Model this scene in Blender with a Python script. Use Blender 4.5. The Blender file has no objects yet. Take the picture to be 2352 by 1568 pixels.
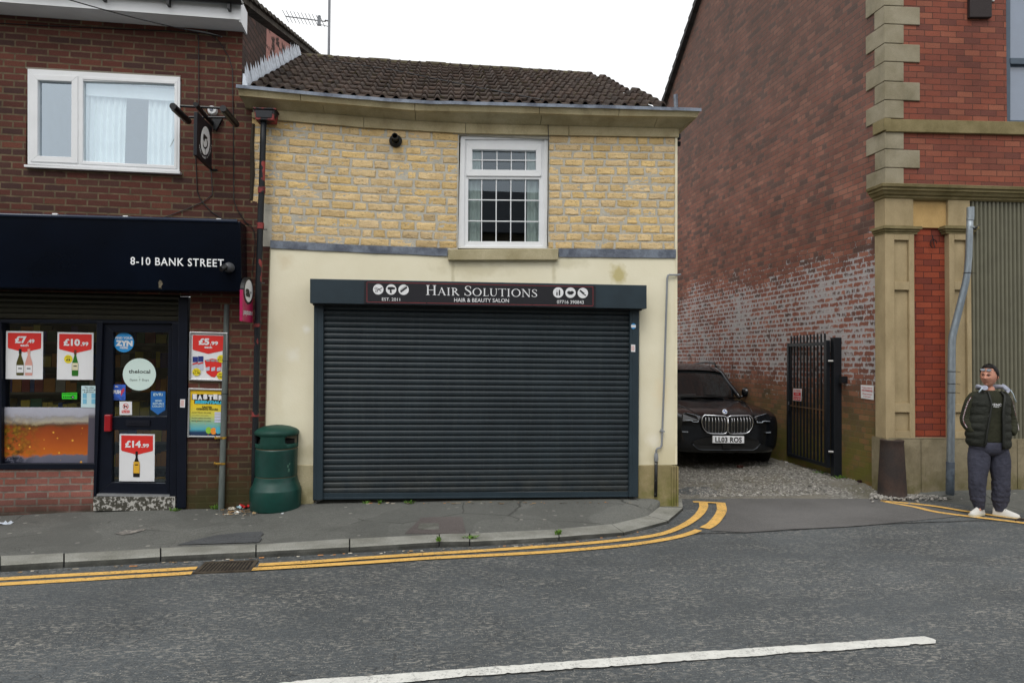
import bpy, bmesh, math, random
from mathutils import Vector, Matrix, noise as mnoise
R=math.radians
random.seed(7)
sc=bpy.context.scene
COL=sc.collection
# ---------------------------------------------------------------- camera
YAW,PITCH,ROLL=R(5.8),R(1.5),0.010
CAMP=Vector((0,-8.25,1.675)); F=1568.0
CR=(Matrix.Rotation(-YAW,3,'Z')@Matrix.Rotation(R(90)+PITCH,3,'X')@Matrix.Rotation(ROLL,3,'Z'))
cd=bpy.data.cameras.new('camera'); cam=bpy.data.objects.new('camera',cd); COL.objects.link(cam)
cam.matrix_world=Matrix.Translation(CAMP)@CR.to_4x4()
cd.sensor_width=36; cd.lens=24; cd.clip_end=2000; sc.camera=cam
# ---------------------------------------------------------------- world and sun (overcast)
w=bpy.data.worlds.new('World'); sc.world=w; w.use_nodes=True
nt=w.node_tree; bg=nt.nodes['Background']
sky=nt.nodes.new('ShaderNodeTexSky'); sky.sky_type='NISHITA'; sky.sun_disc=False
SUN_EL,SUN_ROT=R(52),R(200)
sky.sun_elevation=SUN_EL; sky.sun_rotation=SUN_ROT; sky.air_density=1.2; sky.dust_density=5; sky.ozone_density=1
hs=nt.nodes.new('ShaderNodeHueSaturation'); hs.inputs['Saturation'].default_value=.12; hs.inputs['Value'].default_value=1.0
nt.links.new(sky.outputs[0],hs.inputs['Color'])
mxw=nt.nodes.new('ShaderNodeMix'); mxw.data_type='RGBA'; mxw.inputs[0].default_value=.75
nt.links.new(hs.outputs[0],mxw.inputs[6]); mxw.inputs[7].default_value=(9.9,10,10.1,1)
nt.links.new(mxw.outputs[2],bg.inputs[0]); bg.inputs[1].default_value=.10
sd=bpy.data.lights.new('sun','SUN'); sd.energy=.7; sd.angle=R(25); sd.color=(1,.97,.92)
so=bpy.data.objects.new('sun',sd); COL.objects.link(so)
az=R(200)
sdir=Vector((math.sin(az)*math.cos(SUN_EL),math.cos(az)*math.cos(SUN_EL),math.sin(SUN_EL)))
so.rotation_euler=sdir.to_track_quat('Z','Y').to_euler()
sc.view_settings.view_transform='Standard'; sc.view_settings.look='None'; sc.view_settings.exposure=.5; sc.view_settings.gamma=1
sc.view_settings.use_curve_mapping=False
# ---------------------------------------------------------------- projection helpers (photo pixels on a 2352 px wide picture -> points on real planes)
def ray(px,py):
    return (CR@Vector(((px-1176)/F,-(py-784)/F,-1))).normalized()
def on_plane(px,py,P,N):
    d=ray(px,py); t=(P-CAMP).dot(N)/d.dot(N); return CAMP+d*t
def gnd(px,py,z=-.15):
    return on_plane(px,py,Vector((0,0,z)),Vector((0,0,1)))
def atd(px,py,dep):
    fw=CR@Vector((0,0,-1)); d=ray(px,py); return CAMP+d*(dep/d.dot(fw))
class Fr:
    def __init__(s,O,U,N): s.O=Vector(O); s.U=Vector(U).normalized(); s.N=Vector(N).normalized()
    def P(s,u,z,n=0): return s.O+s.U*u+s.N*n+Vector((0,0,z))
    def uv(s,px,py,n=0):
        p=on_plane(px,py,s.O+s.N*n,s.N)-s.O
        return (p.dot(s.U),p.z)
    def rot(s,u,n): # frame perpendicular to this one (its plane holds N), origin at u
        return Fr(s.P(u,0,n),s.N,s.U)
S=Fr((0,0,0),(1,0,0),(0,-1,0))
J=on_plane(600,800,Vector((0,0,0)),Vector((0,-1,0))); J.z=0
aL=R(3.2)
L=Fr(J,(math.cos(aL),math.sin(aL),0),(math.sin(aL),-math.cos(aL),0))
KC=atd(2036,832,9.4); KC.z=0
aR=R(-2.2)
RF=Fr(KC,(math.cos(aR),math.sin(aR),0),(math.sin(aR),-math.cos(aR),0))
sd_=Vector((-math.sin(R(3.1)),math.cos(R(3.1)),0))
RS=Fr(KC,-sd_,(-sd_.y,sd_.x,0))   # alley wall: u negative going back, N faces the alley
if RS.N.x>0: RS.N=-RS.N
# ---------------------------------------------------------------- mesh builder
EXTRA=[]
SPLIT={'joint_collar','seam','bonnet_crease','pillar','roof_rail','wiper','wheel_arch','eyebrow','eye','iris','white_sticker','screw','clip','gutter_bracket','hinge','sleeve_stripe','stud','zip_placket','drawstring','fixing','icon_tile','saving_bubble','grille_surround','grille_bar','glazing_bar','quoin','ridge_tile','egg_picture','hours_strip','border_line','scuff','fog_led','emblem_quarter','wall_joint','windowsill_clutter'}
class MB:
    def __init__(s): s.v=[];s.f=[];s.m=[];s.c=[];s.hc=False
    def add(s,vs,fs,mi=0,col=None):
        b=len(s.v); s.v+= [Vector(v) for v in vs]
        for f in fs: s.f.append([b+i for i in f]); s.m.append(mi); s.c.append(col or (1,1,1))
        if col: s.hc=True
        return b
    def prism(s,fr,pts,n0,n1,mi=0,col=None):
        k=len(pts)
        vs=[fr.P(u,z,n1) for u,z in pts]+[fr.P(u,z,n0) for u,z in pts]
        fs=[list(range(k)),list(range(2*k-1,k-1,-1))]+[[i,k+i,k+(i+1)%k,(i+1)%k] for i in range(k)]
        s.add(vs,fs,mi,col)
    def flat(s,fr,pts,n,mi=0,col=None): s.add([fr.P(u,z,n) for u,z in pts],[list(range(len(pts)))],mi,col)
    def q(s,fr,pp,n0,n1,mi=0,col=None): s.prism(fr,[fr.uv(x,y,n1) for x,y in pp],n0,n1,mi,col)
    def qr(s,fr,x0,y0,x1,y1,n0,n1,mi=0,col=None): s.q(fr,[(x0,y1),(x1,y1),(x1,y0),(x0,y0)],n0,n1,mi,col)
    def bar(s,fr,a,b,wd,n0,n1,mi=0):
        a=Vector(fr.uv(*a,n1));b=Vector(fr.uv(*b,n1));d=(b-a).normalized();p=Vector((-d.y,d.x))*wd/2
        s.prism(fr,[tuple(a-p),tuple(b-p),tuple(b+p),tuple(a+p)],n0,n1,mi)
    def box(s,c,d,rz=0,mi=0,col=None,M=None):
        c=Vector(c); m=M or Matrix.Rotation(rz,3,'Z')
        vs=[c+m@Vector((sx*d[0]/2,sy*d[1]/2,sz*d[2]/2)) for sx in(-1,1) for sy in(-1,1) for sz in(-1,1)]
        s.add(vs,[(0,1,3,2),(4,6,7,5),(0,4,5,1),(2,3,7,6),(0,2,6,4),(1,5,7,3)],mi,col)
    def tube(s,pts,r,seg=8,mi=0,col=None,cap=True,sq=1):
        pts=[Vector(p) for p in pts]; n=len(pts); rs=r if isinstance(r,(list,tuple)) else [r]*n
        rings=[];up=None
        for i,p in enumerate(pts):
            d=((pts[min(i+1,n-1)]-pts[i]).normalized()+(pts[i]-pts[max(i-1,0)]).normalized())
            d=d.normalized() if d.length>1e-6 else Vector((0,0,1))
            if up is None: up=d.orthogonal().normalized()
            up=(up-d*up.dot(d)); up=up.normalized() if up.length>1e-6 else d.orthogonal().normalized()
            sdv=d.cross(up)
            rings.append([p+(up*math.cos(a)+sdv*math.sin(a)*sq)*rs[i] for a in [2*math.pi*k/seg for k in range(seg)]])
        s.loft(rings,mi,col,cap)
    def loft(s,rings,mi=0,col=None,cap=True,closed=True):
        k=len(rings[0]); vs=[v for r in rings for v in r]; fs=[]
        for i in range(len(rings)-1):
            for j in range(k if closed else k-1):
                a=i*k+j;b=i*k+(j+1)%k; fs.append((a,b,b+k,a+k))
        if cap and closed: fs.append(list(range(k-1,-1,-1))); fs.append([len(vs)-k+j for j in range(k)])
        s.add(vs,fs,mi,col)
    def lathe(s,prof,c=(0,0,0),seg=24,mi=0,M=None,skip=None):
        c=Vector(c); vs=[];fs=[]
        for r,z in prof:
            for k in range(seg):
                a=2*math.pi*k/seg; v=Vector((r*math.cos(a),r*math.sin(a),z)); vs.append(c+(M@v if M else v))
        for i in range(len(prof)-1):
            for k in range(seg):
                if skip and skip(i,k): continue
                a=i*seg+k;b=i*seg+(k+1)%seg; fs.append((a,b,b+seg,a+seg))
        s.add(vs,fs,mi)
    def grid(s,fn,nu,nv,mi=0,col=None):
        vs=[fn(i/nu,j/nv) for i in range(nu+1) for j in range(nv+1)]
        s.add(vs,[(i*(nv+1)+j,(i+1)*(nv+1)+j,(i+1)*(nv+1)+j+1,i*(nv+1)+j+1) for i in range(nu) for j in range(nv)],mi,col)
    def parts(s):
        par_=list(range(len(s.v)))
        def fd(a):
            while par_[a]!=a: par_[a]=par_[par_[a]]; a=par_[a]
            return a
        for f in s.f:
            for q in f[1:]: par_[fd(q)]=fd(f[0])
        g={}
        for i,f in enumerate(s.f): g.setdefault(fd(f[0]),[]).append(i)
        out=[]
        for ids in g.values():
            m=MB(); mp={}
            for i in ids:
                f=[]
                for q in s.f[i]:
                    if q not in mp: mp[q]=len(m.v); m.v.append(s.v[q])
                    f.append(mp[q])
                m.f.append(f); m.m.append(s.m[i]); m.c.append(s.c[i])
            m.hc=s.hc; out.append(m)
        return out
    def build(s,name,mats,parent=None,**k):
        if name in SPLIT and parent is not None or (name in SPLIT and k.get('local')):
            r=[m._build(name,mats,parent,**k) for m in s.parts()]
            if k.get('local'): 
                for q in r[1:]: EXTRA.append(q)
            return r[0]
        return s._build(name,mats,parent,**k)
    def _build(s,name,mats,parent=None,smooth=False,fr=None,recalc=True,bevel=0,sub=0,local=False,auto=None):
        me=bpy.data.meshes.new(name); me.from_pydata([tuple(v) for v in s.v],[],s.f)
        if not isinstance(mats,(list,tuple)): mats=[mats]
        for m in mats: me.materials.append(m)
        me.polygons.foreach_set('material_index',s.m)
        if s.hc:
            ca=me.color_attributes.new('Col','FLOAT_COLOR','CORNER')
            for p in me.polygons:
                for li in p.loop_indices: ca.data[li].color=(*s.c[p.index],1)
        if recalc:
            bm=bmesh.new(); bm.from_mesh(me); bmesh.ops.recalc_face_normals(bm,faces=bm.faces); bm.to_mesh(me); bm.free()
        if fr:
            uvl=me.uv_layers.new(name='UVMap')
            for p in me.polygons:
                nn=p.normal; a=abs(nn.dot(fr.N));b=abs(nn.dot(fr.U));c=abs(nn.z)
                for li in p.loop_indices:
                    q=me.vertices[me.loops[li].vertex_index].co-fr.O
                    u,n,z=q.dot(fr.U),q.dot(fr.N),q.z
                    uvl.data[li].uv=(u,z) if a>=b and a>=c else ((n+.11,z) if b>=c else (u,n))
        if smooth: me.polygons.foreach_set('use_smooth',[True]*len(me.polygons))
        ob=bpy.data.objects.new(name,me); COL.objects.link(ob)
        if parent is None and not local and s.v:
            xs=[v.x for v in s.v];ys=[v.y for v in s.v];zs=[v.z for v in s.v]
            o=Vector(((min(xs)+max(xs))/2,(min(ys)+max(ys))/2,min(zs)))
            me.transform(Matrix.Translation(-o)); ob.location=o
        if parent is not None: par(ob,parent,local)
        if bevel:
            b=ob.modifiers.new('bevel','BEVEL'); b.width=bevel; b.segments=2; b.limit_method='ANGLE'
        if sub:
            b=ob.modifiers.new('sub','SUBSURF'); b.levels=sub; b.render_levels=sub
        if auto is not None:
            for e in []: pass
            me.set_sharp_from_angle(angle=R(auto))
        return ob
def par(ob,p,local=False):
    ob.parent=p
    if not local:
        def wm(o):
            m=Matrix.LocRotScale(o.location,o.rotation_euler,o.scale)
            return (wm(o.parent)@o.matrix_parent_inverse@m) if o.parent else m
        ob.matrix_parent_inverse=wm(p).inverted()
def tag(o,label=None,cat=None,group=None,kind=None):
    if label: o['label']=label
    if cat: o['category']=cat
    if group: o['group']=group
    if kind: o['kind']=kind
    return o
def thing(name,label,cat,loc=(0,0,0),rz=0,group=None):
    o=bpy.data.objects.new(name,None); COL.objects.link(o); o.location=loc; o.rotation_euler=(0,0,rz); o.empty_display_size=.2
    return tag(o,label,cat,group)
# ---------------------------------------------------------------- materials
def lin(c):
    return tuple(((x/255)/12.92 if x/255<=.04045 else ((x/255+.055)/1.055)**2.4) for x in c)
_m={}
class NT:
    def __init__(s,name):
        s.m=bpy.data.materials.new(name); s.m.use_nodes=True; s.t=s.m.node_tree; s.b=s.t.nodes['Principled BSDF']; s.o=s.t.nodes['Material Output']
    def n(s,ty,**kw):
        nd=s.t.nodes.new(ty)
        for k,v in kw.items(): setattr(nd,k,v)
        return nd
    def l(s,a,b): s.t.links.new(a,b)
    def val(s,sock,v):
        if hasattr(v,'is_output') or isinstance(v,bpy.types.NodeSocket): s.l(v,sock)
        elif isinstance(v,(tuple,list)) and sock.type=='RGBA': sock.default_value=(*v[:3],1)
        else: sock.default_value=v
    def math(s,op,a,b=0,c=0,clamp=False):
        nd=s.n('ShaderNodeMath',operation=op,use_clamp=clamp)
        for i,x in enumerate((a,b,c)): s.val(nd.inputs[i],x)
        return nd.outputs[0]
    def noise(s,vec,scale,detail=4,rough=.55,dist=0):
        nd=s.n('ShaderNodeTexNoise'); s.l(vec,nd.inputs['Vector']); nd.inputs['Scale'].default_value=scale
        nd.inputs['Detail'].default_value=detail; nd.inputs['Roughness'].default_value=rough; nd.inputs['Distortion'].default_value=dist
        return nd.outputs['Fac']
    def ramp(s,fac,pts,interp='LINEAR'):
        nd=s.n('ShaderNodeValToRGB'); s.l(fac,nd.inputs[0]); e=nd.color_ramp.elements; nd.color_ramp.interpolation=interp
        while len(e)<len(pts): e.new(.5)
        for i,(p,c) in enumerate(pts):
            e[i].position=p; c=(c,c,c) if isinstance(c,(int,float)) else c; e[i].color=(*c,1)
        return nd.outputs[0]
    def mix(s,f,a,b,bt='MIX'):
        nd=s.n('ShaderNodeMix',data_type='RGBA',blend_type=bt); s.val(nd.inputs[0],f); s.val(nd.inputs[6],a); s.val(nd.inputs[7],b); return nd.outputs[2]
    def mr(s,v,a,b,c=0,d=1):
        nd=s.n('ShaderNodeMapRange'); s.val(nd.inputs[0],v)
        for i,x in enumerate((a,b,c,d)): nd.inputs[i+1].default_value=x
        return nd.outputs[0]
    def pos(s): return s.n('ShaderNodeNewGeometry').outputs['Position']
    def uv(s): return s.n('ShaderNodeTexCoord').outputs['UV']
    def stretch(s,v,sc3):
        nd=s.n('ShaderNodeMapping'); s.l(v,nd.inputs[0]); nd.inputs['Scale'].default_value=sc3; return nd.outputs[0]
    def xyz(s,v): nd=s.n('ShaderNodeSeparateXYZ'); s.l(v,nd.inputs[0]); return nd.outputs
    def bump(s,h,strength=.5,dist=.01,prev=None):
        nd=s.n('ShaderNodeBump'); nd.inputs['Strength'].default_value=strength; nd.inputs['Distance'].default_value=dist; s.l(h,nd.inputs['Height'])
        if prev: s.l(prev,nd.inputs['Normal'])
        s.l(nd.outputs[0],s.b.inputs['Normal']); return nd.outputs[0]
    def base(s,c): s.val(s.b.inputs['Base Color'],c)
    def set(s,rough=.6,metal=0,spec=.5,coat=0):
        s.b.inputs['Roughness'].default_value=rough; s.b.inputs['Metallic'].default_value=metal; s.b.inputs['Specular IOR Level'].default_value=spec; s.b.inputs['Coat Weight'].default_value=coat
def mat(name,col,rough=.6,metal=0,var=.12,vs=5,bump=.0,bs=60,spec=.4,coat=0,bd=.005):
    if name in _m: return _m[name]
    t=NT(name); c=lin(col); p=t.pos()
    n1=t.noise(p,vs,5); k=t.mr(n1,.3,.7,1-var,1+var)
    mul=t.n('ShaderNodeVectorMath',operation='SCALE'); mul.inputs[0].default_value=c; t.l(k,mul.inputs['Scale'])
    t.l(mul.outputs[0],t.b.inputs['Base Color']); t.set(rough,metal,spec,coat)
    if bump: t.bump(t.noise(p,bs,4),bump,bd)
    _m[name]=t.m; return t.m
def two(name,c1,c2,scale=4,lo=.45,hi=.6,rough=.8,bump=.3,bs=60,st=(1,1,1),spec=.3,metal=0,bd=.006,detail=6):
    if name in _m: return _m[name]
    t=NT(name); p=t.stretch(t.pos(),st); n1=t.noise(p,scale,detail,.6); f=t.mr(n1,lo,hi)
    c=t.mix(f,lin(c1),lin(c2)); g=t.mr(t.noise(p,scale*9,4),.3,.7,.88,1.12)
    sm=t.n('ShaderNodeVectorMath',operation='SCALE'); t.l(c,sm.inputs[0]); t.l(g,sm.inputs['Scale'])
    t.l(sm.outputs[0],t.b.inputs['Base Color']); t.set(rough,metal,spec)
    if bump: t.bump(t.noise(t.pos(),bs,5),bump,bd)
    _m[name]=t.m; return t.m
def brick(name,cols,mortar,bw=.225,bh=.075,ms=.011,moss=None,white=False,squash=1,sf=2,dark=None,off=(0,0),msm=.25,paint=None,stain=.25):
    t=NT(name); uv=t.uv(); mp=t.n('ShaderNodeMapping'); t.l(uv,mp.inputs[0]); mp.inputs['Location'].default_value=(off[0],off[1],0)
    wv=t.n('ShaderNodeTexNoise'); t.l(uv,wv.inputs['Vector']); wv.inputs['Scale'].default_value=9
    dv=t.n('ShaderNodeVectorMath',operation='MULTIPLY_ADD'); t.l(wv.outputs['Color'],dv.inputs[0]); dv.inputs[1].default_value=(.009,.009,0); t.l(mp.outputs[0],dv.inputs[2])
    bt=t.n('ShaderNodeTexBrick'); t.l(dv.outputs[0],bt.inputs['Vector']); bt.squash=squash; bt.squash_frequency=sf
    for k,v in (('Color1',(0,0,0,1)),('Color2',(1,1,1,1)),('Mortar',(.5,.5,.5,1))): bt.inputs[k].default_value=v
    bt.inputs['Scale'].default_value=1; bt.inputs['Mortar Size'].default_value=ms; bt.inputs['Mortar Smooth'].default_value=msm
    bt.inputs['Brick Width'].default_value=bw; bt.inputs['Row Height'].default_value=bh
    cols=[tuple(x*.89+sum(c)/3*.11 for x in c) for c in cols]; n=len(cols); rc=t.ramp(bt.outputs['Color'],[(i/(n-1)*.8+.1,lin(c)) for i,c in enumerate(cols)])
    fn=t.noise(uv,70,5,.65); mid=t.noise(uv,1.3,4,.6)
    rc=t.mix(1,rc,t.ramp(fn,[(.25,.72),(.75,1.25)]),'MULTIPLY')
    mc=t.mix(t.mr(t.noise(uv,12,4),.35,.65),lin(mortar),tuple(x*.6 for x in lin(mortar)))
    mo=bt.outputs['Fac']; c=t.mix(mo,rc,mc)
    c=t.mix(1,c,t.ramp(mid,[(.3,1-stain),(.7,1+stain*.5)]),'MULTIPLY')
    z=t.xyz(uv)[1]; u=t.xyz(uv)[0]
    if dark:   # soot at height range
        f=t.mr(t.math('ADD',z,t.mr(t.noise(uv,1.0,4),0,1,-1.2,1.2)),dark[0],dark[1],0,dark[2]); c=t.mix(f,c,lin((52,40,40)))
    if white:
        b2=t.n('ShaderNodeTexBrick'); t.l(dv.outputs[0],b2.inputs['Vector']); b2.squash=squash; b2.squash_frequency=sf
        for k,v in (('Scale',1),('Mortar Size',.032),('Mortar Smooth',1),('Brick Width',bw),('Row Height',bh)): b2.inputs[k].default_value=v
        band=t.math('MULTIPLY',t.mr(z,.5,1.7),t.mr(z,2.9,4.3,1,0))
        patch=t.noise(t.stretch(uv,(.8,1,1)),1.3,4,.6); fine=t.noise(t.stretch(uv,(1,.7,1)),30,5,.75); med=t.noise(uv,7,4,.6)
        a=t.math('ADD',t.math('MULTIPLY',band,.42),t.math('MULTIPLY',patch,.5)); a=t.math('ADD',a,t.math('MULTIPLY',fine,.6)); a=t.math('ADD',a,t.math('MULTIPLY',med,.5))
        a=t.math('ADD',a,t.math('MULTIPLY',b2.outputs['Fac'],.17)); a=t.math('ADD',a,t.math('MULTIPLY',bt.outputs['Color'],.08))
        a=t.math('MULTIPLY',a,t.mr(z,3.8,4.2,1,.6))
        c=t.mix(t.mr(z,3.2,6.8,0,.5),c,lin((92,82,76)))
        c=t.mix(t.mr(a,1.285,1.36,0,.82),c,lin((186,184,186)))
    if moss:
        f=t.math('MULTIPLY',t.mr(z,moss[0],moss[1],1,0),t.mr(t.noise(uv,4,4),.25,.55,.35,.95)); c=t.mix(f,c,lin(moss[2] if len(moss)>2 else (62,66,32)))
    if paint:
        f=t.math('MULTIPLY',t.mr(u,paint[0],paint[0]+.02),t.mr(t.noise(uv,3.2,4,.7),.42,.46)); c=t.mix(f,c,lin((205,150,140)))
    t.base(c); t.set(.88,0,.25)
    h=t.math('SUBTRACT',t.math('MULTIPLY',fn,.35),mo); t.bump(h,.55,.006)
    _m[name]=t.m; return t.m
def glassm(name,tint=(1,1,1),refl=1.0,rough=.02,alpha=.06):
    t=NT(name); tr=t.n('ShaderNodeBsdfTransparent'); tr.inputs[0].default_value=(*tint,1)
    gl=t.n('ShaderNodeBsdfGlossy'); gl.inputs['Color'].default_value=(.78,.9,1,1); gl.inputs['Roughness'].default_value=rough
    fr=t.n('ShaderNodeFresnel'); fr.inputs[0].default_value=1.5
    f=t.math('ADD',t.math('MULTIPLY',fr.outputs[0],refl),alpha,0,True); bn=t.n('ShaderNodeBump'); bn.inputs['Strength'].default_value=.03; t.l(t.noise(t.pos(),1.5,2),bn.inputs['Height']); t.l(bn.outputs[0],gl.inputs['Normal'])
    ms=t.n('ShaderNodeMixShader'); t.l(f,ms.inputs[0]); t.l(tr.outputs[0],ms.inputs[1]); t.l(gl.outputs[0],ms.inputs[2]); t.l(ms.outputs[0],t.o.inputs[0])
    _m[name]=t.m; return t.m
# ---------------------------------------------------------------- lettering
_cap={}
def text_mesh(txt,bold=0,space=1,fr=None):
    cu=bpy.data.curves.new('t','FONT'); cu.body=txt; cu.size=1; cu.offset=bold; cu.space_character=space; cu.resolution_u=3
    ob=bpy.data.objects.new('t',cu); COL.objects.link(ob)
    bpy.context.view_layer.update()
    me=bpy.data.meshes.new_from_object(ob.evaluated_get(bpy.context.evaluated_depsgraph_get()))
    vs=[(v.co.x,v.co.y) for v in me.vertices]; fs=[list(p.vertices) for p in me.polygons]
    bpy.data.objects.remove(ob); bpy.data.curves.remove(cu); bpy.data.meshes.remove(me)
    return vs,fs
def text(fr,n,txt,x0,y0,x1,y1,h,m,parent,bold=.01,space=1,name='lettering',mb=None,mi=0,slant=0):
    """txt on frame fr; baseline from photo point x0,y0 to x1,y1; h = cap height"""
    if 'H' not in _cap: _cap['H']=max(v[1] for v in text_mesh('H')[0])
    vs,fs=text_mesh(txt,bold,space); cap=_cap['H']+bold
    mn=min(v[0] for v in vs);mx=max(v[0] for v in vs)
    own=mb is None
    if own: mb=MB()
    out=[]
    for tx,ty in vs:
        k=(tx-mn)/(mx-mn); out.append(fr.P(*fr.uv(x0+k*(x1-x0)+slant*ty,y0+k*(y1-y0)-ty/cap*h,n),n))
    mb.add(out,fs,mi)
    if own: return mb.build(name,m,parent,recalc=False)
def ell(cx,cy,rx,ry=None,n=28,a0=0,a1=360):
    ry=ry or rx
    return [(cx+rx*math.cos(R(a0+(a1-a0)*i/n)),cy-ry*math.sin(R(a0+(a1-a0)*i/n))) for i in range(n if a1-a0==360 else n+1)]
WHITE=mat('white_print',(225,226,228),.5,var=.03); BLACK=mat('black_print',(18,18,20),.5,var=.05)
# ================================================================ GROUND
def asphalt(name,base,chip,vs=(1,1,1),gum=False,moss=False,chipamt=.5,crack=.55):
    t=NT(name); p=t.pos(); ps=t.stretch(p,(1,.45,1) if not gum else (1,1,1))
    c=t.mix(t.mr(t.noise(p,.7,5,.6),.35,.65),tuple(x*.82 for x in lin(base)),tuple(x*1.15 for x in lin(base)))
    c=t.mix(1,c,t.ramp(t.noise(t.stretch(p,(.35,1,1)),.9,4,.6),[(.3,.84),(.7,1.12)]),'MULTIPLY')
    c=t.mix(1,c,t.ramp(t.noise(p,110,3,.7),[(.3,.55),(.7,1.5)]),'MULTIPLY')
    vo=t.n('ShaderNodeTexVoronoi'); t.l(t.stretch(p,(1,1,1)),vo.inputs['Vector']); vo.inputs['Scale'].default_value=60
    worn=t.noise(t.stretch(p,(.5,1.3,1)),2.2,6,.65)
    ch=t.math('MULTIPLY',t.mr(vo.outputs['Distance'],.32,.2,0,1),t.mr(t.xyz(vo.outputs['Color'])[0],.55,.75))
    st=t.math('MULTIPLY',t.mr(t.noise(t.stretch(p,(.55,1.3,1)),34,5,.7),.50,.62,0,1),t.mr(t.noise(t.stretch(p,(.6,1.2,1)),5,5,.7),.40,.62,.25,1))
    f=t.math('MULTIPLY',t.math('MAXIMUM',ch,st),t.mr(worn,.35,.7,chipamt*.25,chipamt))
    c=t.mix(f,c,lin(chip))
    cr=t.n('ShaderNodeTexVoronoi',feature='DISTANCE_TO_EDGE'); t.l(t.stretch(p,(.8,1.6,1)),cr.inputs['Vector']); cr.inputs['Scale'].default_value=9
    ck=t.math('MULTIPLY',t.mr(cr.outputs[0],.0,.035,1,0),t.mr(t.noise(p,1.6,4,.6),.5,.62)); c=t.mix(t.math('MULTIPLY',ck,crack),c,lin((25,25,26)))
    if gum:
        v2=t.n('ShaderNodeTexVoronoi'); t.l(p,v2.inputs['Vector']); v2.inputs['Scale'].default_value=6.5
        g=t.math('MULTIPLY',t.mr(v2.outputs['Distance'],.12,.15,.85,0),t.mr(t.xyz(v2.outputs['Color'])[1],.5,.52)); c=t.mix(g,c,lin((150,148,140)))
        y=t.xyz(p)[1]; z=t.xyz(p)[2]
        m=t.math('MULTIPLY',t.mr(z,-.022,.0),t.mr(t.noise(p,3.5,5,.65),.4,.62)); c=t.mix(t.math('MULTIPLY',m,.75),c,lin((66,66,40)))
        ck2=t.n('ShaderNodeTexVoronoi',feature='DISTANCE_TO_EDGE'); t.l(t.mix(.12,p,t.n('ShaderNodeTexNoise').outputs['Color']),ck2.inputs['Vector']); ck2.inputs['Scale'].default_value=.75; c=t.mix(t.math('MULTIPLY',t.mr(ck2.outputs[0],.0,.008,.8,0),t.mr(t.noise(p,.8,3),.5,.55)),c,lin((36,37,33)))
        pt=t.mr(t.noise(p,.9,2,.4),.52,.525); c=t.mix(t.math('MULTIPLY',pt,.35),c,tuple(x*.72 for x in lin(base)))
    t.base(c); t.set(.82,0,.3)
    t.bump(t.math('ADD',t.noise(p,95,4,.7),t.math('MULTIPLY',ck,-crack)),.55,.008)
    return t.m
ROADM=asphalt('road_asphalt',(78,82,84),(166,162,152),chipamt=.9)
PAVEM=asphalt('pavement_asphalt',(98,99,95),(146,143,134),gum=True,chipamt=.35)
m=MB(); m.add([(-300,-300,-.3),(300,-300,-.3),(300,300,-.3),(-300,300,-.3)],[(0,1,2,3)])
tag(m.build('ground',mat('far_ground',(90,92,80),.9,var=.2)),kind='structure')
m=MB(); m.grid(lambda i,j:Vector((-28+56*i,-16+17.4*j,-.15+.006*(mnoise.noise((i*40,j*12,0)))-.0)),60,24)
tag(m.build('road',ROADM,smooth=True,recalc=False),kind='structure')
# kerb: (px, back y, front-top y, bottom y), top height
kx=[(-700,1316,1342,1362),(-420,1302,1325,1343),(0,1277,1297,1313),(147,1270,1288,1301),(369,1258,1276,1289),(588,1250,1265,1282),(803,1236,1254,1268),(1009,1226,1242,1256),(1079,1224,1241,1254),(1284,1214,1231,1244),(1432,1202,1221,1226)]
def kz(px): 
    return -.09 if px<1250 else (-.09-.022*(px-1250)/182 if px<1432 else -.112)
pts=[]
for px,b,f,_ in kx: pts.append((gnd(px,b,kz(px)),gnd(px,f,kz(px)),kz(px)))
pts[-1]=(gnd(1405,1203,-.112),pts[-1][1],-.112)
pts+= [(gnd(1488,1183,-.112),gnd(1534,1195,-.118),-.115),(gnd(1515,1162,-.112),gnd(1569,1165,-.118),-.115),(gnd(1512,1146,-.11),gnd(1566,1143,-.12),-.115)]
KERB=two('kerb_stone_face',(112,112,106),(86,86,80),3,.4,.6,.85,.5,90)
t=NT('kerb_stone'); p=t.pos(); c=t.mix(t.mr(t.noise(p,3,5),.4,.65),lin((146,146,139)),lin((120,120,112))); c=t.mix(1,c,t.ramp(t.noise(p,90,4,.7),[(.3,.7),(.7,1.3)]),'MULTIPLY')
z=t.xyz(p)[2]; nz=t.xyz(t.n('ShaderNodeNewGeometry').outputs['Normal'])[2]; c=t.mix(t.math('MULTIPLY',t.mr(nz,.85,.35,0,1),t.mr(t.noise(p,5,5),.25,.6,.7,.95)),c,lin((44,45,42)))  # steep kerb faces coloured darker than the top: painted shade mixed with grime
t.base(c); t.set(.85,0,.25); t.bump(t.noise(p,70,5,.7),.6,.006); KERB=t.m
m=MB()
for i in range(len(pts)-1):
    (b0,f0,z0),(b1,f1,z1)=pts[i],pts[i+1]; rings=[]
    ln=(f1-f0).length; g=.006/ln; ns=6
    dz=random.uniform(-.004,.004)
    for k in range(ns+1):
        q=g+(1-2*g)*k/ns; b=b0.lerp(b1,q);f=f0.lerp(f1,q); z=z0+(z1-z0)*q+dz; o=(f-b).normalized()
        wob=.006*mnoise.noise((f.x*3,f.y*3,i)); rr=.028+.02*abs(mnoise.noise((f.x*2,5,i)))
        if z<-.1: rr=.01
        f=f+o*wob; dn=Vector((0,0,1))
        rings.append([Vector((b.x,b.y,-.2)),Vector((b.x,b.y,z+.002)),Vector((f.x,f.y,z))-o*rr,Vector((f.x,f.y,z))-o*rr*.3-dn*rr*.25,Vector((f.x,f.y,z-rr)),Vector((f.x,f.y,-.2))+o*.012])
    m.loft(rings,0,cap=True)
tag(m.build('kerb',KERB),kind='structure')
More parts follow.
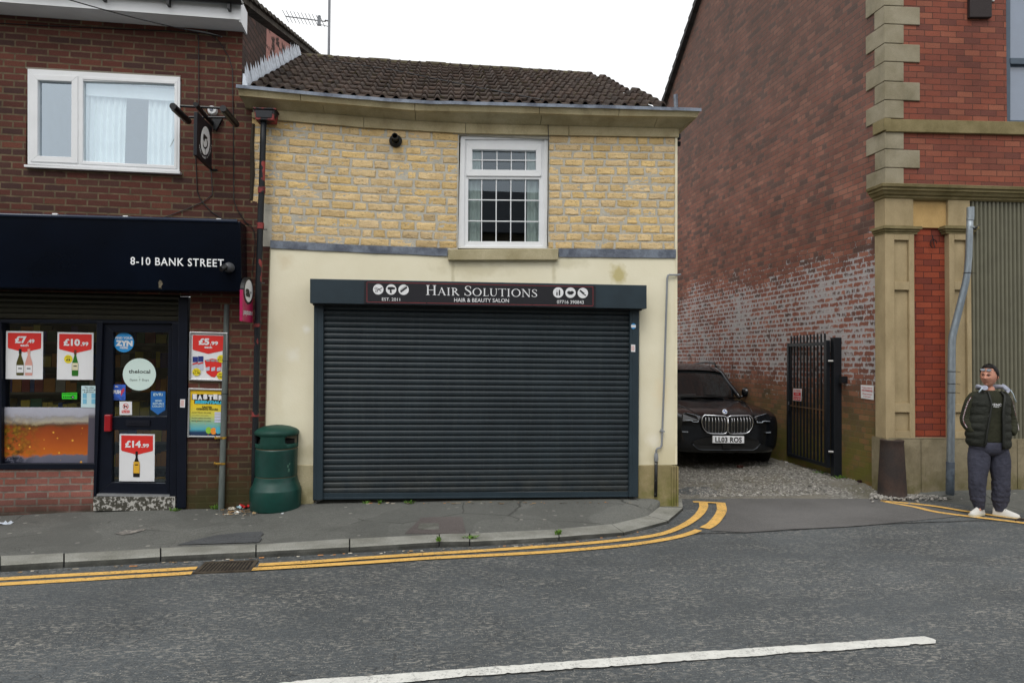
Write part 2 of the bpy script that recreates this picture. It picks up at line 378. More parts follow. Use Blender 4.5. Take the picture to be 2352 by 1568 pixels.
# pavement
bp=[L.P(*L.uv(px,py,0),-.06) for px,py in [(-700,1218),(-420,1205),(0,1185),(147,1178),(330,1171),(560,1166)]]+[S.P(*S.uv(px,py,0),-.06) for px,py in [(718,1154),(1000,1148),(1100,1146),(1290,1143),(1420,1141),(1490,1140),(1530,1139),(1558,1139)]]
m=MB(); P2=[(p[0].copy()) for p in pts]
for i in range(len(P2)): P2[i].z=pts[i][2]-.001
N=14
def pf(k,j):
    i=min(int(k),len(bp)-2); q=k-i; b=bp[i].lerp(bp[i+1],q); a=P2[i].lerp(P2[i+1],q); v=a.lerp(b,j); v.z+=.006*mnoise.noise((v.x*1.2,v.y*1.2,0))*(1 if 0<j<1 else 0); return v
for i in range(len(bp)-1):
    m.grid(lambda a,b,i=i:pf(min(i+a,i+.99999) if a<1 else i+1-1e-6,b),5,N)
tag(m.build('pavement',PAVEM,smooth=True,recalc=False),kind='structure')
def pav(px,py,up=0):
    z=-.05
    for _ in range(8):
        P=gnd(px,py,z); i=0
        while i<len(P2)-2 and P2[i+1].x<P.x: i+=1
        q=max(0,min(1,(P.x-P2[i].x)/(P2[i+1].x-P2[i].x))); k=P2[i].lerp(P2[i+1],q); b=bp[i].lerp(bp[i+1],q)
        z=k.z+(b.z-k.z)*max(0,min(1,(P.y-k.y)/(b.y-k.y)))
    return Vector((P.x,P.y,z+up))
# flagstones by the kerb at the corner are part of kerb mesh above; right-hand footway
def gz(x,y):  # alley ground height
    p=Vector((x,y,0))-KC; d=-(p.dot(RS.N)) ; d=abs(p.dot(RS.N))
    near=max(0,1-max(d,0)/1.6)
    return -.145+.10*near**1.5*min(1,max(0,(y-.3)/.8))+.012*mnoise.noise((x*1.5,y*1.5,0))
CBL=gnd(1560,1140,-.14); CBR=gnd(2052,1138,-.1)
GRAV=NT('gravel'); t=GRAV; p=t.pos()
vo=t.n('ShaderNodeTexVoronoi'); t.l(p,vo.inputs['Vector']); vo.inputs['Scale'].default_value=38
c=t.mix(t.xyz(vo.outputs['Color'])[0],lin((90,88,82)),lin((158,156,150))); c=t.mix(t.mr(t.noise(p,1.4,5,.6),.4,.6),c,lin((122,118,108)))
c=t.mix(1,c,t.ramp(t.noise(p,60,4),[(.3,.7),(.7,1.25)]),'MULTIPLY'); c=t.mix(t.math('MULTIPLY',t.mr(t.noise(p,.9,3),.55,.65),.4),c,lin((74,72,50)))
t.base(c); t.set(.9,0,.2); t.bump(t.math('ADD',vo.outputs['Distance'],t.noise(p,60,4)),.9,.015); GRAV=t.m
m=MB()
def gf(i,j):
    y=CBL.y+ (22-CBL.y)*(j**1.8); x0=CBL.x-1.6-(1.5*j); x1=CBR.x+.15+ (6*j)
    x=x0+(x1-x0)*i
    yy=y+(CBR.y-CBL.y)*i*(1-j)+.05*mnoise.noise((x*2.5,0,0))*(1-j)
    z=gz(x,yy) if yy<12 else -.1
    if j==0: z=-.155
    return Vector((x,yy,z))
m.grid(gf,60,60)
tag(m.build('alley_gravel_ground',GRAV,smooth=True,recalc=False),kind='structure')
# loose stones
m=MB(); rs=random.Random(3)
cube=[Vector((a,b,c)) for a in(-1,1) for b in(-1,1) for c in(-1,1)]
cf=[(0,1,3,2),(4,6,7,5),(0,4,5,1),(2,3,7,6),(0,2,6,4),(1,5,7,3)]
def pebble(mb,x,y,z,s,col,rs=rs):
    M=Matrix.Rotation(rs.random()*6.3,3,'Z')@Matrix.Rotation(rs.uniform(-.5,.5),3,'X')
    vs=[Vector((x,y,z+s*.25))+M@Vector((v.x*s*rs.uniform(.6,1.15),v.y*s*rs.uniform(.5,1.0),v.z*s*rs.uniform(.35,.7))) for v in cube]
    mb.add(vs,cf,0,col)
for k in range(9000):
    i=rs.random(); y=CBL.y+rs.random()**1.7*6; x=CBL.x-.1+i*(CBR.x+.2-CBL.x)
    if mnoise.noise((x*1.1,y*1.1,3))<-.25 and rs.random()<.8: continue
    if y<CBL.y+(CBR.y-CBL.y)*i+.03: continue
    g=rs.uniform(.13,.5)**1.1; pebble(m,x,y,gz(x,y)-.002,rs.uniform(.005,.014)*(1.7 if rs.random()<.06 else 1),(g,g*.96,g*.88))
for k in range(1300):   # along the foot of the corner building
    px=rs.uniform(2000,2215); py=1136+rs.gauss(0,5)-(px-2060)*.02; v=gnd(px,py,-.12)
    g=rs.uniform(.2,.5); pebble(m,v.x,v.y,v.z,rs.uniform(.006,.02),(g,g*.95,g*.87))
t=NT('loose_stone'); a=t.n('ShaderNodeAttribute',attribute_name='Col'); t.l(t.mix(1,a.outputs['Color'],t.ramp(t.noise(t.pos(),40),[(.3,.7),(.7,1.2)]),'MULTIPLY'),t.b.inputs['Base Color']); t.set(.9,0,.2); PEB=t.m
tag(m.build('loose_gravel',PEB),kind='stuff')
# right-hand footway by the corner building
m=MB(); A=[gnd(2056,1136,-.153),gnd(2200,1157,-.153),gnd(2352,1180,-.153),gnd(3000,1266,-.153)]
B=[RF.P(RF.uv(2040,1000)[0],-.035,.0),RF.P(1.0,-.035,-.05),RF.P(2.2,-.035,-.05),RF.P(6,-.035,-.05)]
m.grid(lambda i,j:(lambda k,q:A[k].lerp(A[k+1],q).lerp(B[k].lerp(B[k+1],q),j))(min(int(i*3),2),i*3-min(int(i*3),2)),30,8)
tag(m.build('pavement_right',PAVEM,smooth=True,recalc=False),kind='structure')
# smoother tarmac apron at the alley mouth with a dark sealed joint
m=MB(); AP=[(1632,1218),(1668,1190),(1662,1160),(1668,1144),(1800,1141),(1930,1139),(2030,1139),(2060,1150),(2130,1162),(2200,1174),(2210,1184),(2050,1200),(1950,1209),(1820,1214),(1720,1222)]
m.add([gnd(x,y,-.1435) for x,y in AP],[tuple(range(len(AP)))])
tag(m.build('patched_road',asphalt('apron_asphalt',(94,93,92),(122,118,112),chipamt=.35,crack=.1),recalc=False),kind='structure')
m=MB(); P=[gnd(x,y,-.1425) for x,y in [(1560,1226),(1640,1223),(1720,1221.5),(1820,1216),(1950,1208.5),(2050,1201),(2200,1196),(2352,1192)]]
vs=[]; Q=[P[i].lerp(P[i+1],k/12) for i in range(len(P)-1) for k in range(12)]+[P[-1]]
for q in Q:
    a=.009+.007*mnoise.noise((q.x*9,0,0)); o=.02*mnoise.noise((q.x*3,1,0)); vs+=[q+Vector((0,a+o,0)),q+Vector((0,-a+o,0))]
m.add(vs,[(2*i,2*i+1,2*i+3,2*i+2) for i in range(len(Q)-1)]); tag(m.build('road_joint_line',mat('bitumen_joint',(38,37,37),.8,var=.4,vs=30),recalc=False),kind='structure')
# ---- painted lines
def paint(name,col,wear,pile):
    t=NT(name); p=t.pos(); n1=t.noise(p,45,5,.75); n2=t.noise(p,3,4,.6)
    f=t.math('MULTIPLY',t.mr(n1,.52,.62),t.mr(n2,.38,.6,wear*.15,wear)); c=t.mix(f,lin(col),lin((80,80,80)))
    c=t.mix(1,c,t.ramp(t.noise(p,8,4),[(.3,.86),(.7,1.08)]),'MULTIPLY'); t.base(c); t.set(.7,0,.3); t.bump(t.noise(p,95,4,.7),.5,.006); return t.m
YEL=paint('yellow_road_paint',(226,180,98),.9,0); WHT=paint('white_road_paint',(212,212,206),.6,0)
def strip(mb,px,wd,z=-.141,wob=0):
    P=[gnd(x,y,z) for x,y in px]
    dn_=60 if wob else 10
    Q=[]
    for i in range(len(P)-1):
        p0=P[max(i-1,0)];p1=P[i];p2=P[i+1];p3=P[min(i+2,len(P)-1)]
        for k in range(dn_):
            s=k/dn_; Q.append(.5*((2*p1)+(p2-p0)*s+(2*p0-5*p1+4*p2-p3)*s*s+(3*p1-p0-3*p2+p3)*s**3))
    Q.append(P[-1]); vs=[]
    for i,q in enumerate(Q):
        d=(Q[min(i+1,len(Q)-1)]-Q[max(i-1,0)]).normalized(); n=Vector((-d.y,d.x,0)); r1=.003*mnoise.noise((q.x*9,q.y*9,1)); r2=.003*mnoise.noise((q.x*9,q.y*9,4))
        w_=wd(i/(len(Q)-1)) if callable(wd) else wd
        if wob: r1+=.010*min(0,mnoise.noise((q.x*30,q.y*30,1)))+.012*min(0,mnoise.noise((q.x*3,q.y*90,2))); r2+=.022*min(0,mnoise.noise((q.x*24,q.y*24,7))+.1)+.02*min(0,mnoise.noise((q.x*2.5,q.y*3,9))*1.3)
        vs+=[q+n*(w_/2+r1),q-n*(w_/2+r2)]
    mb.add(vs,[(2*i,2*i+1,2*i+3,2*i+2) for i in range(len(Q)-1)])
Am=MB()
strip(Am,[(-500,1357),(-250,1343),(0,1328.5),(150,1320),(300,1312),(452,1303.5)],.085)
strip(Am,[(-500,1370),(-250,1356),(0,1340.5),(150,1332),(300,1323),(441,1314.5)],.085)
strip(Am,[(594,1296),(700,1290),(840,1280),(980,1271),(1130,1262),(1270,1252.5),(1395,1242),(1511,1227),(1569,1206),(1602,1184),(1616,1164),(1614,1151)],lambda k:.085 if k<.7 else .085+(k-.7)*.1)
strip(Am,[(579,1306),(700,1299),(840,1290.5),(980,1281),(1130,1273.5),(1270,1265.5),(1436,1251),(1530,1237),(1581,1225),(1605,1216)],.085)
strip(Am,[(1618,1212),(1636,1202),(1650,1186),(1658,1170),(1655,1153)],.115)
strip(Am,[(1592,1151.5),(1615,1152),(1658,1154.5)],.075,z=-.139)
tag(Am.build('road_marking',YEL,recalc=False),kind='structure')
Am=MB(); strip(Am,[(2022,1149),(2090,1155),(2150,1169-7),(2218,1176-3),(2348,1191),(2700,1232)],lambda k:.05+.04*min(1,k*4))
strip(Am,[(2030,1151),(2100,1163),(2153,1175),(2245,1187),(2348,1199.5),(2700,1246)],lambda k:.06+.03*min(1,k*4))
tag(Am.build('road_marking',YEL,recalc=False),kind='structure')
Am=MB(); strip(Am,[(560,1588),(700,1571),(850,1560.5),(1000,1549.5),(1176,1536),(1300,1527),(1500,1512),(1700,1498),(1900,1485),(2050,1474),(2146,1467)],lambda k:.115 if k<.985 else .115-(k-.985)*6,wob=1)
tag(Am.build('road_marking',WHT,recalc=False),kind='structure')
# sunk tarmac joint / drain
IRON=two('drain_iron',(62,54,46),(88,80,68),9,.4,.6,.75,.5,90,metal=.3)
g=[gnd(*q,-.143) for q in [(443,1316),(472,1290),(594,1286),(577,1310.5)]]
dr=thing('drain_grate','rusty iron road gully grate set in the kerbside gap of the double yellow lines','drain grate',tuple((g[0]+g[2])/2))
def bil(a,b,z=0): v=(g[0].lerp(g[3],a)).lerp(g[1].lerp(g[2],a),b); v=v.copy(); v.z+=z; return v
m=MB()
for (a0,b0,a1,b1) in [(0,0,1,.1),(0,.9,1,1),(0,.1,.07,.9),(.93,.1,1,.9)]:
    m.add([bil(a,b,z) for z in(-.02,.004) for a,b in((a0,b0),(a1,b0),(a1,b1),(a0,b1))],[(0,1,2,3),(4,5,6,7),(0,1,5,4),(1,2,6,5),(2,3,7,6),(3,0,4,7)])
m.build('frame',IRON,dr)
m=MB(); nb=13
for k in range(nb):
    a=.09+.82*k/nb; b=a+.035
    m.add([bil(x,y,z) for z in(-.02,.001) for x,y in((a,.12),(b,.12),(b,.88),(a,.88))],[(0,1,2,3),(4,5,6,7),(0,1,5,4),(1,2,6,5),(2,3,7,6),(3,0,4,7)])
m.build('bar',IRON,dr)
m=MB(); m.add([bil(a,b,.0) for a,b in((.07,.1),(.93,.1),(.93,.9),(.07,.9))],[(0,1,2,3)]); m.build('pit',mat('pit_dark',(14,13,12),.9),dr)
# utility cover in pavement
def quadbox(px,z0,z1):
    P=[pav(x,y) for x,y in px]; return [Vector((p.x,p.y,p.z+z)) for z in(z0,z1) for p in P]
BF=[(3,2,1,0),(4,5,6,7),(0,1,5,4),(1,2,6,5),(2,3,7,6),(3,0,4,7)]
m=MB(); m.add(quadbox([(960,1217),(1009,1217),(1007,1203),(963,1204)],-.05,.012),BF)
tag(m.build('utility_cover',two('cover_concrete',(118,118,112),(92,92,86),8,.4,.6,.85,.5,90)),'small grey square utility cover set in the pavement before the shutter','utility cover')
m=MB(); m.add(quadbox([(930,1226),(1070,1225),(1062,1187),(968,1189)],-.06,.007),BF)
tag(m.build('patched_pavement',asphalt('patch_asphalt',(92,86,84),(120,115,110),chipamt=.3)),kind='structure')
m=MB(); PP=[pav(x,y,.007) for x,y in [(405,1252),(450,1240),(500,1229),(560,1223),(600,1221),(606,1226),(598,1232),(602,1238),(594,1246)]]; m.add(PP+[p-Vector((0,0,.03)) for p in PP],[tuple(range(9))])
tag(m.build('patched_pavement',asphalt('patch_asphalt_dark',(78,80,82),(110,108,104),chipamt=.25)),kind='structure')
m=MB(); PP=[pav(x,y,.008) for x,y in [(262,1226),(285,1220),(318,1216),(336,1214),(330,1219),(316,1223),(300,1227),(280,1229)]]; m.add(PP+[p-Vector((0,0,.02)) for p in PP],[tuple(range(8))])
tag(m.build('pale_pavement_stain',two('pale_residue',(150,144,136),(104,102,98),30,.42,.55,.9,.5,90)),kind='structure') if False else tag(m.build('pavement_patch_surface',two('pale_residue',(150,144,136),(104,102,98),30,.42,.55,.9,.5,90)),kind='structure')
# ================================================================ CORNER SHOP (left)
BR1=brick('shop_brick',[(86,48,40),(100,54,44),(78,50,44),(110,62,48),(92,50,42),(72,48,44)],(110,96,76),.225,.0765,.010,moss=(.0,.75,(58,56,30)),stain=.2)
BR2=brick('stall_riser_brick',[(140,82,72),(150,92,80),(124,76,70),(144,84,70)],(140,126,116),.225,.0765,.011,stain=.3,moss=(-.1,.12,(60,52,44)))
BR3=brick('gable_brick',[(92,72,64),(108,80,70),(80,66,62),(98,72,62)],(74,64,58),.225,.0765,.012,paint=(1.05,))
NAVY=mat('navy_frame_paint',(15,20,32),.35,var=.15,spec=.25); NAVY2=mat('navy_fascia_paint',(4,10,22),.25,var=.25,vs=2,spec=.12)
PVC=mat('white_pvc',(226,228,230),.35,var=.04,spec=.5); DKG=mat('dark_slat',(44,42,32),.5,var=.15)
shop=thing('brick_shop','brown brick corner shop with white eaves board and navy shopfront','building',tuple(L.P(-3,-.1,-.0)))
def wall_pieces(m,fr,px_list,n0=-.25,n1=0,mi=0):
    for pp in px_list: m.q(fr,pp,n0,n1,mi)
# front wall in world (u,z): compute openings
u=lambda px,py,n=0,fr=L: fr.uv(px,py,n)
wx0,wz1=u(64,160); wx1,wz0=u(412,394)
we=u(556,150)[0]; w2=u(577,350)[0]; w3=u(619,700)[0]
sx1=u(430,1000)[0]; sz1=u(200,672)[1]; BOT=-.3; LE=-7.5; TOPZ=6.6
m=MB()
zf=sz1
def rc(m,a,b,c,d,n0=-.25,n1=0,mi=0,fr=L): m.prism(fr,[(a,c),(b,c),(b,d),(a,d)],n0,n1,mi)
rc(m,LE,wx0,zf,TOPZ); rc(m,wx0,wx1,zf,wz0); rc(m,wx0,wx1,wz1,TOPZ)
zc=u(560,205)[1]; zm=u(577,462)[1]
rc(m,wx1,we,zf,TOPZ); rc(m,we,w2,zf,zc); rc(m,w2,w3,BOT,zm,-.2)
rc(m,sx1,w2,BOT,zf)
m.build('wall',BR1,shop,fr=L)
m=MB(); su0,sz0=u(-30,1072); su1=u(216,1100)[0]
rc(m,LE,su1,BOT,sz0,-.2,-.03); m.build('stall_riser',BR2,shop,fr=L)
m=MB(); m.qr(L,214,1141,402,1172,-.3,.02); 
m.build('doorstep',two('speckled_step',(70,68,60),(178,176,170),26,.5,.56,.8,.3,60),shop)
# side gable wall, going back from the front wall's right edge (slanted top)
G=Fr(L.P(we,0,0),(0,1,0),(1,0,0))
g0=G.uv(553,8); g1=G.uv(716,132)
sl=(g1[1]-g0[1])/(g1[0]-g0[0])
m=MB(); m.prism(G,[(.0,3),(6,3),(6,g0[1]+sl*6),(0,g0[1]-.05+sl*0)],-.2,0); m.build('side_wall',BR3,shop,fr=G)
# roof
RT=two('shop_roof_tile',(70,64,58),(92,86,76),8,.4,.6,.9,.6,40)
m=MB()
zt=g0[1]; 
vs=[]
def rp(u_,d): return L.P(u_,0,0)+Vector((0,d,0))+Vector((0,0,zt+sl*d))
o=.04
for a,b in [(LE,we+.05)]:
    A0=[rp(a,-.38),rp(b,-.38),rp(b,6),rp(a,6)]
    m.add([v+Vector((0,0,.03)) for v in A0]+[v+Vector((0,0,.10)) for v in A0],BF)
for k in range(30): # stepped verge tiles
    d=-.38+k*.21; a=rp(we-.3,d);b=rp(we+.09,d);c=rp(we+.09,d+.24);e=rp(we-.3,d+.24)
    vs=[a,b,c,e]; m.add([v+Vector((0,0,z+(.035 if j in(0,1) else 0))) for z in(.095,.125) for j,v in enumerate(vs)],BF)
m.build('roof',RT,shop)
# eaves board, soffit, gutter
m=MB(); ez0=L.uv(520,43,.30)[1]; ue=L.uv(553,40,.30)[0]
za=L.uv(100,23,.30)[1]
m.prism(L,[(LE,za),(ue,ez0),(ue,ez0+.20),(LE,za+.20)],.28,.30)
m.add([L.P(LE,za,0),L.P(ue,ez0,0),L.P(ue,ez0,.29),L.P(LE,za,.29)],[(0,1,2,3)])
m.prism(L,[(ue-.02,ez0-.02),(ue,ez0-.02),(ue,ez0+.24),(ue-.02,ez0+.24)],-.02,.29)
m.build('eaves_board',PVC,shop,recalc=False)
m=MB(); gp=[]
ga=L.P(LE,za+.2,.37);gb=L.P(ue+.03,ez0+.20,.37)
m.loft([[P+L.N*math.cos(R(a))*rr+Vector((0,0,math.sin(R(a))*rr)) for a in range(180,361,20) ]+[P+L.N*math.cos(R(a))*(rr-.006)+Vector((0,0,math.sin(R(a))*(rr-.006))) for a in range(360,179,-20)] for P in(ga,gb) for rr in(.06,)],0)
gu=m.build('gutter',mat('black_gutter',(20,22,24),.3),shop)
m=MB()
for px in (415,670,910):
    P=L.P(L.uv(px*.574+ -0,20,.37)[0],0,0); 
for pxD,py in((240,5),(388,12),(527,18)):
    uu=L.uv(pxD,py,.33)[0]; m.box(L.P(uu,za+(ez0-za)*(uu-LE)/(ue-LE)+.13,.33),(.03,.09,.10),aL)
m.build('gutter_bracket',_m['black_gutter'],shop)
# upper window
def boxroom(name,fr,a,b,c,d,dep,mt,parent,n0=-.12):
    m=MB(); vs=[fr.P(x,z,n) for n in(n0,-dep) for x,z in((a,c),(b,c),(b,d),(a,d))]
    m.add(vs,[(4,5,6,7),(0,1,5,4),(1,2,6,5),(2,3,7,6),(3,0,4,7)]); return m.build(name,mt,parent,recalc=False)
ROOM=mat('dark_room_wall',(52,52,54),.9); ROOMG=mat('grey_room_wall',(130,148,172),.9)
GL1=glassm('window_glass',(.92,.96,.96),1.0,.01,.30); GL2=glassm('shop_glass',(.75,.8,.8),1.0,.02,.06); GL3=glassm('dark_window_glass',(.6,.65,.65),1.0,.01,.08)
def ringframe(m,fr,o,i,n0,n1,mi=0):
    """frame between outer quad o and inner quad i (photo corners tl,tr,br,bl)"""
    for k in range(4):
        a,b=o[k],o[(k+1)%4]; c,d=i[(k+1)%4],i[k]; m.q(fr,[a,b,c,d],n0,n1,mi)
win=MB()
ringframe(win,L,[(63,158),(413.5,177),(412,395.5),(63,377)],[(84,183),(403,193),(402,382),(84,363)],-.07,.015)
win.q(L,[(164,168),(190,170),(190,376),(164,374)],-.06,.018)
ringframe(win,L,[(70,171),(178.5,175),(178.5,375),(70,371)],[(86.5,184),(164,187.5),(163,361),(86,358)],-.05,.028)
ringframe(win,L,[(183,175),(408,186),(406,388),(183,377)],[(190.5,182.5),(400.5,193),(400,380),(190,371)],-.05,.022)
wf=win.build('window',PVC,shop,bevel=.004)
m=MB(); m.q(L,[(55,378),(414,394),(413,399),(55,383)],-.02,.06); m.build('sill',PVC,wf)
m=MB(); m.q(L,[(58,154),(415,174),(414,178),(60,158.5)],-.02,.006); m.build('mortar_edge',mat('old_mortar',(130,124,112),.9,bump=.5),wf)
m=MB()
for pp in ([(86,183),(165,187),(164,362),(86,359)],[(190,182),(401,193),(400,381),(190,372)]): m.flat(L,[L.uv(x,y,-.02) for x,y in pp],-.02)
m.build('pane',GL1,wf,recalc=False)
boxroom('interior',L,wx0-.05,wx1+.05,wz0-.05,wz1+.05,1.2,ROOMG,shop,-.26)
# curtains
CUR=mat('sheer_curtain',(240,248,250),.8,var=.05)
def curtain(fr,a,b,z0,z1,n,folds,parent,mt=CUR,amp=.022,taper=0):
    m=MB(); m.grid(lambda i,j:fr.P(a+(b-a)*i*(1-taper*j)+.0,z0+(z1-z0)*j,n+amp*math.sin(i*folds*6.283+.6*math.sin(j*3))*(1-.4*j)+.01*mnoise.noise((i*9,j*3,a))),folds*10,10)
    return m.build('curtain',mt,parent,smooth=True,recalc=False)
c0=L.uv(190,380,-.13)[0];c1=L.uv(300,380,-.13)[0];c2=L.uv(338,380,-.13)[0];c3=L.uv(402,380,-.25)[0]
curtain(L,c0,c1-.06,wz0,wz1-.16,-.13,7,wf); curtain(L,c2,c3+.05,wz0,wz1-.16,-.13,5,wf)
c4=L.uv(84,380,-.25)[0];c5=L.uv(103,380,-.25)[0]; curtain(L,c4-.05,c5,wz0,wz1,-.13,2,wf)
m=MB(); m.prism(L,[(c0-.05,wz1-.22),(c3+.05,wz1-.22),(c3+.05,wz1-.08),(c0-.05,wz1-.08)],-.1,-.08); m.build('curtain_rail',CUR,wf)
m=MB()
for px,py,h in((410*.574,0,0),(205*1.0,0,0)): pass
for px in (95,110,238): 
    a=L.uv(px,366 if px<150 else 378,-.2)[0]; m.box(L.P(a,wz0+.06,-.2),(.07 if px<150 else .035,.05,.05 if px<150 else .11),aL)
tag(m.build('windowsill_clutter',mat('clutter_white',(215,225,235),.5),wf))
# ---- shopfront
ssz=u(200,733)[1]
m=MB() # roller shutter box with slats above the window
a=LE;b=u(413,700)[0]; z1=sz1+.06; z0=u(200,734)[1]; nsl=6
for k in range(nsl):
    za_=z0+(z1-z0)*k/nsl; zb_=z0+(z1-z0)*(k+1)/nsl
    m.loft([[L.P(x,za_,-.05),L.P(x,za_+.004,-.02),L.P(x,(za_+zb_)/2,.0),L.P(x,zb_-.004,-.02),L.P(x,zb_,-.05)] for x in(a,b)],0,closed=False)
m.build('raised_shutter',DKG,shop,recalc=False)
m=MB() # frames
fz=lambda y,x=300: u(x,y)[1]
m.q(L,[(410,684),(431,684),(427,1166),(405,1168)],-.25,.03)           # right post
m.q(L,[(222,738),(236,738),(220,1141),(214,1141)],-.22,-.02)             # mullion
m.q(L,[(-500,1064),(219,1064),(217,1077),(-500,1080)],-.2,-.015)         # bottom rail
m.q(L,[(-500,731),(412,735),(411,743),(-500,739)],-.2,-.025)
m.q(L,[(-6,738),(3,738),(3,1064),(-6,1064)],-.2,-.02)
m.q(L,[(396,742),(412,742),(405,1141),(389,1141)],-.22,-.02)
m.build('shopfront_frame',NAVY,shop,bevel=.004)
m=MB(); ringframe(m,L,[(237,741),(396,743),(389,1138),(221,1135)],[(260,762.6),(387,763.5),(380,1109),(256,1107)],-.13,-.06)
m.q(L,[(258,956),(384,956),(383,988),(257,987)],-.125,-.058)
dr_=m.build('door',NAVY,shop,bevel=.004)
m=MB(); m.q(L,[(239,952),(254,952),(253,991),(238,991)],-.06,.0); m.build('handle',mat('red_door_handle',(150,22,30),.25,coat=.5),dr_,bevel=.01)
m=MB(); m.q(L,[(289,964),(344,965),(343.5,978),(288.5,977)],-.06,-.045); m.q(L,[(293,969),(340,970),(340,973),(293,972)],-.046,-.04); m.build('letter_plate',mat('dark_bronze',(34,36,46),.35,metal=.4),dr_)
m=MB(); m.flat(L,[L.uv(x,y,-.1) for x,y in[(258,760),(389,761),(384,958),(257,958)]],-.1); m.flat(L,[L.uv(x,y,-.1) for x,y in[(256,985),(382,986),(380,1112),(255,1110)]],-.1); m.build('glass',GL2,dr_,recalc=False)
m=MB(); m.q(L,[(222,1134),(389,1137),(389,1141),(222,1138.5)],-.1,-.0); m.build('threshold',mat('worn_aluminium',(170,172,174),.4,metal=.6),dr_)
m=MB(); m.flat(L,[L.uv(x,y,-.1) for x,y in[(-400,736),(224,740),(219,940),(-400,936)]],-.1); m.build('window_pane',GL2,shop,recalc=False)
# beer-glass vinyl on lower window
t=NT('amber_drink_vinyl'); uv=t.uv(); X,Y,_=t.xyz(uv)   # metres (u,z)
va,vt=L.uv(0,935,-.08); vb,vo_=L.uv(218,1064,-.08)
yn=t.mr(Y,vo_,vt); xn=t.mr(X,va,vb)
nz=t.noise(uv,14,5,.7); n2=t.noise(uv,5,4,.6)
yy=t.math('ADD',yn,t.mr(n2,.3,.7,-.05,.05))
c=t.ramp(yy,[(0,lin((95,96,112))),(.13,lin((105,104,118))),(.17,lin((190,100,30))),(.3,lin((178,88,34))),(.62,lin((140,62,28))),(.70,lin((90,62,34))),(.74,lin((160,146,110))),(.82,lin((120,116,110))),(.86,lin((150,150,165))),(1,lin((165,168,185)))])
gold=t.math('MULTIPLY',t.math('MULTIPLY',t.mr(xn,.15,.45,1,0),t.mr(nz,.42,.55)),t.math('MULTIPLY',t.mr(yn,.1,.2),t.mr(yn,.9,.78)))
vb1=t.n('ShaderNodeTexVoronoi'); t.l(uv,vb1.inputs['Vector']); vb1.inputs['Scale'].default_value=26
c=t.mix(gold,c,t.mix(vb1.outputs['Distance'],lin((160,122,30)),lin((40,32,14))))
fo=t.math('MULTIPLY',t.mr(yn,.68,.75),t.noise(uv,90,3,.8)); c=t.mix(t.math('MULTIPLY',fo,.6),c,lin((200,200,205)))
vb2=t.n('ShaderNodeTexVoronoi'); t.l(uv,vb2.inputs['Vector']); vb2.inputs['Scale'].default_value=13
bb=t.math('MULTIPLY',t.mr(vb2.outputs['Distance'],.13,.17,1,0),t.mr(t.xyz(vb2.outputs['Color'])[0],.35,.4)); bb=t.math('MULTIPLY',bb,t.mr(yn,.66,.62)); c=t.mix(bb,c,lin((222,160,60)))
edge=t.math('MULTIPLY',t.mr(xn,.915,.925),t.mr(yn,.9,.8)); c=t.mix(edge,c,lin((84,80,92)))
dk=t.math('MULTIPLY',t.mr(yn,.15,.12),t.math('MULTIPLY',t.mr(xn,.4,.15),t.mr(nz,.45,.5))); c=t.mix(dk,c,lin((22,28,44)))
t.base(c); t.set(.35,0,.4)
m=MB(); m.q(L,[(-400,932),(220.5,936),(218.5,1064),(-400,1062)],-.1,-.08)
m.build('window_vinyl',t.m,shop,fr=L)
# interior with shelving
ri=boxroom('interior',L,LE,u(412,700)[0]+.02,BOT,sz1,3.2,mat('shop_interior',(46,42,36),.9),shop,-.26)
rs=random.Random(5)
sh=thing('stocked_shelving','tall stocked shelving dimly seen through the shop window and door','shelving',tuple(L.P(-2.6,0,-1.9)))
m=MB()
SHC=[mat('goods_'+n,c,.5) for n,c in [('amber',(190,120,20)),('red',(150,40,30)),('yellow',(200,170,30)),('green',(40,90,50)),('blue',(40,60,120)),('purple',(80,50,110)),('cream',(170,160,140))]]
g_=MB()
for k in range(6):
    z=.15+k*.34; rc(m,-5.4,-.85,z-.03,z,-2.2,-1.75)
    x=-5.35
    row=rs.choice([0,2,0,6])
    while x<-.95:
        wd=rs.uniform(.05,.16); hh=rs.uniform(.12,.25); ci=row if rs.random()<.45 else rs.randrange(7)
        rc(g_,x,x+wd*.93,z,z+hh,-2.1,-1.78,ci); x+=wd
rc(m,-5.4,-.85,.0,2.2,-2.3,-2.22); m.build('shelf',mat('shelf_grey',(90,80,66),.7),sh); tag(g_.build('goods',SHC,sh),kind='stuff')
# ---------------- fascia sign
fs=thing('shop_fascia_sign','long navy box fascia with white street number lettering over the shopfront','sign',tuple(L.P(-2.5,u(200,672)[1],.1)))
m=MB(); nF=.30
a0=(-700,473);
P=[(-700,474),(552.5,508),(555.5,670.5),(-700,649)]
m.q(L,P,0.002,nF); m.build('sign_box',NAVY2,fs,bevel=.012)
m=MB(); m.tube([L.P(*L.uv(-700,475,nF),nF),L.P(*L.uv(545,508,nF),nF)],.022,10); m.build('top_rail',mat('navy_rail',(24,38,62),.25,spec=.6),fs,smooth=True)
m=MB()
for px,py in((127,494.5),(289,500),(503,506.5)): m.box(L.P(*L.uv(px,py-2,nF),nF-.0),(.055,.03,.02),aL)
m.build('clip',PVC,fs,bevel=.005)
text(L,nF+.003,'8-10 BANK STREET',299.5,607.5,514,613,17.5,mat('sign_white',(236,238,240),.5,var=.02),fs,bold=.012,space=1.12)
m=MB(); m.flat(L,[L.uv(x,y,nF+.003) for x,y in[(365,662),(364,648),(367,643),(371,645),(374,652),(370,658),(371,664),(368,660)]],nF+.003)
m.build('scuff',mat('scuff_tan',(100,92,76),.9,var=.4,vs=60),fs,recalc=False)
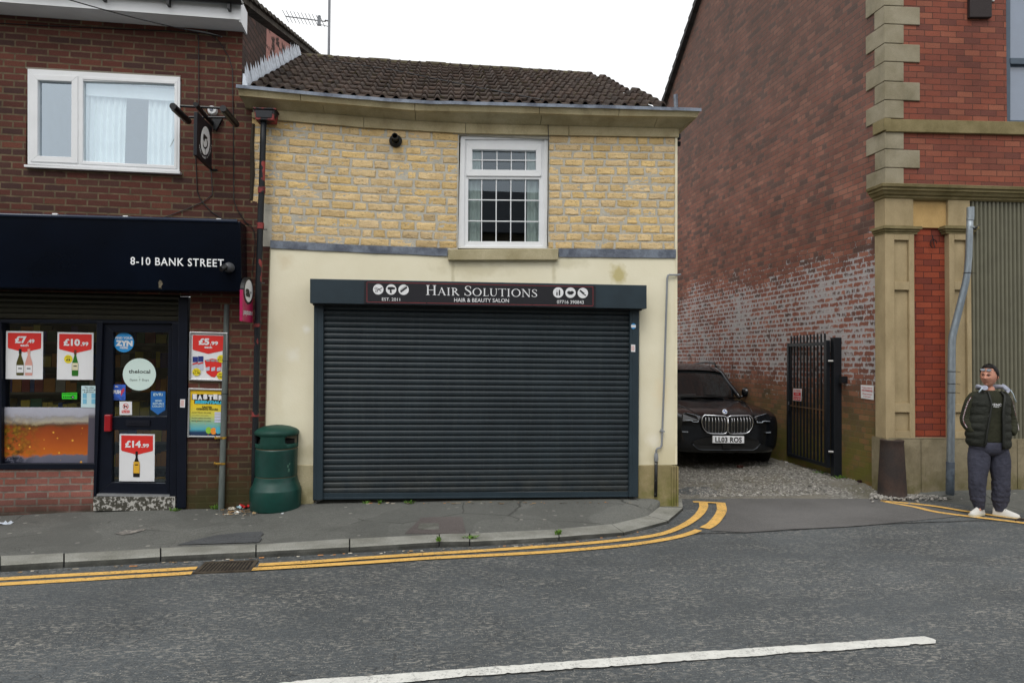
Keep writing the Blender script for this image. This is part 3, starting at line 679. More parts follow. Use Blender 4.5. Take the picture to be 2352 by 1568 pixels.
# cctv dome on fascia
def place(o,M): o.matrix_world=M
cc=thing('dome_camera','grey round security camera at the right end of the navy fascia','security camera',tuple(L.P(*L.uv(525,622,nF),nF+.05)))
c_=L.P(*L.uv(527,615,nF),nF)
ML=Matrix.Rotation(aL,3,'Z')@Matrix.Rotation(R(90),3,'X')
m=MB(); m.lathe([(0,0),(.058,0),(.058,.03),(.05,.045),(0,.045)],c_,20,M=ML); m.build('base',mat('camera_grey',(78,80,84),.4),cc,smooth=True,auto=30)
m=MB(); m.lathe([(0.0,-.055),(.03,-.045),(.047,-.02),(.052,0),(.047,.022),(.03,.042),(.0,.05)],c_+L.N*.06,18,M=Matrix.Rotation(R(-30),3,'Y')); m.build('ball',_m['camera_grey'],cc,smooth=True)
m=MB(); m.tube([c_+L.N*.09-L.U*.02-Vector((0,0,.0)),c_+L.N*.14-L.U*.055-Vector((0,0,.035))],[.036,.032],12); m.build('lens',mat('lens_dark',(22,23,26),.2),cc,smooth=True,auto=40)
# ---------------- posters
def poster(name,label,fr,n,P,thick=.004,mt=WHITE,cat='poster',parent_group=None):
    m=MB(); m.q(fr,P,n-thick,n); o=m.build(name,mt); tag(o,label,cat,parent_group); return o
RED=mat('price_red',(214,46,40),.5,var=.03); YLW=mat('bubble_yellow',(226,206,40),.5,var=.03)
def bl(P,a,b): # P tl,tr,br,bl photo corners; a right, b down
    x=(P[0][0]*(1-a)+P[1][0]*a)*(1-b)+(P[3][0]*(1-a)+P[2][0]*a)*b; y=(P[0][1]*(1-a)+P[1][1]*a)*(1-b)+(P[3][1]*(1-a)+P[2][1]*a)*b; return (x,y)
def art(fr,n,P,pts): return [fr.uv(*bl(P,a,b),n) for a,b in pts]
def addflat(mb,fr,n,P,pts,mi=0): mb.flat(fr,art(fr,n,P,pts),n,mi)
def price(o,fr,n,P,main,cents,each,bot=.36,tip=.44,x0=.24,x1=.50,x2=.77,by=.24):
    m=MB(); addflat(m,fr,n+.002,P,[(.05,.035),(.95,.035),(.95,bot-.02),(.93,bot),(.5,tip),(.07,bot),(.05,bot-.02)]); m.build('price_banner',RED,o,recalc=False)
    mb=MB(); a=bl(P,x0,by);b=bl(P,x1,by);c=bl(P,x2,by); h=(P[3][1]-P[0][1])
    text(fr,n+.004,main,a[0],a[1],b[0],b[1],h*.135,WHITE,o,bold=.045,mb=mb); text(fr,n+.004,cents,b[0]+1.2,b[1]+.3,c[0],c[1],h*.075,WHITE,o,bold=.04,mb=mb)
    if each: a=bl(P,.39,.315);b=bl(P,.61,.315); text(fr,n+.004,'each',a[0],a[1],b[0],b[1],h*.05,WHITE,o,bold=.03,mb=mb)
    mb.build('lettering',WHITE,o,recalc=False)
def bottle(o,fr,n,P,cx,top,bot,wd,glass,label,cap,neck=.3,lab=(.62,.9),name='bottle_picture'):
    h=bot-top; m=MB(); w2=wd/2
    L_=[(.30,0),(.30,neck*.75),(.45,neck),(.8,neck+.14),(1,neck+.24),(1,.97),(.9,1)]
    pts=[(cx-w2*a,top+h*b) for a,b in L_]+[(cx+w2*a,top+h*b) for a,b in reversed(L_)]
    addflat(m,fr,n+.003,P,pts,0)
    addflat(m,fr,n+.0045,P,[(cx-w2*.36,top),(cx+w2*.36,top),(cx+w2*.36,top+h*.17),(cx-w2*.36,top+h*.17)],2)
    addflat(m,fr,n+.0045,P,[(cx-w2*.92,top+h*lab[0]),(cx+w2*.92,top+h*lab[0]),(cx+w2*.92,top+h*lab[1]),(cx-w2*.92,top+h*lab[1])],1)
    addflat(m,fr,n+.0055,P,[(cx-w2*.5,top+h*(lab[0]+.10)),(cx+w2*.5,top+h*(lab[0]+.10)),(cx+w2*.5,top+h*(lab[0]+.14)),(cx-w2*.5,top+h*(lab[0]+.14))],3)
    m.build(name,[glass,label,cap,BLACK],o,recalc=False)
nP=-.075
GOLIVE=mat('olive_bottle',(76,72,30),.3); PINK=mat('rose_bottle',(216,158,146),.4); GRN=mat('green_bottle',(48,112,40),.3); CRM=mat('cream_label',(220,212,180),.5); DKB=mat('dark_bottle',(34,30,28),.3); ORL=mat('orange_label',(220,170,50),.5); CREDL=mat('maroon_cap',(110,50,40),.5)
P1=[(14,760),(99,761),(98,871),(13,870)]



o=poster('price_poster','white poster with red £7.49 banner and two wine bottles in the shop window',L,nP,P1,parent_group='red and white price posters')
price(o,L,nP,P1,'£7','.49',True,x0=.24,x1=.56,x2=.77)
bottle(o,L,nP,P1,.385,.37,.92,.20,GOLIVE,WHITE,BLACK); bottle(o,L,nP,P1,.62,.37,.92,.20,PINK,WHITE,PINK)
P3=[(132,762.5),(215,764),(213.5,872),(130.5,871.5)]
o=poster('price_poster','white poster with red £10.99 banner and green whiskey bottle in the shop window',L,nP,P3,parent_group='red and white price posters')
price(o,L,nP,P3,'£10','.99',False,x0=.17,x1=.63,x2=.86,by=.275); bottle(o,L,nP,P3,.50,.37,.92,.18,GRN,CRM,CREDL,lab=(.5,.78))
m=MB(); addflat(m,L,nP+.002,P3,[(.31+.12*math.cos(k*.35),.565+.09*math.sin(k*.35)) for k in range(18)]); m.build('saving_bubble',YLW,o,recalc=False)
mb=MB(); a=bl(P3,.25,.60);b=bl(P3,.36,.60); text(L,nP+.004,'£3',a[0],a[1],b[0],b[1],4.6,BLACK,o,bold=.03,mb=mb); a=bl(P3,.25,.53);b=bl(P3,.36,.53); text(L,nP+.004,'Save',a[0],a[1],b[0],b[1],2,BLACK,o,mb=mb); mb.build('saving_lettering',BLACK,o,recalc=False)
P6=[(274.5,995.5),(355.5,996.5),(354.5,1105),(273.5,1104.5)]
nD=-.092
o=poster('price_poster','white poster with red £14.99 banner and dark bottle low in the shop door',L,nD,P6,parent_group='red and white price posters')
price(o,L,nD,P6,'£14','.99',False,x0=.16,x1=.61,x2=.84,by=.28); bottle(o,L,nD,P6,.49,.37,.91,.19,DKB,ORL,DKB,lab=(.40,.85))
# stickers on the glass
def sticker(name,label,fr,n,pts,mt,cat='sticker',holes=None):
    m=MB(); m.prism(fr,[fr.uv(x,y,n) for x,y in pts],n-.002,n); return tag(m.build(name,mt),label,cat)
LBL=mat('pale_blue_print',(196,222,226),.5,var=.03); SKY=mat('sky_blue_print',(42,142,208),.5,var=.04); BL2=mat('mid_blue_print',(36,104,176),.5,var=.05); PBL=mat('soft_blue_print',(120,186,214),.5)
MINT=mat('mint_white',(208,228,222),.5,var=.02); GRNP=mat('bright_green_print',(52,196,40),.5); NAVP=mat('deep_blue_print',(36,50,120),.5,var=.3,vs=30)
o=sticker('rating_sticker','green hygiene rating sticker with black number on the shop window',L,nP,[(142,902),(177,901),(177,916.5),(142,916)],GRNP)
mb=MB(); text(L,nP+.002,'FOOD HYGIENE RATING',143.5,905.5,175.5,905.5,2.2,BLACK,o,mb=mb); mb.flat(L,[L.uv(x,y,nP+.002) for x,y in ell(167,911.5,3.6,3.6,16)],nP+.002); 
for k in range(4): mb.flat(L,[L.uv(x,y,nP+.002) for x,y in ell(146+k*5,911.5,1.6,1.6,10)],nP+.002)
mb.build('lettering',BLACK,o,recalc=False); text(L,nP+.004,'4',165.8,913.6,168.4,913.6,4,WHITE,o)
o=sticker('services_poster','pale notice headed Pay, play, top up beside the shop door frame',L,nP,[(187,885.5),(220,885.5),(219.5,936),(186,935)],LBL,'poster')
mb=MB()
for i,(s_,x0,x1) in enumerate((('Pay, play,',195,216),('top up, pick up',189,219),('& gift here!',193,215))): text(L,nP+.002,s_,x0,891+i*5.2,x1,891+i*5.2,3,BLACK,o,mb=mb)
mb.build('lettering',BLACK,o,recalc=False)
mb=MB()
for x in(190,210):
    for y in(903,916): mb.flat(L,[L.uv(*q,nP+.002) for q in((x,y),(x+9,y),(x+9,y+11),(x,y+11))],nP+.002)
mb.build('icon_tile',PBL,o,recalc=False)
o=sticker('round_sticker','bright blue round sticker at top left of the shop door glass',L,nD,ell(284.7,786.2,23.2,22.6),SKY)
mb=MB(); text(L,nD+.002,'FIND YOUR',265,778,304.5,778.5,5,WHITE,o,bold=.03,mb=mb); text(L,nD+.002,'ZYN',265.5,793,304.5,794,12,WHITE,o,bold=.07,mb=mb); text(L,nD+.002,'HERE',275.5,800.5,294,801,5.2,WHITE,o,bold=.03,mb=mb); mb.build('lettering',WHITE,o,recalc=False)
o=sticker('opening_hours_disc','large pale mint round sign saying open seven days on the shop door glass',L,nD,ell(320,859.5,38,37,40),MINT,'sign')
mb=MB(); text(L,nD+.002,'thelocal',295.5,856.5,345,857,8.2,BLACK,o,bold=.012,mb=mb); text(L,nD+.002,'Open 7 Days',298,874.3,341.5,874.6,4.6,BLACK,o,bold=.006,space=1.3,mb=mb); text(L,nD+.002,'-',318.5,865.8,321,865.8,3,BLACK,o,mb=mb); mb.build('lettering',BLACK,o,recalc=False)
o=sticker('vape_poster','small blue and pink poster reading push on the shop door glass',L,nD,[(260,882.5),(288.5,883),(288,919),(259.5,918.5)],mat('blue_pink_print',(50,90,180),.5,var=.5,vs=20),'poster')
mb=MB(); text(L,nD+.002,'PUSH',261,903.5,277.5,903.5,8,WHITE,o,bold=.05,mb=mb); text(L,nD+.002,'blu',264.5,889,271,889,4,WHITE,o,bold=.02,mb=mb); mb.build('lettering',WHITE,o,recalc=False)
mb=MB(); mb.flat(L,[L.uv(*q,nD+.001) for q in((276,900),(281,893),(285,890),(286,897),(281,904),(278,910))],nD+.001); mb.build('picture',mat('pink_print',(190,60,90),.5),o,recalc=False)
o=sticker('no_dogs_sticker','white no dogs sticker with red circle on the shop door glass',L,nD,[(274.5,921.5),(303,922),(303,952.5),(274.5,952.5)],WHITE)
mb=MB(); k=24; ro=ell(288.7,932.7,6.8,6.8,k); ri_=ell(288.7,932.7,5.7,5.7,k)
vs=[L.P(*L.uv(x,y,nD+.002),nD+.002) for x,y in ro+ri_]; mb.add(vs,[(i,(i+1)%k,k+(i+1)%k,k+i) for i in range(k)]); mb.bar(L,(284.4,928.5),(293,937),.006,nD+.001,nD+.003); mb.flat(L,[L.uv(*q,nD+.002) for q in((279.5,941.5),(297.5,941.5),(297.5,948),(279.5,948))],nD+.002); mb.build('prohibition_symbol',RED,o,recalc=False)
mb=MB(); mb.flat(L,[L.uv(*q,nD+.0015) for q in((284.7,937),(285,932),(284,930),(285.5,929),(287,931.3),(291,931.3),(292.5,929.5),(292.6,937),(291.5,937),(291,934),(287,934),(286,937))],nD+.0015); mb.build('dog_symbol',BLACK,o,recalc=False); text(L,nD+.004,'No dogs',280.5,946,296.5,946,3,WHITE,o,bold=.02)
o=sticker('parcel_pennant','blue pennant sticker reading send return collect on the shop door glass',L,nD,[(346.5,898.2),(380,898.5),(379.6,941),(362.5,952),(346,940)],BL2)
mb=MB()
for s_,x0,x1,y,h in(('EVRi',352.5,373.5,908.5,6),('SEND',356,372,922,4),('RETURN',351,376,928.5,4),('COLLECT',349.5,377,934.5,4)): text(L,nD+.002,s_,x0,y,x1,y,h,LBL,o,bold=.02,mb=mb)
mb.build('lettering',LBL,o,recalc=False)
o=sticker('label_sticker','small white label stuck on the navy door post of the shop',L,.033,[(414,916.5),(425,916.5),(424.5,935.5),(413.5,935)],WHITE)
mb=MB(); 
for x in(415.5,418,420.5): mb.flat(L,[L.uv(*q,.035) for q in((x,918.5),(x+1.1,918.5),(x+1,933),(x,933))],.035)
mb.build('print',mat('salmon_print',(196,110,96),.5),o,recalc=False)
# framed posters on pier
SIL=mat('silver_frame',(186,188,190),.3,metal=.7)
def framed(label,P,mt):
    o=thing('framed_poster',label,'poster',tuple(L.P(*L.uv(*P[3],.02),.02)),group='framed posters on the brick pier')
    m=MB(); I=[bl(P,.045,.035),bl(P,.955,.035),bl(P,.955,.965),bl(P,.045,.965)]; ringframe(m,L,P,I,0,.03); m.build('frame',SIL,o,bevel=.003)
    m=MB(); m.flat(L,[L.uv(x,y,.012) for x,y in I],.012); m.build('sheet',mt,o,fr=L,recalc=False); return o,I
P4=[(435,761.5),(523,764),(520.5,876),(433.5,873.5)]
o,I=framed('silver framed £5.99 price poster on the brick pier beside the pole',P4,WHITE)
price(o,L,.013,I,'£5','.99',True,x0=.22,x1=.53,x2=.78,by=.235)
m=MB()
for cx,cy,w_,h_,mi in((.13,.66,.075,.30,0),(.29,.65,.075,.31,0)):
    addflat(m,L,.016,I,[(cx-w_,cy-h_/2),(cx+w_,cy-h_/2),(cx+w_,cy+h_/2),(cx-w_,cy+h_/2)],1); addflat(m,L,.017,I,[(cx-w_,cy-h_/2),(cx+w_,cy-h_/2),(cx+w_,cy-h_/2+.12),(cx-w_,cy-h_/2+.12)],0); addflat(m,L,.018,I,[(cx-w_,cy),(cx+w_,cy-.03),(cx+w_,cy+.0),(cx-w_,cy+.03)],2)
addflat(m,L,.016,I,[(.40,.58),(.62,.54),(.90,.57),(.88,.80),(.70,.95),(.60,.94),(.46,.86)],2); 
for q in(.50,.66,.82): addflat(m,L,.018,I,[(q-.06,.74),(q+.05,.72),(q+.05,.80),(q-.06,.82)],1)
for q in(.50,.64,.78): addflat(m,L,.019,I,[(q+.07*math.cos(k*.5),.585+.025*math.sin(k*.5)) for k in range(13)],3)
m.build('drinks_picture',[NAVP,mat('silver_print',(190,196,210),.5),RED,mat('grey_print',(150,150,155),.5)],o,recalc=False)
m=MB()
for cx,cy in((.17,.845),(.88,.54),(.88,.91)): addflat(m,L,.021,I,[(cx+.12*math.cos(k*.35),cy+.085*math.sin(k*.35)) for k in range(18)])
m.build('saving_bubble',YLW,o,recalc=False)
mb=MB()
for s_,s2,cx,cy in(('Save','£1.76',.17,.845),('Save','£1.50',.88,.54),('Pint','Cans',.88,.91)):
    a=bl(I,cx-.06,cy-.02);b=bl(I,cx+.06,cy-.02); text(L,.023,s_,a[0],a[1],b[0],b[1],2.4,BLACK,o,mb=mb); a=bl(I,cx-.1,cy+.04);b=bl(I,cx+.1,cy+.04); text(L,.023,s2,a[0],a[1],b[0],b[1],4,BLACK,o,bold=.02,mb=mb)
mb.build('saving_lettering',BLACK,o,recalc=False)
P5=[(432.5,891),(521,893.5),(518,1005.5),(430,1004)]
t=NT('easter_print'); uv=t.uv(); X,Y,_=t.xyz(uv); zt_=L.uv(475,893,.012)[1]; zb_=L.uv(475,1003,.012)[1]
c=t.ramp(t.mr(Y,zb_,zt_),[(0,lin((24,40,66))),(.10,lin((30,60,96))),(.16,lin((84,168,186))),(.28,lin((130,180,160))),(.45,lin((206,204,90))),(.65,lin((232,200,40))),(1,lin((228,186,30)))])
v=t.n('ShaderNodeTexVoronoi'); t.l(uv,v.inputs['Vector']); v.inputs['Scale'].default_value=32; c=t.mix(t.math('MULTIPLY',t.mr(v.outputs['Distance'],.12,.16,1,0),t.mr(t.xyz(v.outputs['Color'])[0],.6,.62)),c,lin((220,120,60))); t.base(c); t.set(.5,0,.4)
o,I=framed('silver framed yellow Easter opening hours poster on the brick pier',P5,t.m)
def tx(mb,s_,xa,xb,y,h,bold=.02,nn=.018,slant=0): a=bl(I,xa,y);b=bl(I,xb,y); text(L,nn,s_,a[0],a[1],b[0],b[1],h,None,None,bold=bold,mb=mb,slant=slant)
mb=MB(); addflat(mb,L,.014,I,[(.06,.09),(.97,.08),(.97,.21),(.06,.21)]); addflat(mb,L,.014,I,[(.13,.215),(.95,.215),(.95,.30),(.13,.30)]); mb.build('title_shadow',BLACK,o,recalc=False)
mb=MB()
xs=[.08,.23,.38,.53,.67,.82]
for i,ch in enumerate('EASTER'): dy=(.0,.012,-.004,.008,-.006,.006)[i]; tx(mb,ch,xs[i],xs[i]+.125,.19+dy,10.5,.09)
mb.build('title',WHITE,o,recalc=False); mb=MB(); tx(mb,'ESSENTIALS',.15,.93,.29,6.5,.07,slant=1.5); mb.build('subtitle',mat('cyan_print',(70,190,220),.5),o,recalc=False)
mb=MB(); tx(mb,'EASTER',.36,.64,.385,4,.03); tx(mb,'OPENING HOURS',.19,.81,.43,4,.03)
for s_,y in(('GOOD FRIDAY 3RD APRIL',.50),('EASTER SUNDAY 5TH APRIL',.62),('EASTER MONDAY 6TH APRIL',.68)): tx(mb,s_,.07,.62,y,2.3,.01)
mb.build('lettering',BLACK,o,recalc=False); mb=MB(); tx(mb,'SATURDAY 4TH APRIL',.07,.55,.56,2.3,.01); mb.build('faded_lettering',mat('tan_print',(170,160,90),.5),o,recalc=False)
mb=MB(); 
for y in(.47,.53,.59,.65): addflat(mb,L,.014,I,[(.72,y),(.98,y),(.98,y+.05),(.72,y+.05)])
mb.build('hours_strip',mat('lilac_print',(196,200,226),.5),o,recalc=False)
mb=MB()
for cx,cy,mi in((.56,.875,0),(.70,.89,1),(.84,.875,2)): addflat(mb,L,.015+.001*mi,I,[(cx+.085*math.cos(k*.35),cy+.075*math.sin(k*.35)) for k in range(18)],mi)
mb.build('egg_picture',[mat('lime_print',(140,190,60),.5),mat('orange_print',(230,140,50),.5),mat('egg_blue',(80,170,190),.5)],o,recalc=False)
# ---------------- projecting pink sign (perpendicular to the wall)
uu=L.uv(581,700)[0]-.0
PJ=Fr(L.P(uu,0,0),L.N,L.U)   # its u runs out from the wall, N faces left
def outn(px): return PJ.uv(px,700)[0]
o=thing('projecting_sign','magenta projecting payment sign with black and white disc beside the drainpipe','sign',tuple(PJ.P(.2,PJ.uv(560,737)[1],0)))
m=MB(); m.q(PJ,[(557.5,665),(581,670),(581,741),(557,737)],-.015,.015); m.build('panel',mat('magenta_panel',(176,30,86),.4,var=.08),o)
def pell(cx,cy,rx,ry,n): return [PJ.uv(x,y,n) for x,y in ell(cx,cy,rx,ry,30)]
m=MB(); m.prism(PJ,pell(571.3,668,11,31,.02),-.02,.02); m.build('disc_rim',BLACK,o)
m=MB(); m.flat(PJ,pell(571.3,668,9,25.5,.023),.023); m.build('disc',WHITE,o,recalc=False)
mb=MB(); text(PJ,.026,'a',564.5,678,574.5,681,23,BLACK,o,bold=.07,mb=mb); mb.flat(PJ,pell(576.5,672,1,3,.026),.026); mb.build('symbol',BLACK,o,recalc=False)
text(PJ,.018,'payzone',559.5,720.5,580,724,12,WHITE,o,bold=.02)
# ---------------- hanging sign with lamps
uu=L.uv(487,340)[0]; HS=Fr(L.P(uu,0,0),L.N,L.U)
hs_=thing('hanging_sign','black projecting drinks sign with white disc and two tube lamps above the fascia','sign',tuple(HS.P(.3,HS.uv(487,389)[1],0)))
BLK=mat('black_metal',(16,18,22),.35,var=.1)
m=MB(); m.q(HS,[(453.5,257),(487,291),(486.5,389),(452,357)],-.018,.018); b_=m.build('board',mat('black_board',(12,16,26),.4),hs_,bevel=.004)
m=MB(); m.flat(HS,[HS.uv(x,y,.021) for x,y in ell(471.7,323.5,10.6,33,36)],.021); m.build('disc',WHITE,b_,recalc=False)
mb=MB()
ap=[(467.5,309),(469,307.5),(475.5,315),(476.8,318),(475,320),(471,319),(470,326),(467,321)]
mb.flat(HS,[HS.uv(x,y,.024) for x,y in ap],.024)
k=28; ro=ell(472,331,5.6,11.5,k); ri_=ell(471.6,329,4.5,9.5,k)
mb.add([HS.P(*HS.uv(x,y,.024),.024) for x,y in ro+ri_],[(i,(i+1)%k,k+(i+1)%k,k+i) for i in range(k) if i not in(4,5,6,7,8,9,10)])
mb.flat(HS,[HS.uv(x,y,.024) for x,y in((471.4,341),(472.2,341),(472,357),(471.6,357))],.024)
mb.build('emblem',BLACK,b_,recalc=False)
vs_all=MB(); txt='BEERS, WINES & SPIRITS'; n_=len(txt)
for i,ch in enumerate(txt):
    if ch==' ': continue
    a=R(196+ (344-196)*i/(n_-1)); cx=471.7+13.6*math.cos(a)*1.02; cy=323.5-39*math.sin(a); d=2.3
    vs,fs=text_mesh(ch,.03); mx=max(v[0] for v in vs); ta=a+math.pi/2
    o_=[]
    for X_,Y_ in vs:
        lx=(X_-mx/2)*5.6; ly=(Y_-.35)*5.6
        ax,ay=math.cos(ta),math.sin(ta)         # along
        dx=lx*ax+ly*(-ay); dy=lx*ay+ly*ax
        o_.append(HS.P(*HS.uv(cx+dx*.42,cy-dy,.021),.021))
    vs_all.add(o_,fs)
vs_all.build('lettering',WHITE,b_,recalc=False)
m=MB()
zarm=HS.uv(455,255)[1]
def hp(px,py,n=0): return HS.P(*HS.uv(px,py,n),n)
m.tube([hp(449,240),hp(500,298)],.026,10); m.build('arm',BLK,hs_,smooth=True,auto=35); m=MB(); m.tube([L.P(*L.uv(414,244,.55),.55),L.P(*L.uv(512,249,.55),.55)],.014,8); m.build('cross_bar',BLK,hs_); m=MB(); m.tube([L.P(*L.uv(434,269.5,.28),.28),L.P(*L.uv(533,270.5,.28),.28)],.014,8); m.build('cross_bar',BLK,hs_); m=MB()
m.q(L,[(488,270),(510,272),(496,299),(489,296)],.0,.05); m.build('bracket',BLK,hs_); m=MB(); m.q(L,[(481,388),(499,388.5),(499,392.5),(481,392)],0,.012); m.tube([hp(484,386),hp(486,390)],.012,6)
m.build('lower_bracket',BLK,hs_)
for a,b in(((397,244),(433,279)),((512,249),(543,286))):
    m=MB(); A=L.P(*L.uv(*a,.62),.62);B=L.P(*L.uv(*b,.16),.16); m.tube([A,B],.036,12); lp=m.build('lamp',BLK,hs_,smooth=True,auto=40)
    m=MB(); m.tube([A.lerp(B,.1)+Vector((0,0,-.012))-L.U*.01,A.lerp(B,.9)+Vector((0,0,-.012))-L.U*.01],.028,8); m.build('diffuser',mat('lamp_diffuser',(120,112,96),.4),lp,smooth=True)
o=thing('bell_camera','small white round camera on the brick wall behind the hanging sign','security camera',tuple(L.P(*L.uv(490,262),.05)))
m=MB(); m.lathe([(0,0),(.05,0),(.055,.03),(.045,.07),(0,.075)],L.P(*L.uv(490,257),0),20,M=ML); m.build('housing',PVC,o,smooth=True,auto=40)
m=MB(); m.lathe([(0,0),(.022,0),(.018,.012),(0,.013)],L.P(*L.uv(489.5,256),.075),16,M=ML); m.build('lens',mat('lens_pale',(170,172,190),.3),o,smooth=True)
# cables on the wall
def cable(label,fr,pts,r=.005,n=.012,mt=None,cat='cable'):
    m=MB(); P=[fr.P(*fr.uv(x,y,n),n) for x,y in pts]; m.tube(P,r,6); return tag(m.build('wall_cable',mt or BLK),label,cat)
cable('thin black cable running down the brick beside the right edge of the white window',L,[(0,54),(120,60),(250,66),(380,71),(453,76),(456,85),(457,200),(455,330),(449,345),(453,440),(459,456),(467,467),(485,486),(512,504)])
cable('thin black cable looping from the foot of the hanging sign to the fascia',L,[(485,393),(488,440),(487,448),(468,463),(430,480),(375,500)])
cable('thin black cable hanging straight down near the left end of the stone cornice',L,[(488,82),(505,98),(525,130),(534,160),(536,300),(537,460),(545,482),(565,512),(572,519)])
cable('thin black cable drooping at the right end of the navy fascia',L,[(560,510),(576,517),(583,530),(586,555),(585,580),(582,600),(580,625)],n=.02)
m=MB(); A=L.P(*L.uv(507,84,.03),.03); B=atd(-60,-70,5.5); m.tube([A.lerp(B,k/12)-Vector((0,0,.05*4*(k/12)*(1-k/12))) for k in range(13)],.006,6); tag(m.build('overhead_wire',BLK),'single overhead telephone wire reaching the brick wall under the eaves','wire')
m=MB(); m.tube([L.P(*L.uv(424,68,.03),.03),L.P(*L.uv(470,74,.02),.02),L.P(*L.uv(510,85,.02),.02)],.008,6); tag(m.build('wire_anchor',mat('galvanised_wire',(150,152,155),.5,metal=.4)),'short pale twisted anchor wire under the eaves of the brick shop','wire')
# ================================================================ SALON (centre)
salon=thing('stone_salon','small salon building with yellow stone upper storey, cream render and tiled roof','building',(0,1,0))
U=lambda px,py,n=0: S.uv(px,py,n)
xe=U(1554.5,800)[0]
def stone_mat(name,a,b,dirt,scale=4,bs=60,bstr=.5,attr=False,st=(1,1,1),green=None):
    t=NT(name); p=t.pos(); f=t.mr(t.noise(t.stretch(p,st),scale,6,.6),.35,.68); c=t.mix(f,lin(a),lin(b))
    if attr:
        at=t.n('ShaderNodeAttribute',attribute_name='Col'); c=t.mix(1,c,at.outputs['Color'],'MULTIPLY')
    c=t.mix(t.mr(t.noise(t.stretch(p,(1.2,1.2,.5)),2.3,6,.65),.55,.75,0,.6),c,lin(dirt))
    c=t.mix(1,c,t.ramp(t.noise(p,130,4,.7),[(.3,.82),(.7,1.15)]),'MULTIPLY')
    if green:
        z=t.xyz(p)[2]; g=t.math('MULTIPLY',t.mr(z,green[0],green[1],1,0),t.mr(t.noise(p,7,5,.65),.35,.6)); c=t.mix(t.math('MULTIPLY',g,.8),c,lin(green[2]))
    t.base(c); t.set(.9,0,.2); t.bump(t.noise(t.stretch(p,(1,1,2.2)),bs,6,.65),bstr,.01); return t.m
STN=stone_mat('yellow_sandstone',(224,198,152),(206,178,132),(172,150,114),6,34,1.0,attr=True)
ASH=stone_mat('ashlar_sandstone',(190,178,144),(164,150,116),(118,108,82),3,60,.4)
ASHG=stone_mat('mossy_ashlar',(186,176,146),(158,148,116),(104,100,70),3,60,.4)
MORT=mat('pointing_mortar',(180,176,164),.95,var=.15,vs=8,bump=.6,bs=50,bd=.01)
LEAD=two('lead_sheet',(122,130,142),(86,92,104),6,.4,.62,.55,.3,18,metal=.25,bd=.01)
# profile lines: photo points -> interpolation in u
def line(pts,n=0):
    q=sorted([S.uv(x,y,n) for x,y in pts])
    def f(x):
        if x<=q[0][0]: a,b=q[0],q[1]
        elif x>=q[-1][0]: a,b=q[-2],q[-1]
        else:
            for i in range(len(q)-1):
                if q[i][0]<=x<=q[i+1][0]: a,b=q[i],q[i+1]; break
        return a[1]+(b[1]-a[1])*(x-a[0])/(b[0]-a[0])
    return f
fr_bot=line([(577,270),(634.7,275.3),(837,293),(1055,305.5),(1306,311),(1555,315)],.0)
ld_top=line([(622,553),(825,564),(1028,571),(1283,571.5),(1551,574)],.02)
ld_bot=line([(622,570),(825,580),(1028,588),(1283,590),(1551,593)],.02)
xl=U(577,400)[0]; xr=U(1554,400)[0]; ox0=U(1053,450)[0]; ox1=U(1258,450)[0]; ot=U(1150,314)[1]; ob=U(1150,571)[1]
xl2=U(619,600)[0]
# backing wall
m=MB()
def seg(a,b,z0,z1,n0,n1,mi=0):
    k=max(1,int((b-a)/.25))
    for i in range(k):
        p=a+(b-a)*i/k;q=a+(b-a)*(i+1)/k
        m.prism(S,[(p,z0(p) if callable(z0) else z0),(q,z0(q) if callable(z0) else z0),(q,z1(q) if callable(z1) else z1),(p,z1(p) if callable(z1) else z1)],n0,n1,mi)
zl=lambda x: ld_bot(x)+.02
seg(xl+.005,ox0,zl,lambda x:fr_bot(x)+.35,-.3,.001); seg(ox1,xr,zl,lambda x:fr_bot(x)+.35,-.3,.001); seg(ox0,ox1,ot,lambda x:fr_bot(x)+.35,-.3,-.004)
m.build('mortar_wall',MORT,salon)
# individual rock-faced stones (one mesh, surface pattern of the wall)
m=MB(); rs=random.Random(11); NC=14
hs_c=[rs.uniform(.85,1.15) for _ in range(NC)]; tot=sum(hs_c); cum=[sum(hs_c[:i])/tot for i in range(NC+1)]
def zat(x,t): a=ld_top(x);b=fr_bot(x); return a+(b-a)*t
def stone(x0,x1,t0,t1,seed):
    g=.001; tone=rs.uniform(.86,1.08); wrm=rs.choice([rs.uniform(-.05,.06),rs.uniform(-.05,.06),rs.uniform(.06,.14)]); dark=rs.random()<.06
    if dark: tone*=.85
    col=(tone*(1+wrm*.3),tone,tone*(1-wrm*1.2)); nu=max(6,int((x1-x0)/.018)); nv=7
    def fn(i,j):
        x=x0+g+(x1-x0-2*g)*i; tz=zat(x,t0)+g+(zat(x,t1)-zat(x,t0)-2*g)*j
        e=min(i,1-i)*(x1-x0); f=min(j,1-j)*.11
        x+=.009*mnoise.noise((seed,tz*24,x*7)); tz+=.007*mnoise.noise((x*16,seed,0))
        edge=min(1,e/.010)*min(1,f/.010)
        r=mnoise.noise((x*9,tz*34,seed))*.5+mnoise.noise((x*30,tz*90,seed))*.55+mnoise.noise((x*3,tz*8,seed*2))*.6
        return S.P(x,tz,-.006+(.011+.010*r)*edge**.35)
    c0n=len(m.f); m.grid(fn,nu,nv,0,col)
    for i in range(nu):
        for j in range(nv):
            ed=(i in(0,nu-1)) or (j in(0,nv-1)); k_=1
            if ed: k_=.62+.35*rs.random()  # rim faces darkened: joint dirt plus shadow outline painted into the stone colour
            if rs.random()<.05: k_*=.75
            m.c[c0n+i*nv+j]=tuple(x*k_ for x in col)
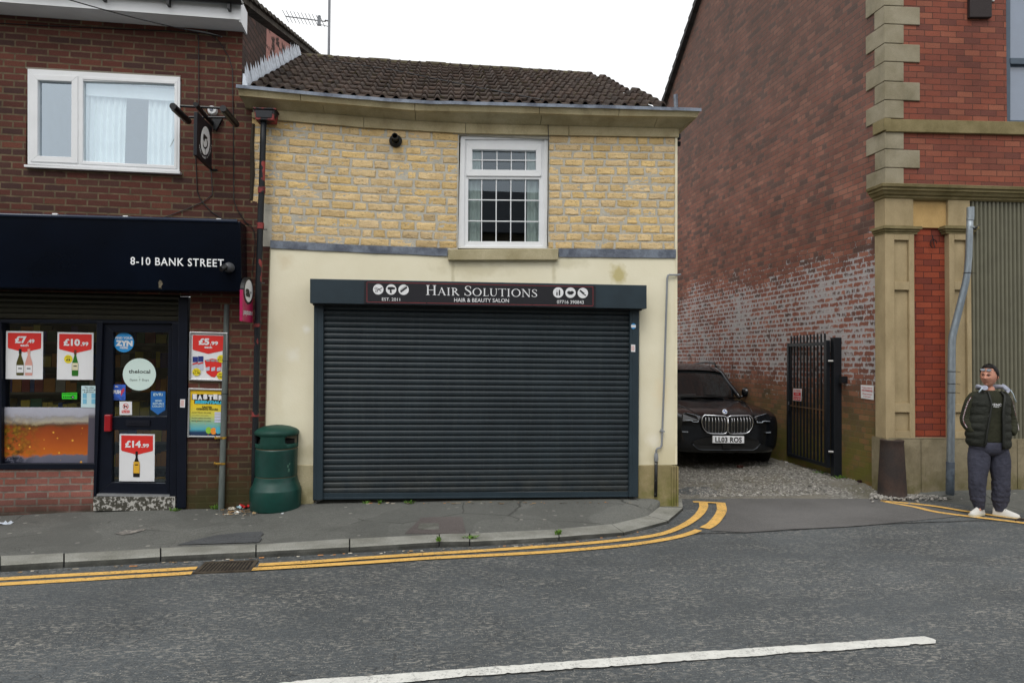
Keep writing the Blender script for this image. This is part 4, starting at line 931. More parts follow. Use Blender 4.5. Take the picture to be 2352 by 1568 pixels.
for wi in(0,1):
  m=MB()
  for r in range(NC):
    a,b=((xl-.02,ox0-.005),(ox1+.005,xr-.012))[wi]
    if wi==0 and zat(a,cum[r+1])<zm+.03: a=xl2+.004
    for _ in(0,):
        x=a; first=True
        while x<b-.01:
            wd=rs.choice([rs.uniform(.12,.2),rs.uniform(.2,.3),rs.uniform(.24,.36)])
            if first: wd*=rs.uniform(.4,1); first=False
            if b-(x+wd)<.1: wd=b-x
            # wall below z of brick step on left: stones hidden behind brick there
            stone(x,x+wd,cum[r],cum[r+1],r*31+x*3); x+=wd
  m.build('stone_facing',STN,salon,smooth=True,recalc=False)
# lead band
for a,b in((622,755),(755,868),(868,1028),(1283,1420),(1420,1497),(1497,1551)):
    m=MB(); A=U(a,570)[0];B=U(b,570)[0]; k=8
    for i in range(k):
        p=A+(B-A)*i/k;q=A+(B-A)*(i+1)/k; o=.006*mnoise.noise((p*3,0,0))
        m.prism(S,[(p,ld_bot(p)+o),(q,ld_bot(q)+o),(q,ld_top(q)+.004),(p,ld_top(p)+.004)],-.01,.024+(.003 if i<k-1 else .006))
    m.build('lead_flashing',LEAD,salon)
# render
t=NT('cream_render'); p=t.pos(); c=t.mix(t.mr(t.noise(p,1.2,5),.3,.7),lin((236,230,206)),lin((224,216,188)))
z=t.xyz(p)[2]; X=t.xyz(p)[0]
gr=t.math('MULTIPLY',t.mr(z,.42,.95,1,0),t.mr(t.noise(p,3,5),.3,.6)); c=t.mix(t.math('MULTIPLY',gr,.45),c,lin((190,180,140)))
def blob(cx,cz,rx,rz,amt,col,c):
    dx=t.math('DIVIDE',t.math('SUBTRACT',X,cx),rx); dz=t.math('DIVIDE',t.math('SUBTRACT',z,cz),rz)
    d=t.math('SQRT',t.math('ADD',t.math('MULTIPLY',dx,dx),t.math('MULTIPLY',dz,dz))); d=t.math('ADD',d,t.mr(t.noise(p,9,5),.3,.7,-.3,.3))
    return t.mix(t.mr(d,1,.3,0,amt),c,lin(col))
b1=S.P(*U(1420,630)); c=blob(b1.x,b1.z,.13,.16,.7,(176,160,84),c)
for (px,py,rx,rz,am,cl) in((1090,618,.55,.13,.35,(180,168,130)),(1310,605,.3,.08,.3,(170,160,120)),(655,600,.12,.12,.35,(200,180,140)),(705,755,.06,.07,.7,(244,242,232)),(675,815,.1,.12,.5,(240,238,226)),(1500,1010,.12,.12,.5,(240,236,222)),(1520,900,.12,.3,.3,(232,210,170)),(1040,625,.03,.28,.4,(168,158,122)),(1272,622,.035,.22,.4,(172,160,120)),(640,900,.10,.5,.2,(206,196,160)),(1535,750,.04,.5,.3,(206,198,160)),(690,1040,.25,.12,.35,(178,168,128))):
    q=S.P(*U(px,py)); c=blob(q.x,q.z,rx,rz,am,cl,c)
t.base(c); t.set(.85,0,.2); t.bump(t.noise(p,55,5,.6),.25,.006); RND=t.m
pz=U(1500,1067)[1]; hx0=U(714,800)[0]; hx1=U(1485,800)[0]; ht=U(1100,648)[1]
sx0=U(722,1000,.0)[0]; sx1_=U(1467,1000,.0)[0]
m=MB(); xe=U(1554.5,800)[0]
lo=ld_bot
def rcs(a,b,c_,d,n0,n1,mi=0): m.prism(S,[(a,c_),(b,c_),(b,d),(a,d)],n0,n1,mi)
k=16
for i in range(k):
    xq=U(621,600)[0]; a=xq+(xe-xq)*i/k;b=xq+(xe-xq)*(i+1)/k
    m.prism(S,[(a,ht-.03),(b,ht-.03),(b,lo(b)+.01),(a,lo(a)+.01)],-.3,.010)
m.prism(S,[(U(607.5,1066)[0],pz),(sx0,pz),(sx0,ht-.03),(U(620,645)[0],ht-.03)],-.3,.010); rcs(sx1_,xe,pz,ht-.03,-.3,.010)
m.build('render',RND,salon)
# side wall of the salon along the alley
m=MB(); SG=Fr(S.P(xe-.005,0,0),(0,1,0),(1,0,0)); m.prism(SG,[(.02,pz),(9,pz),(9,4.6),(.02,4.6)],-.25,-.004); m.build('side_wall',RND,salon)
m=MB(); m.prism(SG,[(.3,-.3),(9,-.3),(9,pz),(.3,pz)],-.25,.012); m.build('side_plinth',PLNS:=stone_mat('side_plinth_stone',(150,134,100),(120,108,76),(96,90,54),3,60,.5),salon)
m=MB(); m.q(S,[(1551,316),(1556,316),(1555.5,1066),(1550.5,1066)],-.02,.016); m.build('corner_bead',mat('cream_bead',(226,218,190),.6),salon)
# plinth stones
PLN=stone_mat('plinth_stone',(160,146,110),(132,122,88),(104,98,60),3,60,.5,green=(-.05,.4,(104,106,48)))
m=MB(); m.q(S,[(606,1066),(722,1068),(720,1160),(604,1162)],-.2,.02); m.build('plinth',stone_mat('rendered_plinth',(188,178,146),(166,156,122),(130,122,88),3,60,.3,green=(-.05,.25,(112,110,66))),salon,bevel=.008); m=MB(); m.q(S,[(1466,1068),(1546,1068),(1546,1185),(1466,1185)],-.2,.025)
m.build('plinth',PLN,salon,bevel=.008)
m=MB(); a=U(1543,1068,.04)[0];b=U(1560,1068,.04)[0]; zb_=-.3; zt2=U(1550,1069,.04)[1]
for k in range(3):
    x0=a+(b-a)*k/3; m.prism(S,[(x0,zb_),(x0+(b-a)/3-.004,zb_),(x0+(b-a)/3-.004,zt2-.01*(k==2)),(x0,zt2)],-.6,.045-.006*(k==1))
m.build('corner_stone',PLN,salon,bevel=.012)
# frieze, cornice, lead gutter edge
co_b=[(549,245.8),(629.6,252),(747,260),(952,276.6),(1091,283),(1250,287),(1418,291),(1566,294.5)]
co_m=[(543,220),(645,229),(747,237),(952.6,254.8),(1091,257),(1250,262),(1421,267),(1592.6,269.5)]
co_t=[(542.4,200),(645,210),(747,220),(876,230.6),(978,237),(1091,239.5),(1233,243.4),(1404.8,248),(1604,254)]
def layer(m,lowp,hip,n0,n1,nl,mi=0,jn=[],endl=None,endr=None,mitre=False):
    f0=line(lowp,n1 if nl is None else nl); f1=line(hip,n1)
    A=endl;B=endr; k=40
    cuts=sorted([A]+[U(j,250)[0] for j in jn if A<U(j,250)[0]<B]+[B])
    for c0_,c1_ in zip(cuts,cuts[1:]):
        n_=max(2,int((c1_-c0_)/.12))
        ringsf=[]
        g=.003
        for i in range(n_+1):
            x=c0_+g+(c1_-c0_-2*g)*i/n_
            ringsf.append([S.P(x,f0(x),n0),S.P(x,f0(x),nl if nl is not None else n1),S.P(x,f0(x)+(f1(x)-f0(x))*.35,(nl if nl is not None else n1)*.75+n1*.25),S.P(x,f0(x)+(f1(x)-f0(x))*.75,(nl if nl is not None else n1)*.3+n1*.7),S.P(x,f1(x),n1),S.P(x,f1(x),n0)])
        if mitre and c1_==B:
            r=[]
            for v in ringsf[-1]:
                n_=max(-v.y,0); r.append(Vector((xe+n_*.7,-n_,v.z)))
            if r[0].y<0: pass
            ringsf.append(r); back=[Vector((v.x,8,v.z)) for v in r]; back[0]=Vector((xe-.1,8,r[0].z)); back[-1]=Vector((xe-.1,8,r[-1].z)); r2=[v.copy() for v in r]; r2[0]=Vector((xe-.1,.1,r[0].z)); r2[-1]=Vector((xe-.1,.1,r[-1].z))
            m.loft([r2,back],mi)
        m.loft(ringsf,mi)
m=MB(); frz=[(577,258),(629.6,250),(747,258),(952,274),(1091,281),(1250,285),(1418,289),(1566,292)]
layer(m,[(577,270),(634.7,275.3),(837,293),(1055,305.5),(1306,311),(1555,315)],frz,-.05,.035,None,jn=[837,1070,1306],endl=xl+.0,endr=xr+.02)
m.build('frieze',ASH,salon,bevel=.004)
m=MB(); el=U(549,245,.1)[0]; er=U(1560,290,.1)[0]
layer(m,co_b,co_m,-.1,.20,.05,jn=[747,955,1240,1500],endl=U(560,240,.1)[0],endr=xe,mitre=True)
m.build('cornice_cove',ASHG,salon,smooth=True,auto=50)
m=MB()
layer(m,[(x,y-1) for x,y in co_m],co_t,-.1,.27,.235,jn=[700,955,1233,1410],endl=U(546,215,.26)[0],endr=xe,mitre=True)
m.build('cornice',ASH,salon,smooth=True,auto=40)
m=MB(); fl=line(co_t,.28); A=U(542,200,.28)[0];B=xe+.2
rings=[]
for i in range(41):
    x=A+(B-A)*i/40; z=fl(x)+.002+.004*mnoise.noise((x*4,0,0)); rings.append([S.P(x,z-.012,.285),S.P(x,z+.028,.282),S.P(x,z+.034,.25),S.P(x,z+.03,-.05),S.P(x,z,-.05),S.P(x,z,.27)])
m.loft(rings); m.build('lead_gutter_edge',LEAD,salon,smooth=True,auto=50)
# sill
m=MB(); m.q(S,[(1029,572.5),(1283,570.5),(1282,597),(1029,597.5)],-.15,.075); m.build('sill',ASHG,salon,bevel=.01)
# window
win=MB()
ringframe(win,S,[(1058,313),(1262,313),(1258.5,571),(1051.5,570)],[(1068,320),(1250,320),(1248,565),(1066,565)],-.15,-.03)
ringframe(win,S,[(1068,318),(1250,318),(1248,567),(1066,567)],[(1084.8,343),(1231.5,345.6),(1238,555),(1075,554)],-.13,-.045) if False else None
ringframe(win,S,[(1067,318),(1250.5,318),(1248.5,567),(1065,567)],[(1076,340),(1239,340),(1238,555),(1075,554)],-.13,-.05)
win.q(S,[(1070,400),(1246,400),(1246,412),(1070,411)],-.13,-.048)
ringframe(win,S,[(1071.6,330.8),(1243.7,332.4),(1243,405),(1071,404)],[(1085,343),(1231.5,345.6),(1231.5,391),(1085,389.4)],-.12,-.03)
wf=win.build('window',PVC,salon,bevel=.003)
m=MB()
for x in (1108,1142,1175,1208): m.bar(S,(x-.5,343),(x-.5,391),.011,-.085,-.06)
m.bar(S,(1085,367.5),(1231.5,368.5),.011,-.084,-.059)
for x in (1106.5,1140,1173.5,1207): m.bar(S,(x,411),(x-.5,555),.011,-.085,-.06)
for y in(459.5,508): m.bar(S,(1075,y-.8),(1238,y+.8),.011,-.084,-.059)
m.build('glazing_bar',PVC,wf)
m=MB(); m.flat(S,[U(x,y,-.09) for x,y in((1075,341),(1240,341),(1240,557),(1073,557))],-.09); m.build('pane',GL3,wf,recalc=False)
boxroom('interior',S,ox0-.15,ox1+.15,ob-.1,ot+.1,1.6,ROOM,salon,-.31)
CUR2=mat('grey_net_curtain',(214,220,214),.8,var=.08)
z0=ob;z1=ot
ca=U(1075,500,-.2)[0];cb=U(1106,500,-.2)[0];cc_=U(1208,500,-.2)[0];cd_=U(1240,500,-.2)[0]
curtain(S,ca-.05,cb-.02,z0,z1,-.13,3,wf,CUR2,.015); curtain(S,cc_+.0,cd_+.08,z0,z1,-.13,3,wf,CUR2,.02)
# black cable beside the window and over the roof
cable('black cable dropping from the gutter edge down the right side of the salon window',S,[(1252,239),(1256,262),(1259,290),(1260,330),(1259,400),(1259,470),(1257,530),(1258,566)],n=.05,r=.005)
# flue
o=thing('flue_outlet','round black flue outlet poking through the yellow stone wall','flue',tuple(S.P(*U(908,338),.0)))
MS=Matrix.Rotation(R(90),3,'X'); fc=S.P(*U(909,325),0); RUB=mat('black_rubber',(22,24,25),.55)
m=MB(); m.lathe([(.035,.005),(.076,.006),(.078,.02),(.07,.035),(.05,.05),(.045,.055)],fc,28,M=MS); m.build('collar',RUB,o,smooth=True,auto=50)
m=MB(); m.lathe([(.034,.0),(.036,.17),(.029,.17),(.028,.02),(0,.02)],fc+Vector((0,0,.012)),24,M=MS); m.build('pipe',RUB,o,smooth=True,auto=40)
# floodlight on corner
o=thing('floodlight','small black floodlight fixed high on the salon corner by the alley','floodlight',tuple(S.P(xe+.05,U(1560,332)[1],0)))
c_=S.P(*U(1562,313),-.0)+Vector((.0,.12,0)); m=MB(); m.box(c_+Vector((0,0,.03)),(.09,.06,.07)); m.box(c_+Vector((.0,.02,-.05)),(.1,.07,.06),M=Matrix.Rotation(R(25),3,'X')); m.build('housing',BLK,o,bevel=.008)
m=MB(); m.tube([c_+Vector((-.05,0,0)),c_+Vector((.03,0,0))],.012); m.build('bracket',BLK,o)
# ---- shutter
SHM=NT('shutter_paint'); t=SHM; p=t.pos(); c=t.mix(t.mr(t.noise(t.stretch(p,(1,1,.5)),2.5,5),.35,.65),lin((30,39,45)),lin((37,47,53))); st=t.mr(t.noise(t.stretch(p,(9,9,.35)),5,5,.7),.48,.75,0,.5); c=t.mix(st,c,lin((58,65,66))); zz=t.xyz(p)[2]; dd=t.math('MULTIPLY',t.mr(zz,.0,.5,1,0),t.mr(t.noise(p,6,5,.7),.35,.65)); c=t.mix(t.math('MULTIPLY',dd,.45),c,lin((74,72,64))); t.base(c); t.set(.4,0,.35); SHM=t.m
SHF=mat('shutter_frame_paint',(40,53,61),.42,var=.12,spec=.4)
sh=thing('roller_shutter','closed dark grey roller shutter with side rails and box housing across the shopfront','roller shutter',tuple(S.P(0,U(1100,1146)[1],.1)))
m=MB(); m.q(S,[(712,640),(1485.5,655),(1485.5,709),(712,696)],.0,.24); m.build('housing',SHF,sh,bevel=.004)
m=MB(); m.q(S,[(717,696),(1475,709),(1474,713),(719,701)],.0,.17); m.build('housing_lip',mat('lip_dark',(24,28,32),.5),sh)
m=MB(); nS=.05
xa=U(738,900,nS)[0];xb=U(1450,900,nS)[0]; zb0=U(1090,1146,nS)[1]; zt0=U(1090,702,nS)[1]; pit=.0672
nl=int((zt0-zb0-.08)/pit)+1
zb=zb0+.085
sec=[]
for k in range(nl):
    z=zb+k*pit; dn=.004*mnoise.noise((0,0,k*1.7))
    for a,d in((0,-.010),(.05,-.001),(.18,.005),(.45,.008),(.75,.004),(.90,-.001),(.94,-.010)): sec.append((z+pit*a,nS+d+dn))
nx=24; m.grid(lambda i,j:(lambda s_:S.P(xa+(xb-xa)*i, s_[0]+(-.006)*(1-0)*0+.0, s_[1]+.003*mnoise.noise((i*5,s_[0]*3,0))))(sec[min(int(round(j*(len(sec)-1))),len(sec)-1)]),nx,len(sec)-1)
m.build('slat_curtain',SHM,sh,smooth=True,auto=60,recalc=False)
m=MB(); m.q(S,[(738,1132),(1450,1128),(1450,1140),(738,1146)],.02,.066); m.q(S,[(738,1142),(1452,1137),(1452,1140.5),(738,1146.5)],.02,.078); m.build('bottom_rail',SHF,sh,bevel=.002)
for P_ in ([(721,699),(743,699),(741,1147),(718.5,1148.5)],[(1447,710),(1468,711),(1466,1140.5),(1445,1141)]):
    m=MB(); m.q(S,P_,.0,.10); x0,x1=P_[0][0],P_[1][0]
    m.q(S,[(P_[0][0]+7,P_[0][1]),(P_[0][0]+9,P_[0][1]),(P_[3][0]+9,P_[3][1]),(P_[3][0]+7,P_[3][1])],.09,.104); m.build('guide_rail',SHF,sh,bevel=.004)
m=MB(); m.q(S,[(746,1144.5),(1455,1139.5),(1455,1150),(720,1158)],-.2,.02); m.build('threshold',mat('threshold_dark',(40,40,36),.9),sh)
o=sticker('hexagon_sticker','tiny blue and white octagonal sticker on the right shutter rail',S,.107,ell(1455,749,6,7,8),SKY)
m=MB(); m.flat(S,[U(x,y,.109) for x,y in((1449.6,746),(1460.4,746),(1460.4,752),(1449.6,752))],.109); m.build('band',WHITE,o,recalc=False)
o=sticker('warning_sticker','small white and orange warning label on the right shutter rail',S,.107,[(1449.5,791),(1459,791.5),(1459,808),(1449.5,807.5)],WHITE)
m=MB(); 
for x in(1451,1455): m.flat(S,[U(x_,y_,.109) for x_,y_ in((x,794),(x+1.5,794),(x+1.5,805),(x,805))],.109)
m.build('print',_m['salmon_print'],o,recalc=False)
# ---- sign
SP=[(837,646),(1368,657),(1368,706.5),(836,697.4)]; SPL=mat('sign_charcoal',(34,34,39),.4,var=.06)
sg=thing('salon_sign','dark salon sign panel with white serif lettering and round icons above the shutter','sign',tuple(S.P(*U(1100,704,.245),.245)))
nG=.246; m=MB(); m.q(S,SP,.238,nG); m.build('panel',SPL,sg)
REDL=mat('red_line_print',(150,52,56),.5)
def SZ(x,y): return (689+x*.3662,602.9+y*.3662)
m=MB(); 
for a,b in(((420,123),(1838,152)),((1838,152),(1838,272)),((1838,272),(420,247)),((420,247),(420,123))): m.bar(S,SZ(*a),SZ(*b),.0045,nG-.001,nG+.001)
m.build('border_line',REDL,sg)
# serif capitals (unit cap height): polygons
def pr(x0,x1,y0,y1): return [(x0,y0),(x1,y0),(x1,y1),(x0,y1)]
def serif(cx,y,w_=.3,up=True,t_=.035):
    s=1 if up else -1
    return [(cx-w_/2,y),(cx+w_/2,y),(cx+w_/2,y+s*t_*.8),(cx+.06,y+s*t_*2),(cx-.06,y+s*t_*2),(cx-w_/2,y+s*t_*.8)]
def arc(cx,cy,rx,ry,a0,a1,wt,wn,n=20):
    out=[]
    for i in range(n):
        q=[]
        for a in(a0+(a1-a0)*i/n,a0+(a1-a0)*(i+1)/n):
            c,s=math.cos(R(a)),math.sin(R(a)); w_=wn+(wt-wn)*abs(c)
            q.append(((cx+(rx)*c,cy+ry*s),(cx+(rx-w_)*c,cy+(ry-w_)*s)))
        out.append([q[0][0],q[1][0],q[1][1],q[0][1]])
    return out
def path(ps,ws):
    out=[]
    for i in range(len(ps)-1):
        (x0,y0),(x1,y1)=ps[i],ps[i+1]; d=math.hypot(x1-x0,y1-y0) or 1; nx,ny=-(y1-y0)/d,(x1-x0)/d
        out.append([(x0+nx*ws[i]/2,y0+ny*ws[i]/2),(x0-nx*ws[i]/2,y0-ny*ws[i]/2),(x1-nx*ws[i+1]/2,y1-ny*ws[i+1]/2),(x1+nx*ws[i+1]/2,y1+ny*ws[i+1]/2)])
    return out
TK,TN=.12,.05
def glyph(ch):
    if ch=='H': return .95,[pr(.16,.16+TK,0,1),pr(.70,.70+TK,0,1),pr(.2,.75,.49,.49+TN),serif(.22,0),serif(.22,1,up=False),serif(.76,0),serif(.76,1,up=False)]
    if ch=='A': return .95,path([(.5,1.02),(.16,0)],[TN,TN])+path([(.46,1.0),(.8,0)],[TK,TK+.02])+[pr(.26,.68,.34,.34+TN),serif(.15,0,.26),serif(.82,0,.28)]
    if ch=='I': return .45,[pr(.16,.16+TK,0,1),serif(.22,0),serif(.22,1,up=False)]
    if ch=='R': return .82,[pr(.16,.16+TK,0,1),serif(.22,0),serif(.16,1,.2,up=False)]+arc(.3,.745,.34,.255,-90,90,TK,TN)+[pr(.2,.32,1-TN,1),pr(.2,.34,.49,.49+TN)]+path([(.38,.52),(.80,.0)],[TK,TK])+[serif(.82,0,.16,t_=.03)]
    if ch=='S': return .66,path([(.56,.80),(.5,.93),(.38,.985),(.25,.96),(.15,.86),(.14,.74),(.22,.62),(.38,.51),(.50,.40),(.57,.28),(.55,.14),(.44,.04),(.29,.015),(.15,.08),(.09,.22)],[.04,.05,.05,.06,.08,.1,.12,.13,.13,.12,.09,.06,.05,.05,.04])+[pr(.54,.58,.72,.95),pr(.07,.11,.05,.28)]
    if ch=='O': return 1.05,arc(.52,.5,.47,.52,0,360,TK+.01,TN,40)
    if ch=='L': return .68,[pr(.16,.16+TK,0,1),serif(.22,0),serif(.22,1,up=False),pr(.2,.62,0,TN),pr(.60,.64,0,.2)]
    if ch=='U': return .92,[pr(.14,.14+TK,.35,1),pr(.72,.72+TN,.35,1),serif(.2,1,up=False),serif(.745,1,.26,up=False)]+path([(.2,.36),(.21,.22),(.29,.08),(.43,.02),(.58,.06),(.71,.2),(.745,.36)],[TK,TK,.1,.06,TN,TN,TN])
    if ch=='T': return .84,[pr(.36,.36+TK,0,1),serif(.42,0),pr(.05,.79,1-TN,1),pr(.03,.07,.84,1.02),pr(.77,.81,.84,1.02)]
    if ch=='N': return 1.0,[pr(.15,.15+TN,0,1),pr(.80,.80+TN,-.02,1),serif(.175,0,.26),serif(.12,1,.2,up=False),serif(.82,1,.26,up=False)]+path([(.16,1),(.83,.0)],[TK,TK])
    return .42,[]
items=[];x=0
for i,ch in enumerate('HAIR SOLUTIONS'):
    s_=1.0 if i in(0,5) else .78
    if ch==' ': x+=.38; continue
    adv,pl=glyph(ch); items+=[[(x+a*s_,b*s_) for a,b in q] for q in pl]; x+=adv*s_+.015
W_=x; m=MB(); A=SZ(785,203);B=SZ(1491,216.5)
for k,q in enumerate(items):
    o_=[(A[0]+a/W_*(B[0]-A[0]),A[1]+a/W_*(B[1]-A[1])-b*22.6) for a,b in q]
    m.add([S.P(*U(x,y,nG+.002),nG+.002+.00001*k) for x,y in o_],[tuple(range(len(o_)))])
m.build('lettering',WHITE,sg,recalc=False)
for (s_,x0,y0,x1,y1,h) in (('HAIR & BEAUTY SALON',967,246,1311,250,25),('07716 390843',1612,256.5,1780,259,22),('EST. 2011',514,238.5,628,241,20)):
    a=SZ(x0,y0);b=SZ(x1,y1); text(S,nG+.002,s_,a[0],a[1],b[0],b[1],h*.3662*.93,WHITE,sg,bold=.006)
CI=[(491,168),(572,169),(650,170.5),(1620,188),(1697,189),(1774,191)]
for cx,cy in CI: m=MB(); a=SZ(cx,cy); m.flat(S,[U(x,y,nG+.002) for x,y in ell(a[0],a[1],12,12,30)],nG+.002); m.build('icon_disc',WHITE,sg,recalc=False)
m=MB(); nI=nG+.004
def ip(ci,pts): a=SZ(*CI[ci]); m.flat(S,[U(a[0]+x*.3662,a[1]-y*.3662,nI) for x,y in pts],nI)
def il(ci,a,b,w_): c0=SZ(*CI[ci]); f=lambda q:(c0[0]+q[0]*.3662,c0[1]-q[1]*.3662); m.bar(S,f(a),f(b),w_,nI-.001,nI)
SY=lambda: m.build('icon_symbol',SPL,sg,recalc=False)
il(0,(-8,-6),(26,10),.008); il(0,(-6,8),(18,-12),.007)
for cx,cy in((-16,7),(-12,-12)):
    for k in range(10): 
        a=k*.628; il(0,(cx+7*math.cos(a),cy+6*math.sin(a)),(cx+7*math.cos(a+.628),cy+6*math.sin(a+.628)),.004)
SY(); m=MB()
ip(1,[(-24,8),(-18,16),(8,17),(24,12),(24,2),(8,0),(2,0),(4,-22),(-8,-22),(-8,-2),(-20,0)]); SY(); m=MB()
ip(2,[(-22,-8),(18,20),(24,12),(-16,-18)])
for k in range(7): il(2,(-16+6*k,-10+4.6*k-4),(-20+6*k+0,-6+4.6*k+8),.004)
SY(); m=MB()
ip(3,[(-12,-18),(-4,-18),(-4,2),(-12,2)]); il(3,(-8,2),(-8,20),.004); ip(3,[(3,-18),(12,-18),(12,12),(7,20),(3,14)]); SY(); m=MB()
ip(4,[(-24,2),(-10,12),(0,8),(10,12),(24,2),(10,-12),(-10,-12)]); SY(); m=MB()
ip(5,[(-22,14),(-14,20),(12,-2),(4,-10)]); il(5,(8,-8),(20,-16),.012); SY()
m=MB(); il(4,(-20,1),(20,1),.003) if False else None
for x,y in((418,122),(795,137),(1144,147),(1460,152),(1843,153),(415,252),(795,252),(1140,257),(1455,262),(1840,273)):
    a=SZ(x,y); m.lathe([(0,.002),(.006,.002),(.004,.004),(0,.004)],S.P(*U(*a,nG),nG),8,M=MS)
m.build('screw',BLK,sg)
# ---- grey conduit pipe right
o=thing('service_conduit','thin grey service conduit running down the cream render beside the alley','pipe',tuple(S.P(*U(1506,1138),.05)))
GPL=mat('grey_conduit',(132,136,140),.45,var=.1); pn=.045
def sp(x,y,n=pn): return S.P(*U(x,y,n),n)
m=MB(); m.tube([S.P(xe+.04,U(1560,631)[1],.02),sp(1556,631.5),sp(1538,631),sp(1534,633),sp(1532.5,640),sp(1530,720),sp(1526,860),sp(1523,940),sp(1520.5,1008),sp(1519.5,1023),sp(1516,1028),sp(1510,1029),sp(1507.5,1033),sp(1507,1045)],.0125,10)
m.tube([sp(1520.5,985),sp(1520,991)],.018,10); m.build('upper_pipe',GPL,o,smooth=True)
m=MB(); m.tube([sp(1507,1040),sp(1507,1046),sp(1507,1056),sp(1507,1060)],[.018,.026,.026,.018],12); m.build('coupling',GPL,o,smooth=True,auto=50)
m=MB(); m.tube([sp(1507,1058),sp(1506,1140)],.02,12); m.build('lower_pipe',two('peeling_black_pipe',(30,31,32),(120,120,116),14,.58,.66,.5,.2,60),o,smooth=True)
m=MB(); m.q(S,[(1518,989),(1527,989),(1527,992),(1518,992)],.01,.065); m.build('clip',GPL,o)
# ---- old downpipe and hopper between shop and salon
PEEL=two('peeling_black_red_paint',(24,28,32),(146,60,56),3.2,.63,.66,.5,.4,60,st=(1,1,.6)); REDP=two('peeling_red_paint',(134,56,54),(30,32,36),9,.45,.55,.6,.5,60)
o=thing('rainwater_downpipe','black and red peeling downpipe with hopper between the brick shop and stone salon','downpipe',tuple(S.P(*U(583,1165,.06),.06)))
def dp(x,y,n=.14): return S.P(*U(x,y,n),n)
m=MB(); m.tube([dp(605.5,275),dp(604,330),dp(602.5,380),dp(601,440),dp(599,480),dp(598,520),dp(594,640),dp(591,760),dp(589,880),dp(587,960),dp(585,1060),dp(583,1168)],.034,14); m.build('pipe',PEEL,o,smooth=True)
m=MB()
for x,y in((601,438),(598,520),(591,745),(586.5,950)): m.tube([dp(x+.3,y-8),dp(x,y+6)],.041,14)
m.build('joint_collar',REDP,o,smooth=True,auto=40)
m=MB()
A=U(583,249,.2);B=U(632,251,.2);C_=U(628,276,.2);D=U(587,275,.2)
m.prism(S,[A,(B[0],B[1]),(C_[0],C_[1]),(D[0],D[1])],.03,.20); m.prism(S,[(A[0]-.01,A[1]-.01),(B[0]+.01,B[1]-.01),(B[0]+.01,B[1]+.01),(A[0]-.01,A[1]+.01)],.03,.215); hp_=m.build('hopper',REDP,o,bevel=.006)
m=MB(); m.q(S,[(586,253),(626,254.5),(624,270),(588,269)],.20,.206); m.build('painted_face',mat('black_paint_patch',(20,24,32),.5),hp_)
m=MB(); 
for x,y in((601,404),(599,527),(594,650),(589,860)): m.tube([dp(x+7,y,.1),dp(x+13,y,.02)],.008,6)
m.build('bracket',mat('dull_steel',(120,122,124),.5,metal=.5),o)
m=MB(); m.tube([dp(582,1000,.02),dp(580,1040,.03),dp(579,1080,.03),dp(580,1110,.03),dp(582,1112,.04)],.01,8); tag(m.build('loose_cable',BLK),'short black cable hanging low behind the litter bin','cable')
# rough mortar joint between both buildings
m=MB(); 
P_=[dp(582,285,.004),dp(579,330,.006),dp(580,400,.004),dp(577,460,.006)]; m.tube(P_,[.02,.026,.03,.02],6); m.build('wall_joint',mat('dark_mortar',(60,52,42),.95,bump=.8),salon)
m=MB(); m.tube([dp(621,572,.005),dp(617,700,.005),dp(612,900,.005),dp(607.5,1070,.005),dp(606,1166,.005)],.009,5); m.build('wall_joint',mat('pale_mortar',(150,140,118),.95,bump=.8),salon)
# ---- roof
def rpt(px,py,y): return on_plane(px,py,Vector((0,y,0)),Vector((0,-1,0)))
E0=rpt(560,196,-.02);E1=rpt(1528,244,-.02); R0=rpt(716,133,2.95);R1=rpt(1355,174,2.95)
et=line([(600,206),(747,221),(876,231),(978,237),(1091,240),(1233,243),(1404,248),(1528,249)],-.02)
x0=E0.x-.05
t=NT('roof_tile_concrete'); p=t.pos(); at=t.n('ShaderNodeAttribute',attribute_name='Col')
c=t.mix(t.mr(t.noise(p,5,6,.65),.35,.65),lin((74,64,58)),lin((52,44,40))); c=t.mix(1,c,at.outputs['Color'],'MULTIPLY')
c=t.mix(t.mr(t.noise(p,9,6,.7),.55,.66,0,.7),c,lin((66,62,34))); c=t.mix(t.mr(t.noise(p,30,5,.7),.66,.72,0,.8),c,lin((118,100,84)))
t.base(c); t.set(.9,0,.25); t.bump(t.noise(p,70,5,.7),.6,.008); RTM=t.m
m=MB(); rs=random.Random(4); NR=11; cw=.165
slope_y=2.97; rise=(R0.z+R1.z)/2-(E0.z+E1.z)/2
XA=E0.x; 
ncol=int((E1.x-XA+.2)/cw)+1
lc=R0.x-E0.x; rcx=R1.x-E1.x
def zr(x,v): # v 0..1 up the slope ; includes sagging ridge
    ze=et(x)-.02; q=(x-R0.x)/(R1.x-R0.x); zz=R0.z+(R1.z-R0.z)*q+.05*math.sin(max(0,min(1,q))*math.pi)*0; return ze+(zz-ze)*v
